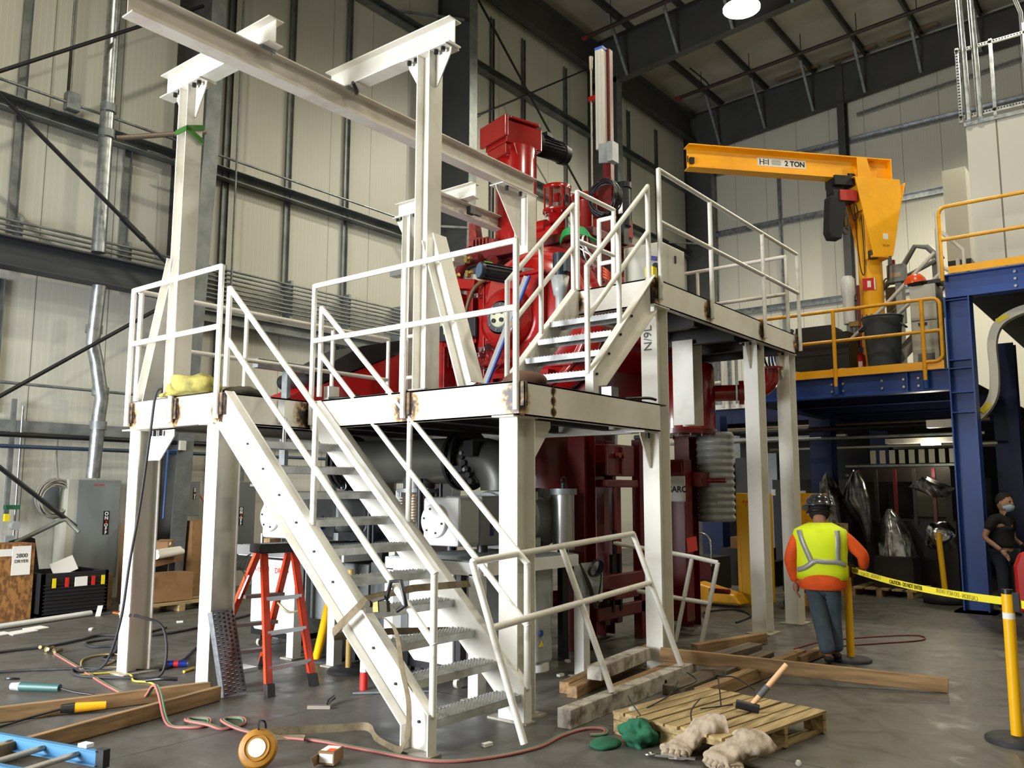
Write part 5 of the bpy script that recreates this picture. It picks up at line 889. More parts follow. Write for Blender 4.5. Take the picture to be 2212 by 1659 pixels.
# unistrut frame with conduits upper right
UF = thing('strut_frame', 'galvanised slotted strut frame with two shiny conduits at the upper right', 'strut frame', (14.35, 2, 7.36)); q = MB()
for a in (((14.35, 2.33, 7.36), (14.35, 2.33, 8.6)), ((14.35, 1.86, 7.36), (14.35, 1.86, 8.6)), ((14.35, 1.4, 7.36), (14.35, 1.4, 8.7))): q.bar(*a, .045, .045)
for z in (7.45, 8.55): q.bar((14.35, 2.36, z), (14.35, 1.38, z), .045, .045)
build('strut', q, GALV, UF); q = MB()
for a in range(24): q.box(14.322, 14.327, 2.315, 2.345, 7.4+a*.05, 7.42+a*.05); q.box(14.322, 14.327, 1.4+a*.04, 1.42+a*.04, 8.54, 8.56); q.box(14.322, 14.327, 1.4+a*.04, 1.42+a*.04, 7.44, 7.46)
build('slot', q, DARKMETAL, UF)
for y in (2.22, 2.06): build('conduit', MB().cyl((14.3, y, 7.36), (14.3, y+.08, 14.5), .045, n=12), GALV, UF)
for y in (1.45, 1.3, 1.15): on('hanging_conduit', MB().tube([(14.6, y, 7.4), (14.6, y, 9.0), (14.6, y+.25, 10.0), (14.6, y+.3, 14)], .03, 8), GALVD, f'galvanised conduit, {dict([(1.45,"leftmost"),(1.3,"middle"),(1.15,"rightmost")])[y]} of the three bending up at the right edge', 'conduit', group='conduits at the right edge')
# S shaped duct under the upper mezzanine
q = MB(); P = smooth([(13.5, 1.3, 4.16), (13.5, 1.62, 4.12), (13.5, 1.88, 3.98), (13.5, 1.99, 3.72), (13.5, 1.99, 3.3), (13.5, 2.02, 2.98), (13.5, 2.14, 2.76), (13.5, 2.35, 2.62), (13.5, 2.9, 2.6)], 5)
q.ribbon(P, V((.15, 0, 0)), .11); t = on('curved_duct', q, mat('duct_cream', '#c8c2b2', .4), 'cream S shaped duct with yellow labels under the upper mezzanine', 'duct')
for p, d in (((13.42, 1.84, 4.03), (0, -.8, .4)), ((13.42, 2.12, 2.79), (0, .7, -.7))): build('yellow_label', MB().obox(p, d, (0, d[2], -d[1]), XX, .16, .07, .006), YLAB, t)
# background under the mezzanine
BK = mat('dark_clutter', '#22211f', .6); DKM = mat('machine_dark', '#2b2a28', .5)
t = thing('fluorescent_lamp', 'glowing tube lamp under the blue mezzanine', 'lamp', (15.2, 3.2, 2.45)); build('tube', MB().box(15.1, 15.2, 3.08, 3.36, 2.38, 2.42), mat('tube_glow', (1, .93, .72), .4, emit=14), t); build('housing', MB().box(15.05, 15.3, 2.7, 3.9, 2.42, 2.5), WHITEG, t)
l = bpy.data.lights.new('mezzanine_lamp_light', 'POINT'); l.energy = 35; l.color = (1, .9, .65); l.shadow_soft_size = .1; o = bpy.data.objects.new('mezzanine_lamp_light', l); COL.objects.link(o); o.location = (15.05, 3.2, 2.3)
for a, m, lab in ((((20, 10.2, 2.88), (20, 6, 2.88)), WHITEG, 'long pale beam seen far back under the mezzanine'), (((20, 5, 2.62), (20, 2.9, 2.62)), TXG, 'pale duct far back under the mezzanine right of the person'), (((16.5, 5, 2.1), (16.5, 2.9, 2.1)), GALVD, 'shiny pipe crossing behind the silver covers'), (((16.5, 5, 1.93), (16.5, 2.9, 1.93)), GALVD, 'lower shiny pipe crossing behind the silver covers')): on('background_beam', MB().bar(*a, .16 if m is not GALVD else .04, .12 if m is not GALVD else .04), m, lab, 'beam')
for i, y in enumerate((9.6, 8.9, 8.3)): on('storage_rack', MB().box(21, 21.6, y-.25, y+.25, 0, 2.4+.1*i), [BEIGE, DKM, PUMPG][i], ['pale locker at the far wall behind the corrugated duct', 'dark locker at the far wall beside the pale one', 'grey locker at the far wall nearest the white columns'][i], 'locker')
q = MB()
for k in range(9): q.box(16.9, 16.92, 3.2+.17*k, 3.3+.17*k, 2.15, 2.4)
on('paper_rack', q, BEIGE, 'row of pale hanging cards on a rack under the mezzanine', 'rack')
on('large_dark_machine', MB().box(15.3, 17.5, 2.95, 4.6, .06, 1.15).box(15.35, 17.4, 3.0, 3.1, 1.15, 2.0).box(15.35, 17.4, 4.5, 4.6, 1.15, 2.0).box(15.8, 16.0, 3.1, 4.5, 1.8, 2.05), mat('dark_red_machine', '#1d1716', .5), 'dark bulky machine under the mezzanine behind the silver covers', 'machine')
on('dark_hopper', MB().lathe([(.3, 0), (.5, .5), (.3, .6)], (19.5, 9.6, 1.6), ZZ, 16), BK, 'dark hopper in the far background left of the white columns', 'hopper')
def drape(pts, r, m, lab, seed, nm='silver_cover'):
    random.seed(seed); q = MB(); rings = []; n = 22
    for (c, a, b) in pts:
        ph = random.random()*6; rings.append([V(c)+V((a*math.cos(t)*(1+.18*math.sin(5*t+ph)+.1*math.sin(9*t-ph)), b*math.sin(t)*(1+.18*math.sin(5*t+ph)+.1*math.sin(9*t-ph)), .02*math.sin(3*t+ph))) for t in [2*math.pi*i/n for i in range(n)]])
    q.loft(rings); return on(nm, q, m, lab, 'protective cover', group='silver covers')
X0 = 14.9
drape([((X0, 4.68, .75), .26, .2), ((X0, 4.72, 1.15), .24, .24), ((X0, 4.78, 1.5), .2, .2), ((X0, 4.82, 1.8), .12, .11), ((X0, 4.84, 1.95), .02, .02)], 0, SILVER, 'tall silver cover behind the person in the yellow vest', 3)
drape([((X0, 4.18, .8), .12, .03), ((X0, 4.24, 1.15), .15, .1), ((X0, 4.36, 1.5), .2, .2), ((X0, 4.36, 1.8), .15, .13), ((X0, 4.36, 1.97), .04, .04)], 0, SILVER, 'silver cover tapering downwards right of the tallest one', 5)
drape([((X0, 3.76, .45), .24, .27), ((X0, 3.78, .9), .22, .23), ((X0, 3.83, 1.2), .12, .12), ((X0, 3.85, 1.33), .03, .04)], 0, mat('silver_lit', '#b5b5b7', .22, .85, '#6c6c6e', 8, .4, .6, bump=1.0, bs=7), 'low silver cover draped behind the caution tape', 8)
drape([((X0, 3.1, 1.55), .1, .1), ((X0, 3.2, 1.7), .14, .3), ((X0, 3.3, 1.85), .03, .05)], 0, SILVER, 'crumpled silver sheet high beside the blue column', 11)
q = MB(); random.seed(4); q.ball((14.25, 2.95, .95), .22, 18, 12); 
for v in q.v: v += V((noise.noise(v*7)*.07, noise.noise(v*7+V((3, 0, 0)))*.07, noise.noise(v*6)*.06))
on('silver_ball_cover', q, mat('silver_bright', '#b4b4b6', .15, 1, '#77777a', 5, .4, .6, bump=1, bs=7), 'round crumpled silver wrapped bundle left of the blue column', 'wrapped bundle')
t = thing('barrier_post', 'short yellow barrier post standing in a tyre base near the blue column', 'barrier post', (14.2, 3.0, 0)); build('post', MB().cyl((14.0, 2.9, .1), (14.0, 2.95, 1.02), .04, n=14), YELP, t); build('tyre_base', MB().lathe([(.2, 0), (.3, .02), (.31, .1), (.27, .15), (.1, .15)], (14.0, 2.9, 0), ZZ, 28), RUBBER, t)
t = thing('pallet', 'wooden pallet on the floor in the dark behind the caution tape', 'pallet', (14.6, 4.0, 0)); q = MB()
for k in range(5): q.box(14.2, 15.2, 3.35+.2*k, 3.5+.2*k, .1, .125)
for y in (3.4, 3.85, 4.25): q.box(14.2, 15.2, y, y+.08, .0, .1)
build('boards', q, WOODP, t); t = thing('wooden_crate', 'upright wooden crate boards beside the person in the yellow vest', 'crate', (13.9, 4.5, 0)); q = MB(); q.box(13.9, 14.3, 4.62, 4.9, 0, 1.1); build('board', q, LUM, t); build('board', MB().box(13.9, 14.3, 4.34, 4.5, 0, 1.12), LUM, t); build('wrap', MB().box(13.95, 14.25, 4.32, 4.92, .2, .9), BLACK, t)
for i, (x, y, z, a, b, h, lab) in enumerate(((14.6, 6.0, .62, .4, .5, .2, 'cardboard box on a dark bench behind the corrugated duct'), (14.5, 5.85, .42, .3, .35, .2, 'smaller labelled cardboard box below the first one in the background'), (15.0, 4.75, 1.12, .2, .22, .28, 'cardboard box behind the silver covers'))):
    t = on('cardboard_box', MB().box(x, x+a, y, y+b, z, z+h), CARD, lab, 'box', group='cardboard boxes in the background'); build('label', MB().box(x-.004, x, y+.06, y+.16, z+.06, z+.13), PAPER, t)
on('dark_bench', MB().box(14.4, 15.2, 5.7, 6.7, 0, .42).box(14.55, 15.2, 5.9, 6.7, .42, .62), BK, 'dark work bench carrying cardboard boxes behind the floor railing', 'bench')
t = thing('flammable_cabinet', 'yellow flammable storage cabinet with red lettering behind the third white column', 'cabinet', (12.4, 4.9, 0)); build('body', MB().box(12.0, 12.5, 4.88, 5.24, 0, 1.6), mat('cabinet_yellow', '#d9a90f', .4), t, bevel=.01); build('edge', MB().box(11.99, 12.0, 5.18, 5.2, .1, 1.55), YELR, t)
text('FLAMMABLE', (12.0, 4.985, 1.47), (0, -1, 0), ZZ, .055, TXR, t, bold=.002); text('KEEP FIRE AWAY', (12.0, 4.985, 1.42), (0, -1, 0), ZZ, .028, TXR, t); q = MB(); q.ring((11.995, 5.03, 1.31), XX, .045, .005, 3, 5); build('warning_triangle', q, TXB, t); text('HAZARD', (12.0, 5.0, 1.21), (0, -1, 0), ZZ, .03, TXR, t)
on('gas_cylinder_cabinet', MB().box(12.4, 12.9, 4.2, 4.48, 0, 1.6), YELR, 'yellow cabinet between the two rightmost white columns', 'cabinet')
t = thing('hand_cart', 'dark welding cart with wheels between the two rightmost white columns', 'cart', (11.9, 4.3, 0)); q = MB(); q.box(11.8, 12.2, 4.1, 4.5, .25, .6); q.cyl((11.9, 4.3, .6), (11.9, 4.3, 1.1), .05, n=10); build('body', q, BK, t)
for y in (4.12, 4.48): build('wheel', MB().cyl((11.9, y-.02, .11), (11.9, y+.02, .11), .11, n=18), RUBBER, t)
t = thing('dark_cart', 'dark tool cart with chrome handle behind the floor railing', 'cart', (12.4, 6.2, 0)); build('body', MB().box(12.2, 12.9, 5.75, 6.5, .12, .62), BK, t); build('red_panel', MB().box(12.19, 12.2, 5.75, 6.0, .3, .6), REDD, t); q = MB(); q.tube(smooth([(12.2, 6.4, .6), (12.2, 6.3, .95), (12.2, 5.8, .95), (12.2, 5.75, .5)]), .015, 6); build('handle', q, STEEL, t)
for y in (5.85, 6.4): build('wheel', MB().cyl((12.3, y, .06), (12.3, y+.03, .06), .06, n=14), RUBBER, t)
t = thing('work_machine', 'dark machine head on a stand beside the corrugated duct', 'machine', (12, 6.8, 0)); q = MB(); q.ball((12.2, 6.3, 1.15), .25); q.box(12.1, 12.4, 6.5, 6.7, 0, 1.3); q.box(12.1, 12.5, 6.15, 6.45, 0.65, 1.0); build('body', q, DKM, t)
t = thing('yellow_floor_fan', 'yellow and black low equipment lying on the floor behind the floor railing', 'floor equipment', (11.5, 5.3, 0)); q = MB(); q.prism([(5.0, .05), (5.9, .05), (5.7, .32), (5.1, .18)], (11.5, 0, 0), YX, ZZ, (.35, 0, 0)); build('yellow_shell', q, YELR, t, bevel=.03); q = MB(); q.cyl((11.45, 5.8, .16), (11.5, 5.8, .16), .15, n=18); build('fan_ring', q, BLACK, t)
one('backdrop', MB().box(21.7, 21.8, -6, 9.3, 0, 3.3), mat('backdrop_dark', '#26251f', .7), 'dark partition added to shade the space under the mezzanine', 'backdrop')  # invented dark sheet that blocks light and keeps the background dark
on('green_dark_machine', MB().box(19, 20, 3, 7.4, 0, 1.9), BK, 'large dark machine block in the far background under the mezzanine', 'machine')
on('wall_cabinet', MB().box(18, 18.5, 3.2, 3.6, 1.25, 1.75), BEIGE, 'pale cabinet seen behind the silver covers', 'cabinet'); on('wall_poster', MB().box(18, 18.02, 6.3, 6.42, 1.3, 1.65), PAPER, 'white notice behind the person on a dark machine', 'notice'); on('wall_poster', MB().box(18, 18.02, 6.95, 7.05, 1.55, 1.68), PAPER, 'small white notice left of the other one', 'notice')
# red forklift at the right edge
FK = thing('forklift', 'red and black forklift truck cut off by the right picture edge', 'forklift', (11.6, 1.1, 0))
q = MB(); q.prism([(1.57, .3), (1.58, .8), (1.52, .95), (1.2, 1.0), (-.4, 1.0), (-.4, .3)], (11.0, 0, 0), YX, ZZ, (.9, 0, 0)); build('counterweight', q, mat('forklift_red', '#c3241f', .3, coat=.4), FK, bevel=.04)
build('chassis', MB().box(11.05, 11.85, -.4, 1.53, .15, .3), BLACK, FK); build('seat_deck', MB().box(11.1, 11.8, -.3, 1.45, 1.0, 1.15), BLACK, FK, bevel=.03); q = MB(); q.box(11.2, 11.26, 1.3, 1.36, 1.1, 2.1); q.box(11.2, 11.8, 1.28, 1.38, 1.3, 1.5); build('overhead_guard', q, mat('guard_grey', '#55575a', .5), FK)
for y in (1.15, -.2): w_ = build('wheel', MB().cyl((10.98, y, .27), (11.2, y, .27), .27, n=24), RUBBER, FK); build('hub', MB().cyl((10.97, y, .27), (10.98, y, .27), .12, n=16), PUMPG, w_)

for k, (z, y0, y1, r, m) in enumerate(((2.75, 9, 2.6, .05, DKM), (2.62, 9, 2.6, .03, GALVD), (2.9, 8.5, 2.6, .04, mat('old_pipe', '#5d4d38', .5)), (2.5, 6.8, 2.6, .025, BEIGE))):
    one('ceiling_pipe', MB().cyl((15.6+.6*k, y0, z), (15.6+.6*k, y1, z), r, n=8), m, ['thick dark pipe under the mezzanine deck', 'thin grey pipe under the mezzanine deck', 'brown pipe under the mezzanine deck', 'thin pale pipe lowest under the mezzanine deck'][k], 'pipe', 'pipes under the mezzanine deck')
for k in range(5):
    one('machine_upright', MB().box(15.2, 15.26, 3.2+.3*k, 3.25+.3*k, 1.1, 2.0), [REDD, DKM][k % 2], f'{names[k]} upright bar of the dark machine counted from the blue column', 'bar', 'upright bars of the dark machine')
for y in (6.42, 6.22): one('rear_guard_post', MB().cyl((16.6, y*1.16, 3.36), (16.6, y*1.16, 4.45), .035, n=8), WP, 'white guard post seen below the upper platform, '+('left' if y > 6.3 else 'right')+' one of two', 'post')
one('rear_guard_rail', MB().tube([(16.6, 8.6, 3.9), (16.6, 7.5, 3.9)], .03, 8), WP, 'white rail seen below the upper platform left of the red elbow pipe', 'rail')
q = MB(); q.box(14.4, 14.9, 3.42, 4.0, .125, .6); one('stacked_goods', q, mat('goods_dark', '#2a2521', .7), 'dark wrapped goods on the wooden pallet in the background', 'goods')
q = MB(); q.box(18.0, 18.3, 3.6, 4.2, 1.15, 2.0); one('pale_panel', q, BEIGE, 'pale electrical panel glimpsed between the silver covers', 'panel')
# ---------------------------------------------------------------- left side clutter along the wall
def on2(nm, q, m, lab, cat, **k): return one(nm, q, m, lab, cat, **k)
t = thing('osb_crate', 'tall strand board crate with taped papers at the left picture edge', 'crate', (4.2, 11.9, 0)); build('panel', MB().box(3.2, 4.93, 11.65, 12.1, 0, .95), OSB, t)
build('paper_sheet', MB().box(4.66, 4.88, 11.640, 11.648, .56, .92), PAPER, t); text('2800', (4.77, 11.639, .80), XX, ZZ, .07, TXB, t, 'handwriting'); text('DRYER', (4.77, 11.639, .73), XX, ZZ, .055, TXB, t, 'handwriting'); build('paper_sheet', MB().box(4.50, 4.66, 11.642, 11.648, .80, .89), PAPER, t)
t = thing('bulk_bin', 'black folding plastic bulk bin with red and yellow clips beside the strand board crate', 'bin', (5.3, 11.9, 0)); q = MB()
q.box(4.98, 5.83, 11.5, 11.54, .02, .56); q.box(4.98, 5.83, 12.3, 12.34, .02, .56); q.box(4.98, 5.02, 11.5, 12.34, .02, .56); q.box(5.79, 5.83, 11.5, 12.34, .02, .56); q.box(4.98, 5.83, 11.5, 12.34, 0, .06)
for k in range(9): q.box(5.0, 5.81, 11.485, 11.5, .05+.045*k, .065+.045*k)
BB = mat('bin_black', '#18191c', .55); build('walls', q, BB, t); build('lid_flap', MB().prism([(4.8, 0), (5.3, 0), (5.22, .42), (5.12, .46), (4.9, .4)], (0, 12.36, .55), XX, ZZ, (0, .03, .0)), BB, t)
for x, m in ((5.12, YLAB), (5.28, TXR), (5.62, TXR), (5.75, YLAB)): build('clip', MB().box(x-.022, x+.022, 11.475, 11.486, .38, .50), m, t)
build('card', MB().box(5.38, 5.54, 11.475, 11.484, .38, .50), PAPER, t)
q = MB(); q.obox((5.35, 11.75, .62), (1, .1, .35), (-.3, .2, .8), (0, 1, -.3), .32, .2, .01); on2('leaflet', q, PAPER, 'white leaflet with red print leaning in the black bin', 'leaflet')
t = thing('electrical_cabinet', 'large grey electrical cabinet with ON OFF plate below the shiny vertical pipe', 'electrical cabinet', (6.2, 12.75, .4)); build('body', MB().box(5.86, 6.50, 12.6, 12.98, .35, 1.78), EGREY, t, bevel=.012); build('side_box', MB().box(5.74, 5.86, 12.62, 12.98, .35, 1.78), BEIGE, t); text('SIEMENS', (6.17, 12.6, 1.70), XX, ZZ, .045, TXR, t)
def onoff(t, x, y, z, s):
    p = build('switch_plate', MB().box(x-.42*s, x+.42*s, y-.006, y, z-1.7*s, z+1.7*s), BLACK, t)
    for i, ch in enumerate('ON'): text(ch, (x, y-.007, z+(1.3-.62*i)*s), XX, ZZ, .7*s, TXW, p, bold=.003)
    for i, ch in enumerate('OFF'): text(ch, (x, y-.007, z-(.35+.55*i)*s), XX, ZZ, .62*s, TXW, p, bold=.003)
    build('red_handle', MB().box(x-.08*s, x+.08*s, y-.02, y-.006, z-.1*s, z+.3*s), TXR, p)
onoff(t, 6.3, 12.6, 1.15, .1)
t = thing('electrical_cabinet', 'small grey disconnect box with lever between the two left white columns', 'electrical cabinet', (7.7, 12.8, 1.25)); build('body', MB().box(7.58, 7.82, 12.6, 12.98, 1.22, 1.78), EGREY, t, bevel=.01); onoff(t, 7.72, 12.6, 1.58, .055); build('lever', MB().cyl((7.84, 12.7, 1.6), (7.9, 12.62, 1.45), .012, n=8), TXR, t); build('conduit', MB().box(7.65, 7.75, 12.75, 12.85, 1.78, 4.4), GALVD, t)
t = thing('electrical_cabinet', 'tall dark grey electrical cabinet with ON OFF plate behind the white pump', 'electrical cabinet', (8.6, 12.8, .4)); build('body', MB().box(8.36, 8.88, 12.6, 12.98, .3, 1.78), mat('enclosure_dark', '#5e6360', .5), t, bevel=.01); onoff(t, 8.60, 12.6, 1.2, .09); build('label', MB().box(8.76, 8.86, 12.594, 12.6, 1.7, 1.74), PAPER, t); build('conduit', MB().box(8.66, 8.76, 12.78, 12.86, 1.78, 2.6), GALVD, t)
q = MB(); random.seed(2)
for k in range(12): q.ring((5.62+random.uniform(-.02, .02), 12.74+random.uniform(-.05, .03), 1.5+random.uniform(-.03, .03)), (random.uniform(-.2, .2), 1, random.uniform(-.1, .1)), .24+random.uniform(-.05, .03), .013, 28, 6)
q.tube(smooth([(5.6, 12.75, 2.4), (5.58, 12.72, 2.1), (5.62, 12.7, 1.75)]), .013, 6); t = on2('coiled_cable', q, mat('cable_grey', '#8e8a80', .6), 'grey coiled cable hanging on the left wall beside the big cabinet', 'cable coil'); q = MB(); q.lathe([(.2, 0), (.2, .08)], (5.62, 12.98, 1.5), (0, -1, 0), 22); build('hanger_disc', q, EGREY, t)
t = thing('wall_riser', 'pair of upright strut and conduit with green and yellow valves at the left wall', 'pipe riser', (5.05, 12.8, .9)); build('strut', MB().box(5.0, 5.06, 12.85, 12.9, 1.2, 2.9), GALVD, t); build('conduit', MB().cyl((5.12, 12.8, .9), (5.12, 12.8, 2.8), .018, n=8), GALV, t); build('green_valve', MB().box(4.96, 5.14, 12.7, 12.8, 1.36, 1.42), GREENF, t); build('yellow_tag', MB().box(4.96, 5.02, 12.72, 12.78, 1.2, 1.3), YLAB, t); q = MB(); q.lathe([(.06, 0), (.06, .12)], (5.08, 12.75, 1.14), (0, -1, 0), 16); q.box(5.0, 5.12, 12.75, 12.82, .8, 1.0); build('regulator', q, PUMPG, t)
on2('safety_barrel', MB().lathe([(.14, .95), (.13, 1.1), (.1, 1.35), (.02, 1.36)], (4.42, 12.0, 0), ZZ, 20), mat('safety_orange', '#e0481f', .5), 'orange safety cone top standing on the strand board crate', 'cone')
t = thing('tube_post', 'grey metal tube with open elbow end leaning above the black bin', 'tube', (5.4, 12.2, .9)); build('tube', MB().tube([(4.95, 12.3, .93), (5.45, 12.2, 1.2), (5.53, 12.17, 1.22), (5.66, 12.05, 1.05)], .03, 10), mat('tube_grey', '#7c8078', .4, .4), t)
TB = thing('work_table', 'low dark table edged with cardboard behind the left white columns', 'table', (6.3, 11.6, 0)); P4 = [(5.95, 10.85), (7.15, 11.93), (7.0, 12.5), (6.62, 12.3)]
build('top', MB().prism([(a, b) for a, b in P4], (0, 0, .66), XX, YX, (0, 0, .03)), mat('table_dark', '#34342f', .7), TB); q = MB(); a, b = V((5.94, 10.84, .63)), V((7.16, 11.94, .63)); q.bar(a, b, .02, .09); build('cardboard_edge', q, CARD, TB)
for x, y in ((6.1, 11.05), (6.95, 11.85), (6.7, 12.3)): build('leg', MB().box(x-.03, x+.03, y-.03, y+.03, 0, .66), BLACK, TB)
q = MB(); q.box(6.15, 6.75, 10.95, 11.3, .13, .5); t = on2('cardboard_box', q, CARD, 'large cardboard box on a pallet under the table behind the left columns', 'box'); build('tag', MB().obox((6.12, 10.93, .4), (1, 0, 0), YX, ZZ, .07, .004, .16), mat('tag_cream', '#d9c79c', .7), t)
q = MB(); q.box(6.0, 7.1, 10.85, 11.0, .09, .12); q.box(6.0, 7.1, 11.1, 11.3, .09, .12)
for x in (6.0, 6.5, 7.0): q.box(x, x+.09, 10.85, 11.5, 0, .09)
on2('pallet', q, WOODP, 'small wooden pallet on the floor between the two left white columns', 'pallet')
t = on2('cardboard_box', MB().obox((6.75, 11.75, .80), (.75, .65, .1), (-.65, .75, 0), (0, 0, 1), .26, .2, .2), CARD, 'small open cardboard box with bright green label on the table', 'box'); build('green_label', MB().obox((6.79, 11.65, .77), (.75, .65, .1), (0, 0, 1), (-.65, .75, 0), .13, .07, .004), mat('label_green', '#2fe02f', .5), t); build('paper_label', MB().obox((6.78, 11.64, .86), (.75, .65, .1), (0, 0, 1), (-.65, .75, 0), .08, .04, .004), PAPER, t)
for k in range(3): on2('paper_roll', MB().cyl((6.3+.02*k, 11.15+.05*k, .73+.04*(k % 2)), (6.95, 11.6+.07*k, .74+.03*(k % 2)), .045, n=14), PAPER, ['rolled white drawing lying at the front of the table', 'rolled white drawing in the middle of the three on the table', 'rolled white drawing at the back of the three on the table'][k], 'paper roll', group='rolled drawings')
for a, lab in (((5.95, 6.2, 12.3, 12.6, 0, 1.12), 'tall brown cardboard sheet standing right of the big cabinet'), ((5.85, 6.2, 12.1, 12.4, 0, .45), 'dark cardboard pieces on the floor beside the black bin'), ((7.56, 7.9, 12.35, 12.58, 0, 1.15), 'tall cardboard box standing below the small disconnect box')):
    a = list(a); 
    if 'right of the big' in lab: a[0] += .58; a[1] += .6
    on2('cardboard_box', MB().box(*a), CARD, lab, 'box')
t = thing('power_outlet', 'beige outlet box with blue pipe on the second building column', 'outlet', (7.3, 11.95, 2.3)); build('box', MB().box(7.24, 7.34, 12.28, 12.34, 2.25, 2.4), BEIGE, t); q = MB(); q.tube([(7.2, 12.3, 2.24), (7.05, 12.3, 2.24), (7.03, 12.3, 1.2)], .018, 8); build('blue_pipe', q, mat('pipe_blue2', '#27497a', .4), t)
t = thing('white_tube', 'long white plastic tube lying on the floor in front of the crate', 'tube', (4.9, 11.1, 0)); build('tube', MB().cyl((4.0, 10.95, .035), (5.55, 11.35, .035), .035, n=12), PUMPW, t)
q = MB(); q.obox((5.62, 11.28, .05), (.6, .8, .9), (1, -.4, 0), (0, .5, -.5), .2, .06, .01); on2('broken_strip', q, PUMPW, 'white broken strip at the right end of the long white tube', 'strip')
for k, (x, y) in enumerate(((4.4, 10.6), (4.15, 10.62), (4.62, 10.75))): on2('paper_scrap', MB().obox((x, y, .012), (1, .2, .02), (-.2, 1, .05), ZZ, .3-.04*k, .16, .01), PAPER, ['white scrap sheet in the middle of the three beside the white tube', 'white scrap sheet nearest the left picture edge', 'white scrap sheet farthest right of the three beside the tube'][k], 'scrap', group='white scraps on the floor')
# ---------------------------------------------------------------- floor: cables, hoses, tools at the left
def cable(pts, r, m, lab, cat='cable', nm='cable', z=None, k=8, **kw): return on2(nm, MB().tube(smooth([(p[0], p[1], p[2] if len(p) > 2 else r+.001) for p in pts], k), r, 7), m, lab, cat, **kw)
cable([(2.6, 9.3), (3.72, 9.42), (4.15, 9.38), (4.57, 9.52), (4.85, 9.64), (5.2, 9.2), (5.84, 9.3), (7, 9.8)], .014, RUBBER, 'black cable running across the floor far left to the pump skids')
cable([(5.6, 9.6), (5.0, 9.3), (4.76, 9.34), (4.52, 9.3), (4.45, 9.0), (4.6, 8.85), (4.42, 8.5), (4.2, 8.3), (4.26, 8.1)], .012, RUBBER, 'black cable looping on the floor left of the corner column')
cable([(2.4, 8.6), (3.33, 8.4), (3.78, 8.07), (3.95, 7.9), (4.23, 7.42), (4.6, 7.6), (5.03, 8.07), (5.8, 8.9)], .012, RUBBER, 'black cable passing the foot of the left corner column')
cable([(3.9, 6.95, 2.5), (3.86, 6.98, 2.44), (3.84, 7.0, 2.1), (3.84, 7.1, 1.5), (3.84, 7.22, 1.0), (3.83, 7.3, .5), (3.82, 7.5, .12), (3.8, 7.85, .02), (3.78, 8.0, .014), (3.7, 7.7, .014), (3.9, 7.3, .014), (4.15, 7.15, .03), (4.2, 7.25, .4), (4.0, 7.4, .52)], .012, RUBBER, 'black welding cable hanging from the platform edge down to the floor by the left column')
t = thing('electrode_holder', 'welding electrode holder with copper jaw resting on the left column', 'electrode holder', (3.95, 7.45, .52)); a, b = V((3.98, 7.42, .52)), V((3.93, 7.62, .53)); build('handle', MB().cyl(a, a.lerp(b, .6), .018, n=10), PUMPG, t); build('jaw', MB().cyl(a.lerp(b, .6), b, .014, n=8), mat('copper', '#b06a3c', .3, .8), t)
def twin(pts, lab):
    P = smooth([(p[0], p[1], .009 if len(p) < 3 else p[2]) for p in pts], 8); t = thing('twin_hose', lab, 'hose', pts[0][:2]+(0,)); L, R_ = [], []
    for i, p in enumerate(P):
        d = P[min(i+1, len(P)-1)]-P[max(i-1, 0)]; n = V((-d.y, d.x, 0)).normalized()*.0085; L.append(p+n); R_.append(p-n)
    build('green_hose', MB().tube(L, .009, 7), mat('hose_green', '#5c7a5c', .6), t); build('red_hose', MB().tube(R_, .009, 7), mat('hose_red', '#a5605a', .6), t); return t
tw = twin([(4.04, 8.92), (3.84, 7.93), (3.66, 7.07), (3.58, 6.45, .02), (3.54, 6.2, .16), (3.46, 5.98, .15), (3.36, 5.68), (3.39, 5.48), (3.49, 5.42), (3.60, 5.56), (3.53, 5.68), (3.44, 5.56, .03), (3.47, 5.36, .03), (3.52, 5.25), (3.68, 5.26), (3.76, 5.4), (3.68, 5.48), (3.58, 5.34, .03), (3.56, 5.1, .02), (3.62, 4.86), (3.74, 4.53), (3.80, 4.16), (3.9, 3.67), (4.14, 3.45), (4.49, 3.34), (4.81, 3.37), (5.05, 3.34), (5.13, 3.24), (5.03, 3.17), (4.95, 3.23)], 'long twin red and green gas hose snaking across the floor in front of the stairs')
q = MB()
for k in range(6): q.cyl((4.04+.02*math.sin(k*2), 8.95+.06*k, .02+.01*(k % 3)), (4.1+.03*math.cos(k*2), 9.0+.06*k, .03), .018, n=7)
build('brass_fitting', q, mat('brass_c', '#8a7a52', .4, .6), tw)
YH = mat('hose_yellow', '#b3a040', .6)
cable([(3.7, 7.75), (3.95, 7.62), (4.0, 7.4), (3.9, 7.15), (3.95, 7.0), (3.9, 6.75)], .009, YH, 'yellow hose curling at the foot of the left column', 'hose', 'hose')
cable([(3.9, 8.1), (4.1, 8.45), (4.35, 8.5), (4.4, 8.3), (4.2, 8.1), (4.0, 7.9), (4.3, 7.75), (4.5, 8.0)], .009, mat('hose_tan', '#a08a58', .6), 'tan hose loop on the floor left of the corner column', 'hose', 'hose')
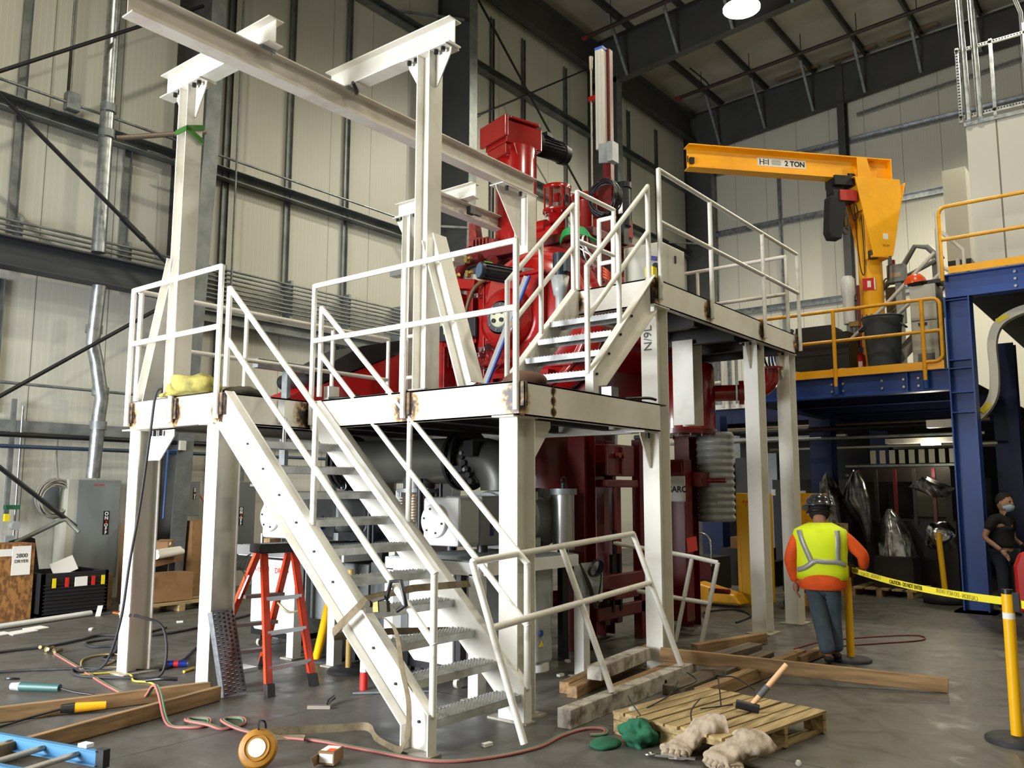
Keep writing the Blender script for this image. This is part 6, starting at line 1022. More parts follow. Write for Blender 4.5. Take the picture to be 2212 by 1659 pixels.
t = thing('angle_grinder', 'green angle grinder lying on the floor at the left behind the lumber', 'angle grinder', (3.2, 7.4, 0)); a, b = V((3.13, 7.48, .05)), V((3.3, 7.18, .05)); build('body', MB().cyl(a, b, .034, .03, n=16), mat('tool_green', '#2d5350', .5), t); build('head', MB().cyl(a, a+(a-b).normalized()*.08, .035, .03, n=12), PUMPG, t); c = a+(a-b).normalized()*.08; q = MB(); q.lathe([(.055, 0), (.055, .012)], c+V((0, 0, .05)), (.2, .2, 1), 20); build('disc', q, DARKMETAL, t); build('cord', MB().tube(smooth([b, b+V((.05, -.15, -.02)), b+V((.12, -.32, -.03)), b+V((.1, -.42, -.03))]), .008, 6), BLACK, t)
t = thing('angle_grinder', 'yellow and black angle grinder lying between the two left timbers', 'angle grinder', (3.15, 6.45, 0)); a, b = V((3.08, 6.45, .05)), V((3.26, 6.35, .05)); build('body', MB().cyl(a, b, .036, .028, n=16), YELR, t); build('head', MB().cyl(a, a+(a-b).normalized()*.09, .038, .03, n=12), BLACK, t); c = a+(a-b).normalized()*.08; build('cord', MB().tube(smooth([c, c+V((-.2, .05, -.03)), c+V((-.42, .0, -.04)), c+V((-.6, .05, -.04))]), .008, 6), BLACK, t)
t = thing('drink_can', 'crushed blue drink can on the floor between the two left columns', 'can', (4.47, 7.42, 0)); build('body', MB().cyl((4.4, 7.5, .03), (4.53, 7.38, .03), .03, n=18), mat('can_blue', '#2b3a9a', .3, .4), t); build('red_mark', MB().cyl((4.445, 7.458, .031), (4.475, 7.43, .031), .031, n=18), TXR, t); build('rim', MB().cyl((4.53, 7.38, .03), (4.54, 7.371, .03), .027, n=18), STEEL, t)
on2('marker_pen', MB().cyl((4.36, 7.15, .012), (4.5, 7.22, .012), .012, n=8), YLAB, 'yellow marker beside the blue drink can', 'marker'); q = MB(); q.ball((4.3, 7.55, .03), .07, 10, 7, (1.3, .6, .4)); on2('plastic_bag', q, GLASS, 'clear crumpled plastic at the foot of the left column', 'plastic bag'); q = MB(); q.ball((3.45, 6.05, .025), .05, 10, 7, (1.2, .8, .5)); on2('plastic_wrap', q, GLASS, 'clear crumpled plastic beside the lower left timber', 'plastic wrap')
on2('welding_clamp', MB().tube(smooth([(3.75, 6.68, .1), (3.8, 6.55, .12), (3.9, 6.48, .11)]), .016, 7), BLACK, 'small black clamp resting on the upper left timber', 'clamp')
def timber(p0, p1, w, h, m, lab, nm='timber', **k):
    p0, p1 = V(p0), V(p1); L = (p1-p0).length; q = MB(); q.obox((0, 0, 0), XX, YX, ZZ, L, w, h); o = build(nm, q, m, org=(0, 0, 0)); o.location = (p0+p1)/2; d = (p1-p0); o.rotation_euler = (0, -math.asin(d.z/L), math.atan2(d.y, d.x))
    b = o.modifiers.new('bevel', 'BEVEL'); b.width = .004; b.segments = 1; return tag(o, lab, 'timber', **k)
timber((1.5, 7.0, .055), (4.03, 6.22, .055), .045, .105, LUM, 'upper brown timber lying at the left foot of the stairs, ending at the second column'); timber((2.0, 5.62, .055), (3.98, 6.02, .055), .05, .105, LUM, 'lower brown timber at the left, crossed by the gas hose')
BL = thing('blue_ladder', 'light blue fibreglass ladder lying at the bottom left corner', 'ladder', (2.3, 5.6, 0)); LB = mat('ladder_blue', '#3f769f', .45); a, b = V((1.95, 7.4, .1)), V((2.54, 4.98, .1))
q = MB(); q.chan(a, b, ZZ, (-1, 0, 0), .085, .035, .005, .006); build('rail', q, LB, BL); q = MB(); off = V((-.42, -.10, 0)); q.chan(a+off, b+off, ZZ, XX, .085, .035, .005, .006); build('rail', q, LB, BL)
for k in range(8):
    c = b.lerp(a, .07+.115*k); build('rung', MB().cyl(c+V((.0, 0, 0)), c+off, .017, n=10), mat('rung_alu', '#b7b2a8', .4, .5), BL)
build('end_cap', MB().obox(b+(b-a).normalized()*.02, b-a, (1, .2, 0), ZZ, .06, .045, .1), BLACK, BL); build('bracket', MB().obox(b-(b-a).normalized()*.12+V((0, 0, .055)), b-a, (1, .2, 0), ZZ, .07, .05, .02), PAPER, BL); build('end_cap', MB().obox(b+off+(b-a).normalized()*.02, b-a, (1, .2, 0), ZZ, .06, .045, .1), BLACK, BL)
# spare tread leaning on the second column
q = tread_mesh(.66, .24, (0, 0, 0), XX, YX); mt = Matrix.Translation((4.125, 6.12, .335)) @ Matrix.Rotation(math.radians(12), 4, 'Z') @ Matrix.Rotation(math.radians(-15), 4, 'X') @ Matrix(((0, 1, 0, 0), (0, 0, -1, 0), (1, 0, 0, 0), (0, 0, 0, 1))); q.xf(mt); on2('spare_tread', q, mat('dull_grip', '#6d7173', .38, .7, '#4f5355', 30, .4, .7), 'spare galvanised stair tread leaning upright against the second column', 'stair tread')
# orange step ladder
SL_ = thing('step_ladder', 'orange red fibreglass step ladder with black top under the platform', 'step ladder', (4.6, 6.3, 0))
FA, FB, RA, RB = V((4.29, 5.80, 0)), V((4.76, 5.84, 0)), V((4.52, 7.0, 0)), V((5.0, 6.88, 0)); TA, TB_, TC, TD = V((4.53, 6.26, 1.08)), V((4.80, 6.20, 1.08)), V((4.56, 6.38, 1.08)), V((4.84, 6.32, 1.08))
for a, b, nm in ((FA, TA, 'rear_leg'), (FB, TB_, 'rear_leg'), (RA, TC, 'front_leg'), (RB, TD, 'front_leg')):
    g = build(nm, MB().chan(a+V((0, 0, .02)), b, XX, (.2 if a in (FA, RA) else -.2, 0, 0), .06, .035, .006, .006), LAD, SL_); d = (b-a).normalized(); build('foot', MB().obox(a+d*.05, d, XX, (0, 1, .1), .11, .07, .05), BLACK, g)
for f_ in (.18, .42, .66): 
    a, b = FA.lerp(TA, f_), FB.lerp(TB_, f_); build('rear_brace', MB().bar(a, b, .012, .035), ALU, SL_); a, b = RA.lerp(TC, f_-.02), RB.lerp(TD, f_-.02); build('step', MB().bar(a-V((0, .04, 0)), b-V((0, .04, 0)), .08, .03), mat('step_brown', '#6a5a56', .5, .3), SL_)
build('top_cap', MB().obox((4.68, 6.29, 1.12), (.27, -.06, 0), (.06, .27, 0), ZZ, .42, .24, .08), BLACK, SL_, bevel=.015); build('spreader_strap', MB().tube(smooth([FB.lerp(TB_, .56), FB.lerp(TB_, .55)+V((0, .2, -.03)), RB.lerp(TD, .56)]), .012, 6), mat('strap_cream', '#b3ab88', .7), SL_)
q = MB(); c = RA.lerp(TC, .72); d = (TC-RA).normalized(); q.obox(c+V((-.022, -.0, 0)), d, (0, 1, 0), XX, .24, .04, .002); build('label', q, PAPER, SL_); c = RA.lerp(TC, .36); q = MB(); q.obox(c+V((-.022, 0, 0)), d, (0, 1, 0), XX, .12, .045, .002); build('yellow_label', q, YLAB, SL_)
q = MB()
for k in range(4): q.tube(smooth([(4.45, 6.35, 1.08), (4.42-.02*k, 6.36+.03*k, .98), (4.42+.02*k, 6.38+.02*k, .84+.03*k)]), .003, 4)
build('wire_ties', q, DARKMETAL, SL_)
for (x, y, tx, ty, h, m, lab) in ((5.42, 6.63, 5.38, 6.3, .95, YELP, 'yellow barrier post leaning under the platform behind the staircase'), (5.33, 6.07, 5.33, 6.07, .9, mat('post_faded', '#c9a862', .4), 'faded tan barrier post standing in a round base behind the staircase')):
    t = thing('barrier_post', lab, 'barrier post', (x, y, 0)); build('post', MB().cyl((x, y, .03), (tx, ty, h), .04 if m is YELP else .027, n=16), m, t); build('base', MB().lathe([(.19, 0), (.19, .015), (.17, .03), (.03, .035)], (x+(.12 if m is YELP else 0), y, 0), ZZ, 28), RUBBER, t)
t = thing('red_jug', 'red and clear bottle standing on the floor behind the stair stringer', 'bottle', (5.0, 5.5, 0)); build('lower', MB().cyl((4.93, 5.42, 0), (4.93, 5.42, .14), .035, n=14), TXR, t); build('upper', MB().lathe([(.034, .14), (.034, .22), (.012, .27), (.012, .3)], (4.93, 5.42, 0), ZZ, 14), PAPER, t)
q = MB(); q.box(4.55, 4.85, 6.75, 6.95, 0, .03); on2('white_board', q, PUMPW, 'white board offcut on the floor under the step ladder', 'board'); on2('steel_rod', MB().cyl((4.75, 5.35, .01), (5.2, 4.9, .01), .01, n=6), GALVD, 'thin steel rod on the floor behind the left stringer', 'rod')
# ratchet strap
RS = thing('ratchet_strap', 'tan ratchet strap wrapped round the staircase and trailing along the floor', 'ratchet strap', (3.95, 4.2, 0))
zt_ = lambda y: .22+.94*(y-3.71)
q = MB(); q.ribbon([(3.918, 4.62, .66), (3.918, 4.36, .86), (3.95, 4.34, .90), (4.4, 4.34, .93), (4.95, 4.3, .92)], [V((0, .03, .045)), V((0, .03, .045)), V((0, .05, .03)), V((0, .03, .045)), V((0, .03, .045))], .003); q.ribbon([(3.918, 4.62, .66), (3.95, 4.66, .62), (4.45, 4.62, .60), (4.95, 4.5, .56)], V((0, .02, .045)), .003); build('loop_webbing', q, STRAP, RS)
P = smooth([(3.93, 4.15, .80), (3.92, 4.02, .72), (3.91, 3.95, .5), (3.90, 3.88, .32), (3.88, 3.86, .14), (3.88, 3.92, .03), (3.92, 4.05, .012), (3.96, 4.18, .012), (4.0, 4.28, .02), (4.08, 4.40, .03), (4.1, 4.5, .03), (4.0, 4.6, .025), (3.86, 4.72, .025), (3.68, 4.84, .03), (3.54, 4.93, .03)], 6)
q = MB(); q.ribbon(P, [V((0, .045, .01)) if p.z > .1 else V((.01, .0, .05)) for p in P], .003); build('trailing_webbing', q, STRAP, RS)
q = MB(); q.ribbon(smooth([(3.54, 4.93, .03), (3.5, 4.94, .03), (3.52, 4.88, .02), (3.62, 4.78, .012), (3.72, 4.66, .012), (3.66, 4.58, .02)]), V((.03, .03, .02)), .003); build('strap_end', q, STRAP, RS)
q = MB(); c = V((3.925, 4.2, .86)); q.obox(c, (0, -1, .12), (0, .12, 1), XX, .2, .07, .03); q.obox(c+V((0, 0, .045)), (0, -1, .3), (0, .3, 1), XX, .18, .02, .05); q.cyl(c+V((-.04, .05, .02)), c+V((.04, .05, .02)), .022, n=12); build('ratchet_body', q, mat('ratchet_dark', '#3a3527', .5, .4), RS); build('gold_plate', MB().obox(c+V((-.02, 0, .01)), (0, -1, .12), (0, .12, 1), XX, .05, .08, .004), mat('ratchet_gold', '#a8995c', .4, .5), RS)
q = MB(); h = c+V((0, -.08, .05)); q.tube([h, h+V((0, -.04, .12)), h+V((0, -.13, .13)), h+V((0, -.18, -.02)), h+V((0, -.1, -.06))], .014, 8); build('handle', q, BLACK, RS)
# foreground bits
t = thing('cable_reel', 'round yellow reel with white disc lying at the bottom picture edge', 'reel', (3.22, 4.42, 0)); ax = V((-.72, -.62, .42)).normalized(); c = V((3.2, 4.42, .10)); q = MB(); q.lathe([(.07, -.035), (.105, -.028), (.115, 0), (.105, .028), (.07, .035)], c, ax, 36); build('case', q, mat('reel_yellow', '#a8741a', .5, 0, '#875c12', 8, .4, .7), t, bevel=.002); build('disc', MB().lathe([(.052, .034), (.052, .039)], c, ax, 30), mat('reel_disc', '#d8d3c4', .6), t); build('inner_ring', MB().ring(c+ax*.036, ax, .072, .004, 32, 6), mat('reel_ring', '#9c6a18', .5), t); q = MB(); q.tube(smooth([c+V((0, 0, .11)), c+V((.05, .06, .14)), c+V((.12, .1, .1)), c+V((.16, .16, -.06))]), .007, 6); build('cord', q, BLACK, t)
t = thing('parts_box', 'small open cardboard box with orange label at the bottom picture edge', 'box', (3.47, 4.13, 0)); c = V((3.5, 4.12, .05)); A1, A2 = V((.4, -.9, 0)).normalized(), V((.9, .4, 0)).normalized(); build('body', MB().obox(c, A1, A2, ZZ, .1, .13, .075), CARD, t); build('label', MB().obox(c+V((-.0, 0, .039)), A1, A2, ZZ, .085, .1, .001).obox(c-A2*.066, A1, A2, ZZ, .085, .001, .05), PAPER, t); build('orange_label', MB().obox(c-A2*.03+A1*.02+V((0, 0, .041)), A1, A2, ZZ, .045, .05, .001), mat('label_orange', '#e8531c', .5), t); build('flap', MB().obox(c-A2*.08-A1*.055+V((0, 0, -.01)), A1, A2, V((-.5, -.2, .8)), .004, .1, .07), CARD, t)
t = thing('wire_brush', 'wire brush with black handle on the floor in front of the step ladder', 'brush', (4.35, 5.2, 0)); build('handle', MB().tube([(4.5, 5.28, .035), (4.42, 5.24, .03), (4.36, 5.19, .02)], [.017, .016, .008], 10), BLACK, t); build('head', MB().obox((4.29, 5.2, .014), (.42, -.55, 0), (.55, .42, 0), ZZ, .17, .03, .024), mat('brush_grey', '#8d8478', .6), t)
# ---------------------------------------------------------------- platform bits, right side lumber, pallet, barriers
def cloth(c, r, sc, m, lab, cat, seed=0, nm='cloth', amp=.35, fr=6):
    q = MB(); q.ball((0, 0, 0), r, 34, 22, sc); o3 = V((seed*3.1, seed, 0))
    for i, v in enumerate(q.v):
        n = noise.noise(v*fr+o3)*amp*r+noise.noise(v*fr*2.6+o3)*amp*.4*r; w = v.normalized() if v.length > 0 else v; v += w*n; v.z = max(v.z, -r*sc[2]*.55); q.v[i] = V(v)+V(c)+V((0, 0, r*sc[2]*.55))
    return one(nm, q, m, lab, cat)
cloth((3.98, 6.62, 2.43), .2, (.8, 1.5, .55), OLIVE, 'yellow olive rag or jacket bundled on the left platform edge', 'cloth', 1, 'jacket_bundle'); cloth((4.0, 6.98, 2.43), .1, (.7, 1.6, .35), OLIVE, 'small yellow olive cloth end beside the bundle', 'cloth', 3)
cloth((4.3, 6.35, 2.43), .12, (1.6, .6, .4), mat('dark_cloth', '#4a4638', .9), 'dark cloth roll lying behind the first stair post on the platform', 'cloth', 4, 'cloth_roll'); cloth((5.35, 4.08, 2.43), .17, (1.2, 1.1, .5), mat('brown_bag', '#5d4030', .85, 0, '#432c20', 5, .4, .7), 'brown leather bag behind the front corner rail post', 'bag', 6, 'leather_bag', .15, 4); cloth((5.0, 7.3, 2.43), .12, (1.5, .7, .5), mat('tan_rag', '#9a7c40', .9), 'tan rag by the back rail near the red chute', 'cloth', 8)
for k in range(3): cable([(4.95, 5.6+.05*k, 2.44), (5.05, 5.75, 2.45), (5.1, 5.9-.1*k, 2.44), (5.0, 6.05, 2.45)], .01, BLACK, f'black cable on the deck behind the front beam, {["nearest", "middle", "farthest"][k]} of three', group='cables on the deck edge')
cable([(6.6, 3.9, 2.44), (6.8, 3.86, 2.46), (6.95, 3.84, 2.47), (7.02, 3.82, 2.46)], .014, BLACK, 'black cable lying on the deck beside the tall column'); on2('steel_block', MB().box(6.3, 6.42, 3.86, 3.96, 2.424, 2.52), GALV, 'small shiny steel block on the deck right of the short staircase', 'block')
on2('paper_cup', MB().box(5.0, 5.12, 6.05, 6.12, 2.424, 2.56), PAPER, 'white paper piece on the deck edge behind the stair post', 'paper')
q = MB(); q.tube([(4.92, 4.2, 2.44), (4.93, 4.28, 2.47), (4.92, 4.34, 2.44)], .006, 6)
t = thing('vacuum_tag', 'bright green tag hanging below the short staircase', 'tag', (7.7, 4.6, 2.9)); build('tag', MB().obox((7.2, 4.45, 2.86), (.1, -1, 0), (0, .15, 1), XX, .05, .17, .003), GREENT, t)
# railing section leaning on the corner column
RL = thing('loose_guard_rail', 'loose white pipe railing section leaning against the front corner column', 'railing', (5.6, 3.6, 0)); B = [V((4.45, 3.40, .0)), V((5.60, 3.46, .135)), V((6.78, 3.50, .14))]; T_ = [V((4.40, 3.80, 1.14)), V((5.53, 3.86, 1.185)), V((6.70, 3.90, 1.24))]
B[0].z = .03
build('top_rail', MB().tube([T_[0], T_[2]], .024, 10), WHITEG, RL); build('mid_rail', MB().tube([B[0].lerp(T_[0], .62), B[2].lerp(T_[2], .62)], .024, 10), WHITEG, RL)
for a, b in zip(B, T_): build('rail_post', MB().cyl(a, b, .024, n=10), WHITEG, RL)
R2 = thing('loose_guard_rail', 'short loose white pipe railing leaning behind the tall upper platform column', 'railing', (8.2, 4.2, 0)); a0, a1, b0, b1 = V((8.47, 4.43, .02)), V((8.49, 4.22, .92)), V((8.51, 4.15, .02)), V((8.54, 3.95, .87)); e = V((-.55, .65, .15))
build('top_rail', MB().tube([b1, a1, a1+e], .024, 10), WHITEG, R2); build('mid_rail', MB().tube([b0.lerp(b1, .5), a0.lerp(a1, .5), a0.lerp(a1, .5)+e], .024, 10), WHITEG, R2); build('rail_post', MB().cyl(a0, a1, .024, n=10), WHITEG, R2); build('rail_post', MB().cyl(b0, b1, .024, n=10), WHITEG, R2)
# timbers on the right
timber((4.99, 3.47, .065), (7.1, 3.55, .065), .11, .13, WPAINT, 'long worn white painted square timber with drilled holes in front of the corner column')
for x in (5.75, 6.45): on2('bolt_hole', MB().cyl((x, 3.47+.004*(x-5), .065), (x, 3.44+.02*(x-5), .065), .02, n=14), BLACK, f'dark drilled hole in the {"left" if x < 6 else "right"} part of the worn white timber', 'hole')
timber((5.98, 3.86, .16), (7.0, 3.98, .16), .13, .11, WPAINT, 'short worn white timber block behind the long white timber'); timber((5.75, 3.92, .045), (7.7, 4.25, .045), .09, .09, LUM, 'brown timber with split end beside the corner column'); timber((5.83, 4.05, .045), (7.9, 4.38, .045), .09, .09, LUM, 'second brown timber running back under the platform'); timber((5.95, 3.66, .045), (7.5, 3.78, .045), .1, .09, LUM, 'light brown timber between the two white painted timbers')
timber((6.9, 3.76, .19), (7.79, 1.64, .06), .05, .115, LUM, 'long brown timber lying across the others and pointing right'); timber((7.95, 3.95, .06), (9.05, 3.68, .06), .09, .11, LUM, 'brown timber behind the long crossing one near the third column'); timber((6.2, 3.05, .06), (8.35, 3.02, .06), .09, .11, LUM, 'brown timber passing under the long crossing one towards the person'); timber((6.3, 3.32, .04), (7.9, 3.35, .04), .2, .075, LUMG, 'grey weathered plank beside the pallet'); timber((6.9, 3.2, .1), (8.0, 3.22, .1), .12, .05, LUMG, 'second grey weathered plank lying on the first'); timber((7.6, 3.6, .05), (8.5, 3.55, .05), .15, .09, LUMG, 'weathered timber under the long crossing one')
timber((8.1, 2.98, .05), (9.0, 2.95, .05), .08, .08, LUM, 'short timber end beside the feet of the person')
# pallet with tools
PT = thing('pallet', 'weathered slatted wooden pallet lying in the right foreground', 'pallet', (5.55, 2.6, 0)); A_, B_, C_, D_ = V((5.03, 3.14, 0)), V((6.13, 3.0, 0)), V((5.95, 2.05, 0)), V((5.12, 2.17, 0))
ux = (V((6.04, 2.5, 0))-V((5.07, 2.65, 0))); uy = (A_-D_).normalized(); L1 = ux.length; uxn = ux.normalized(); uyn = V((-uxn.y, uxn.x, 0)); cc = (A_+B_+C_+D_)/4
random.seed(9)
for k in range(9): 
    yy = -.44+.11*k; q = MB(); q.obox(cc+uyn*yy+V((0, 0, .135+random.uniform(-.003, .003))), uxn, uyn, ZZ, 1.08+random.uniform(-.02, .02), .092, .018); o = build('deck_board', q, WOODP, PT)
for s in (-.5, 0, .5): 
    q = MB(); c0 = cc+uxn*s; q.obox(c0+V((0, 0, .105)), uyn, uxn, ZZ, .98, .04, .045); q.obox(c0+uyn*-.42+V((0, 0, .05)), uyn, uxn, ZZ, .14, .04, .08); q.obox(c0+V((0, 0, .05)), uyn, uxn, ZZ, .2, .04, .08); q.obox(c0+uyn*.42+V((0, 0, .05)), uyn, uxn, ZZ, .14, .04, .08); build('stringer', q, WOODP, PT)
for s in (-.42, 0, .42): q = MB(); q.obox(cc+uyn*s+V((0, 0, .009)), uxn, uyn, ZZ, 1.08, .09, .016); build('bottom_board', q, WOODP, PT)
SH = thing('sledge_hammer', 'sledge hammer with upright wooden handle standing on the pallet', 'hammer', (5.65, 2.45, .145)); a, b = V((5.64, 2.42, .165)), V((5.86, 2.23, .44)); build('handle', MB().tube([a, a.lerp(b, .5), b], [.017, .019, .02], 12), mat('hickory', '#dcb083', .5), SH); build('sleeve', MB().cyl(a.lerp(b, .28), a.lerp(b, .5), .022, n=12), mat('sleeve_grey', '#5a5c5e', .6), SH); q = MB(); hd = V((-.1, .2, .03)).normalized(); q.cyl(a-hd*.07+V((0, 0, .01)), a+hd*.08+V((0, 0, .02)), .03, n=8); build('head', q, DARKMETAL, SH)
P_ = [[(5.35, 2.95, .15), (5.25, 2.8, .19), (5.1, 2.62, .16)], [(5.65, 2.62, .15), (5.72, 2.66, .25), (5.83, 2.72, .3)], [(5.83, 2.72, .3), (5.9, 2.62, .3), (5.95, 2.5, .22)], [(5.9, 3.1, .15), (6.05, 3.0, .2), (6.2, 3.15, .22)], [(5.3, 3.0, .15), (5.5, 3.0, .16), (5.75, 3.05, .16), (5.8, 3.02, .24)], [(5.5, 2.7, .15), (5.62, 2.6, .16), (5.75, 2.58, .15)], [(5.07, 2.92, .16), (5.1, 3.0, .22), (5.14, 3.05, .25)]]
P_[0] = [(5.05, 2.52, .12), (5.12, 2.58, .22), (5.3, 2.6, .27)]
for k, p in enumerate(P_): cable(p, .005, BLACK, ['black plastic tie arching at the front edge of the pallet', 'black plastic tie rising left of the hammer', 'black plastic tie bending down behind the hammer', 'black plastic tie at the back corner of the pallet', 'long black plastic tie along the back of the pallet', 'flat black plastic tie in the middle of the pallet', 'thin black tie standing by the green cloth'][k], 'plastic tie', 'plastic_tie', group='black plastic ties on the pallet')
def glove(path, rad, seed, lab, nm='work_glove'):
    """gauntlet glove: wide open cuff, palm, then four fingers and a thumb bent down"""
    P = smooth(path, 7); n = 26; rings = []; m_ = len(P); o3 = V((seed, seed*2, 0))
    for i, p in enumerate(P):
        d = (P[min(i+1, m_-1)]-P[max(i-1, 0)]).normalized(); sd = d.cross(V((0, 0, 1))).normalized(); up = sd.cross(d).normalized(); f = i/(m_-1); w = rad*(1.3-.75*f+.5*f*f+(.1 if f < .12 else 0)); h = rad*(.7-.2*f); row = []
        for k in range(n):
            a = 2*math.pi*k/n; v = sd*w*math.cos(a)+up*h*math.sin(a); q_ = p+v*(1+.34*noise.noise((p+v)*13+o3)+.2*noise.noise((p+v)*30+o3)); q_.z = max(q_.z, .004); row.append(q_)
        rings.append(row)
    t = one(nm, MB().loft(rings), CANVAS, lab, 'glove', 'dirty canvas gloves'); t.modifiers.new('s', 'SUBSURF').render_levels = 1
    e = P[-1]; d = (P[-1]-P[-4]).normalized(); sd = d.cross(V((0, 0, 1))).normalized()
    for k in range(4):
        b = e+sd*rad*(.6-.4*k)-d*.01; fp = smooth([b-d*.03, b+d*.012, b+d*(.03+.01*(k in (1, 2)))+V((0, 0, -.012))], 4); fp = [V((p.x, p.y, max(p.z, .014))) for p in fp]; build('finger', MB().tube(fp, [.024-.0008*i for i in range(len(fp))], 9), CANVAS, t)
    b = P[int(m_*.7)]+sd*rad*.9; fp = [V((p.x, p.y, max(p.z, .014))) for p in smooth([b-sd*.03, b+sd*.01+d*.02, b+sd*.02+d*.05], 4)]; build('thumb', MB().tube(fp, .022, 9), CANVAS, t)
    return t
glove([(5.16, 2.40, .17), (5.10, 2.45, .165), (5.02, 2.50, .12), (4.96, 2.54, .07), (4.90, 2.56, .045), (4.84, 2.55, .045)], .09, 2, 'left dirty canvas welding glove draped over the front corner of the pallet')
glove([(5.06, 2.13, .13), (5.0, 2.15, .125), (4.93, 2.2, .09), (4.86, 2.24, .06), (4.79, 2.27, .05)], .105, 5, 'right dirty canvas welding glove slumped on the floor at the pallet corner')
glove([(4.98, 2.30, .06), (4.92, 2.27, .055), (4.84, 2.20, .045), (4.78, 2.14, .035)], .06, 9, 'small folded canvas glove between the two larger gloves')
cloth((4.82, 3.02, 0), .08, (1.5, 1.0, .35), GREENF, 'flat green cloth end near the gas hose loop', 'cloth', 14); cloth((4.98, 2.88, 0), .11, (.9, 1.0, .8), GREENF, 'crumpled green cloth bundle at the left corner of the pallet', 'cloth', 15, 'cloth', .6, 13)
t = thing('wrench', 'steel wrench with taped handle half under the gloves', 'wrench', (4.78, 2.6, 0)); build('handle', MB().bar((4.8, 2.66, .02), (4.85, 2.42, .03), .03, .012), STEEL, t); build('jaw', MB().tube(arc((4.79, 2.70, .02), XX, YX, .025, 140, 400, 10), .009, 6), STEEL, t); build('tape', MB().bar((4.82, 2.58, .022), (4.83, 2.53, .024), .036, .02), CANVAS, t)
on2('plastic_bead', MB().lathe([(.015, 0), (.02, .015), (.01, .03)], (5.2, 1.93, 0), ZZ, 12), PAPER, 'small white cap on the floor right of the pallet', 'cap'); q = MB(); q.ball((5.15, 3.02, .17), .03, 10, 6, (1.5, .8, .5)); on2('clear_plastic', q, GLASS, 'small clear plastic scrap on the left pallet edge', 'plastic scrap')
random.seed(21)
for k, (x, y) in enumerate(((6.35, 4.45), (6.9, 4.75), (7.4, 4.4), (4.35, 3.62), (5.0, 10.2), (5.6, 10.1), (5.95, 9.9), (4.6, 4.3))): on2('debris_chip', MB().obox((x, y, .012), (math.cos(k), math.sin(k), 0), (-math.sin(k), math.cos(k), 0), ZZ, .07, .035, .02), PAPER, ['white chip on the floor right of the corner column', 'white chip behind the loose railing', 'white chip near the tall column foot', 'white chip by the gas hose in front of the stairs', 'white chip left of the small pallet', 'white chip in front of the small pallet', 'white chip right of the small pallet', 'white chip beside the strap on the floor'][k], 'debris', group='white chips on the floor')
cable([(8.9, 3.3), (9.6, 3.2), (10.3, 2.8), (10.6, 2.5), (10.3, 2.4), (9.8, 2.7), (9.2, 3.1)], .008, mat('cord_red', '#6e2e2a', .6), 'thin red cord looping on the floor behind the person'); cable([(9.5, 4.6), (10.2, 4.9), (10.8, 5.2), (11.3, 5.0), (10.9, 4.6), (10.2, 4.5)], .012, RUBBER, 'dark hose coiled on the floor near the third white column', 'hose', 'hose')
# barrier posts and caution tape
def stanchion(x, y, h, r, lab, clip=True, lx=0, ly=0):
    t = thing('barrier_post', lab, 'barrier post', (x, y, 0)); build('post', MB().cyl((x, y, .03), (x+lx, y+ly, h), r, n=24), YELP, t); build('base', MB().lathe([(.19, 0), (.19, .02), (.165, .035), (.03, .045)], (x, y, 0), ZZ, 36), RUBBER, t); q = MB(); q.cyl((x+lx, y+ly, h), (x+lx, y+ly, h+.03), r*.9, n=20); q.box(x+lx-.02, x+lx+.02, y+ly-r-.03, y+ly-r+.01, h-.11, h+.01); build('belt_clip', q, BLACK, t); return t
s1 = stanchion(6.56, .985, .94, .037, 'yellow barrier post with tape at the right picture edge'); build('white_label', MB().cyl((6.56, .985, .78), (6.56, .985, .82), .0378, n=24), PAPER, s1)
stanchion(8.66, 2.66, .90, .036, 'yellow barrier post with tape just right of the person in the vest')
CT = thing('caution_tape', 'yellow caution tape stretched between the two barrier posts', 'tape', (7.6, 1.8, .85)); a, b = V((8.62, 2.60, .865)), V((6.58, 1.01, .89)); n_ = 16; P = [a.lerp(b, i/n_)+V((0, 0, -.035*math.sin(math.pi*i/n_))) for i in range(n_+1)]
TPY = mat('tape_yellow', '#f0e03a', .45); q = MB(); q.ribbon(P, V((0, 0, .052)), .0012); build('tape', q, TPY, CT)
dt = (b-a).normalized(); xd = V((dt.x, dt.y, dt.z)); nrm = xd.cross(V((0, 0, 1))).normalized()
def ctext(s, f, m, mir=False):
    p = a.lerp(b, f)+V((0, 0, -.035*math.sin(math.pi*f))); o_ = text(s, p+nrm*.004, xd, ZZ, .048, m, CT, sx=-.98 if mir else .98, bold=0); return o_
ctext('CAUTION - DO NOT ENTER', .44, TXB); ctext('CAUTION - DO NOT ENTER', .76, mat('faint_print', '#b5aa3c', .6), True); ctext('CAUTION - DO NOT', .17, mat('faint_print2', '#b5aa3c', .6), True); ctext('ENTER', .035, TXB)
q = MB(); q.ribbon([(6.58, .94, .885), (6.2, .45, .8), (5.7, -.2, .72)], V((0, 0, .052)), .0012); t = on2('caution_tape', q, TPY, 'yellow tape end running from the right barrier post out of the picture', 'tape')
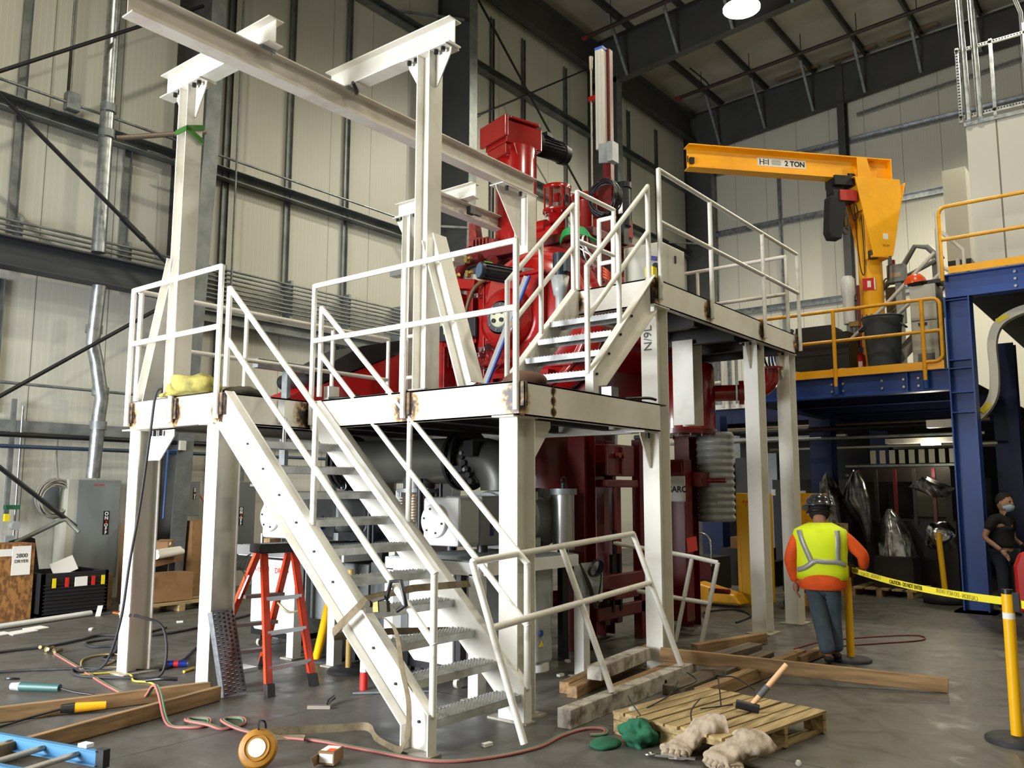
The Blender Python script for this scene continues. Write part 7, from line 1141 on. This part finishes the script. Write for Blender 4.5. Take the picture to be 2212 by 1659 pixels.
# ---------------------------------------------------------------- people
def skin(name, vs, es, rs, m, parent, sub=2):
    me = bpy.data.meshes.new(name); off = wloc(parent); me.from_pydata([tuple(V(v)-off) for v in vs], es, []); me.materials.append(m)
    o = bpy.data.objects.new(name, me); COL.objects.link(o); o.parent = parent; a = o.modifiers.new('skin', 'SKIN'); a.use_smooth_shade = True
    sk = me.skin_vertices[0].data
    for i, r in enumerate(rs): sk[i].radius = (r, r) if not isinstance(r, tuple) else r
    sk[0].use_root = True
    b = o.modifiers.new('sub', 'SUBSURF'); b.levels = sub; b.render_levels = sub; return o
class Fr:
    def __init__(s, o, f): s.o = V(o); s.f = V(f).normalized(); s.r = V((s.f.y, -s.f.x, 0))
    def __call__(s, a, b, z): return s.o+s.r*a+s.f*b+V((0, 0, z))
def chain(spec):
    """spec: list of (point, radius, parent index or None)"""
    return [p for p, r, k in spec], [(k, i) for i, (p, r, k) in enumerate(spec) if k is not None], [r for p, r, k in spec]
def hand(F, parent, w, d, side, m):
    """palm with five bent fingers; w wrist point, d pointing direction, side = thumb side vector"""
    w, d, s = V(w), V(d).normalized(), V(side).normalized(); n = d.cross(s).normalized(); sp = [(w, .026, None), (w+d*.045, .033, 0), (w+d*.08, .030, 1)]
    for k, (o_, L) in enumerate(((.026, .062), (.009, .072), (-.009, .066), (-.027, .05))):
        i = len(sp); sp += [(w+d*.092+s*o_, .0095, 2), (w+d*(.092+L*.5)+s*o_*1.15+n*.012, .0088, i), (w+d*(.092+L*.85)+s*o_*1.15+n*.032, .0078, i+1)]
    i = len(sp); sp += [(w+d*.04+s*.036, .0115, 1), (w+d*.075+s*.056+n*.008, .010, i), (w+d*.098+s*.058+n*.02, .0085, i+1)]
    return skin('hand', *chain(sp), m, parent)
SKN = mat('skin', '#9c6f55', .5); HAIR = mat('black_hair', '#15120f', .8); ORS = mat('orange_shirt', '#ee5a14', .8, 0, '#d04a0e', 8, .45, .7, bump=.35, bs=18); JEAN = mat('grey_jeans', '#4b5a66', .85, 0, '#3b4852', 7, .4, .7, bump=.4, bs=20); VST = mat('vest_lime', '#dff211', .7, 0, '#c9e010', 5, .5, .8, bump=.15, bs=12); REFL = mat('reflective_grey', '#a4a5a0', .4, .2); BOOT = mat('boots', '#2a2522', .6)
P1 = thing('person', 'person seen from behind in lime safety vest, orange shirt, jeans and dark hard hat', 'person', (8.36, 2.8, 0)); F = Fr((8.35, 2.80, 0), (.948, .318, 0))
def body(F, par, arms, head, legs, m):
    sp = [(F(0, 0, .80), .10, None), (F(0, .0, .95), .10, 0), (F(0, .0, 1.12), .115, 1), (F(0, .02, 1.22), .09, 2), (F(0, .04, 1.31), .05, 3), (head, .085, 4)]
    for s, (sh, el, wr) in zip((-1, 1), arms): i = len(sp); sp += [(sh, .05, 3), (el, .038, i), (wr, .028, i+1)]
    for s, (hp, kn, an, to) in zip((-1, 1), legs): i = len(sp); sp += [(hp, .08, 0), (kn, .05, i), (an, .036, i+1), (to, .035, i+2)]
    return skin('body', *chain(sp), m, par)
arms = [(F(-.20, 0, 1.20), F(-.29, -.03, .97), F(-.24, .03, .75)), (F(.20, 0, 1.20), F(.38, .06, 1.01), F(.38, .20, .88))]
legs = [(F(-.07, 0, .74), F(-.03, .03, .43), F(.03, -.03, .07), F(.03, .12, .04)), (F(.08, .0, .74), F(.08, .1, .43), F(.10, .14, .07), F(.11, .28, .04))]
body(F, P1, arms, F(0, .10, 1.42), legs, SKN)
sp = [(F(0, .02, .88), .12, None), (F(0, .02, 1.02), .13, 0), (F(0, .03, 1.13), .12, 1), (F(0, .04, 1.20), .085, 2)]
for (sh, el, wr) in arms: i = len(sp); sp += [(sh, .075, 3), (sh.lerp(el, .5), .07, i), (el, .062, i+1), (el.lerp(wr, .55), .055, i+2), (wr, .045, i+3)]
skin('shirt', *chain(sp), ORS, P1)
def ell(F, a, b, z, n=36, da=0, db=0): return [F(da+a*math.cos(2*math.pi*i/n), db+b*math.sin(2*math.pi*i/n), z) for i in range(n)]
q = MB(); q.loft([ell(F, .195, .155, .695), ell(F, .215, .165, .72), ell(F, .22, .162, .80), ell(F, .20, .14, .92)]); build('shirt_hem', q, ORS, P1)
sp = [(F(0, .02, .74), .10, None)]
for (hp, kn, an, to) in legs: i = len(sp); sp += [(hp-V((0, 0, .06)), .10, 0), (hp.lerp(kn, .55), .10, i), (kn, .086, i+1), (kn.lerp(an, .5), .08, i+2), (an+V((0, 0, .02)), .078, i+3)]
skin('jeans', *chain(sp), JEAN, P1)
for (hp, kn, an, to) in legs: skin('boot', [an+V((0, 0, .02)), an-V((0, 0, .02)), to], [(0, 1), (1, 2)], [.055, .05, .042], BOOT, P1, 2)
hand(F, P1, arms[0][2], F(.02, .02, -1)-F.o, F(.0, 1, 0)-F.o, SKN); hand(F, P1, arms[1][2], F(-.1, 1, -.35)-F.o, F(-1, 0, .2)-F.o, SKN)
VR = [(.80, .235, .165), (.85, .235, .165), (.98, .235, .165), (1.10, .25, .17), (1.19, .262, .16), (1.255, .235, .13), (1.32, .11, .085)]
def vs_(z):
    for (z0, a0, b0), (z1, a1, b1) in zip(VR, VR[1:]):
        if z <= z1: f = (z-z0)/(z1-z0); return a0+(a1-a0)*f, b0+(b1-b0)*f
    return VR[-1][1:]
q = MB(); n = 40; rings = []
for z, a, b in VR: rings.append([F(a*math.cos(2*math.pi*i/n), b*math.sin(2*math.pi*i/n)+.01, z+(.015*math.sin(6*math.pi*i/n) if z < .82 else 0)) for i in range(n)])
q.loft(rings, caps=False); ve = build('safety_vest', q, VST, P1); so = ve.modifiers.new('solid', 'SOLIDIFY'); so.thickness = .006
def stripe(pts, w, nm='reflective_stripe'):
    P = smooth([V((a, 0, z)) for a, z in pts], 8); q = MB(); L = []; W_ = []
    for i, p in enumerate(P):
        d = P[min(i+1, len(P)-1)]-P[max(i-1, 0)]; nn = V((-d.z, 0, d.x)).normalized()*w/2; row = []
        for s in (-1, 1):
            e = p+nn*s; a, b = vs_(e.z); x = max(-a*.99, min(a*.99, e.x)); row.append(F(x, -b*math.sqrt(max(0, 1-(x/a)**2))+.01-.007, e.z))
        L.append(row)
    vsx = [v for r in L for v in r]; q.add(vsx, [(2*i, 2*i+1, 2*i+3, 2*i+2) for i in range(len(L)-1)], True); o = build(nm, q, REFL, ve); so = o.modifiers.new('s', 'SOLIDIFY'); so.thickness = .003; return o
stripe([(-.19, 1.25), (-.165, 1.15), (-.115, 1.02), (-.09, .955)], .045); stripe([(.15, 1.25), (.155, 1.15), (.15, 1.05), (.15, .97)], .045); stripe([(-.225, .87), (-.15, .90), (-.08, .95), (-.05, .965), (.02, .96), (.14, .955), (.22, .925)], .045)
hc = F(0, .11, 1.43); q = MB(); q.ball(hc, .098, 20, 14, (.95, 1.05, 1.15)); build('hair', q, HAIR, P1); hx = V((0, 0, 1))*.9-F.f*-.35
hx = (V((0, 0, 1))+F.f*.28).normalized(); q = MB(); q.lathe([(.158, -.015), (.16, -.005), (.13, .004), (.125, .05), (.098, .10), (.05, .13), (.004, .136)], hc+V((0, 0, .035)), hx, 32); hh = build('hard_hat', q, mat('hat_dark', '#26272a', .18, .2, '#55585c', 5, .5, .8, coat=.6), P1); q = MB(); q.ring(hc+V((0, 0, -.02)), hx, .11, .012, 24, 6); build('suspension', q, BLACK, hh)
q = MB(); 
for s in (-1, 1): q.ball(hc+F.r*s*.098+V((0, 0, -.02)), .025, 10, 8, (.5, .8, 1.2))
q.ball(hc+F.f*.11+V((0, 0, -.03)), .018, 8, 6); build('ears_and_nose', q, SKN, P1)
# second person at the right edge
P2 = thing('person', 'person in black t-shirt and blue face mask standing beside the blue column at right', 'person', (13.1, 1.98, 0)); G = Fr((13.1, 1.97, 0), (-.45, -.89, 0)); SK2 = mat('skin_light', '#a67d63', .5); BT = mat('black_tshirt', '#0f0f11', .85); DJ = mat('dark_jeans', '#1a222c', .85)
arms2 = [(G(-.18, 0, 1.26), G(-.27, -.05, 1.0), G(-.2, .18, .88)), (G(.18, 0, 1.26), G(.27, -.08, 1.02), G(.19, .10, .86))]; legs2 = [(G(-.08, 0, .78), G(-.1, .03, .44), G(-.11, 0, .07), G(-.12, .14, .04)), (G(.08, 0, .78), G(.1, .03, .44), G(.11, 0, .07), G(.12, .14, .04))]
body(G, P2, arms2, G(0, .05, 1.46), legs2, SK2)
sp = [(G(0, 0, .86), .15, None), (G(0, 0, .94), .145, 0), (G(0, 0, 1.03), .145, 1), (G(0, 0, 1.11), .15, 2), (G(0, 0, 1.18), .14, 3), (G(0, .01, 1.25), .10, 4)]
for (sh, el, wr) in arms2: i = len(sp); sp += [(sh, .07, 5), (sh.lerp(el, .65), .062, i)]
skin('t_shirt', *chain(sp), BT, P2); sp = [(G(0, 0, .82), .125, None)]
for (hp, kn, an, to) in legs2: i = len(sp); sp += [(hp, .095, 0), (kn, .07, i), (an+V((0, 0, .02)), .06, i+1)]
skin('jeans', *chain(sp), DJ, P2)
for (hp, kn, an, to) in legs2: skin('boot', [an+V((0, 0, .02)), an-V((0, 0, .02)), to], [(0, 1), (1, 2)], [.05, .045, .04], BOOT, P2, 2)
for w, s in ((0, 1), (1, -1)): hand(G, P2, arms2[w][2], arms2[w][2]-arms2[w][1]+V((0, 0, -.08)), V((0, 0, 1)), SK2)
hc = G(0, .06, 1.47); q = MB(); q.ball(hc, .1, 24, 18, (1, 1, 1.22)); q.ball(hc+G.f*.1+V((0, 0, -.005)), .018, 8, 6, (1, 1, 1.3))
for s in (-1, 1): q.ball(hc+G.r*s*.1, .022, 8, 6, (.6, .6, 1.2))
he = build('head', q, SK2, P2); q = MB()
for s in (-1, 1): q.ball(hc+G.f*.09+G.r*s*.034+V((0, 0, .022)), .012, 8, 6)
build('eyes', q, BLACK, he); q = MB(); q.ball(hc-G.f*.012+V((0, 0, .035)), .104, 22, 14, (1, 1, 1.08)); q.f = [f for f in q.f if sum(((q.v[i]-hc).dot(G.f)-(q.v[i].z-hc.z)*.75) for i in f)/len(f) < -.0]; q.sm = [True]*len(q.f); q.mi = [0]*len(q.f); build('hair', q, HAIR, he)
q = MB(); q.ball(hc+G.f*.02+V((0, 0, -.05)), .094, 18, 12, (1, 1, .72)); q.f = [f for f in q.f if sum((q.v[i]-hc).dot(G.f) for i in f)/len(f) > .045]; q.sm = [True]*len(q.f); q.mi = [0]*len(q.f); build('face_mask', q, mat('mask_blue', '#9fb9c6', .7), he)
build('wrist_band', MB().cyl(arms2[0][1].lerp(arms2[0][2], .72), arms2[0][1].lerp(arms2[0][2], .95), .034, n=12), BLACK, P2)
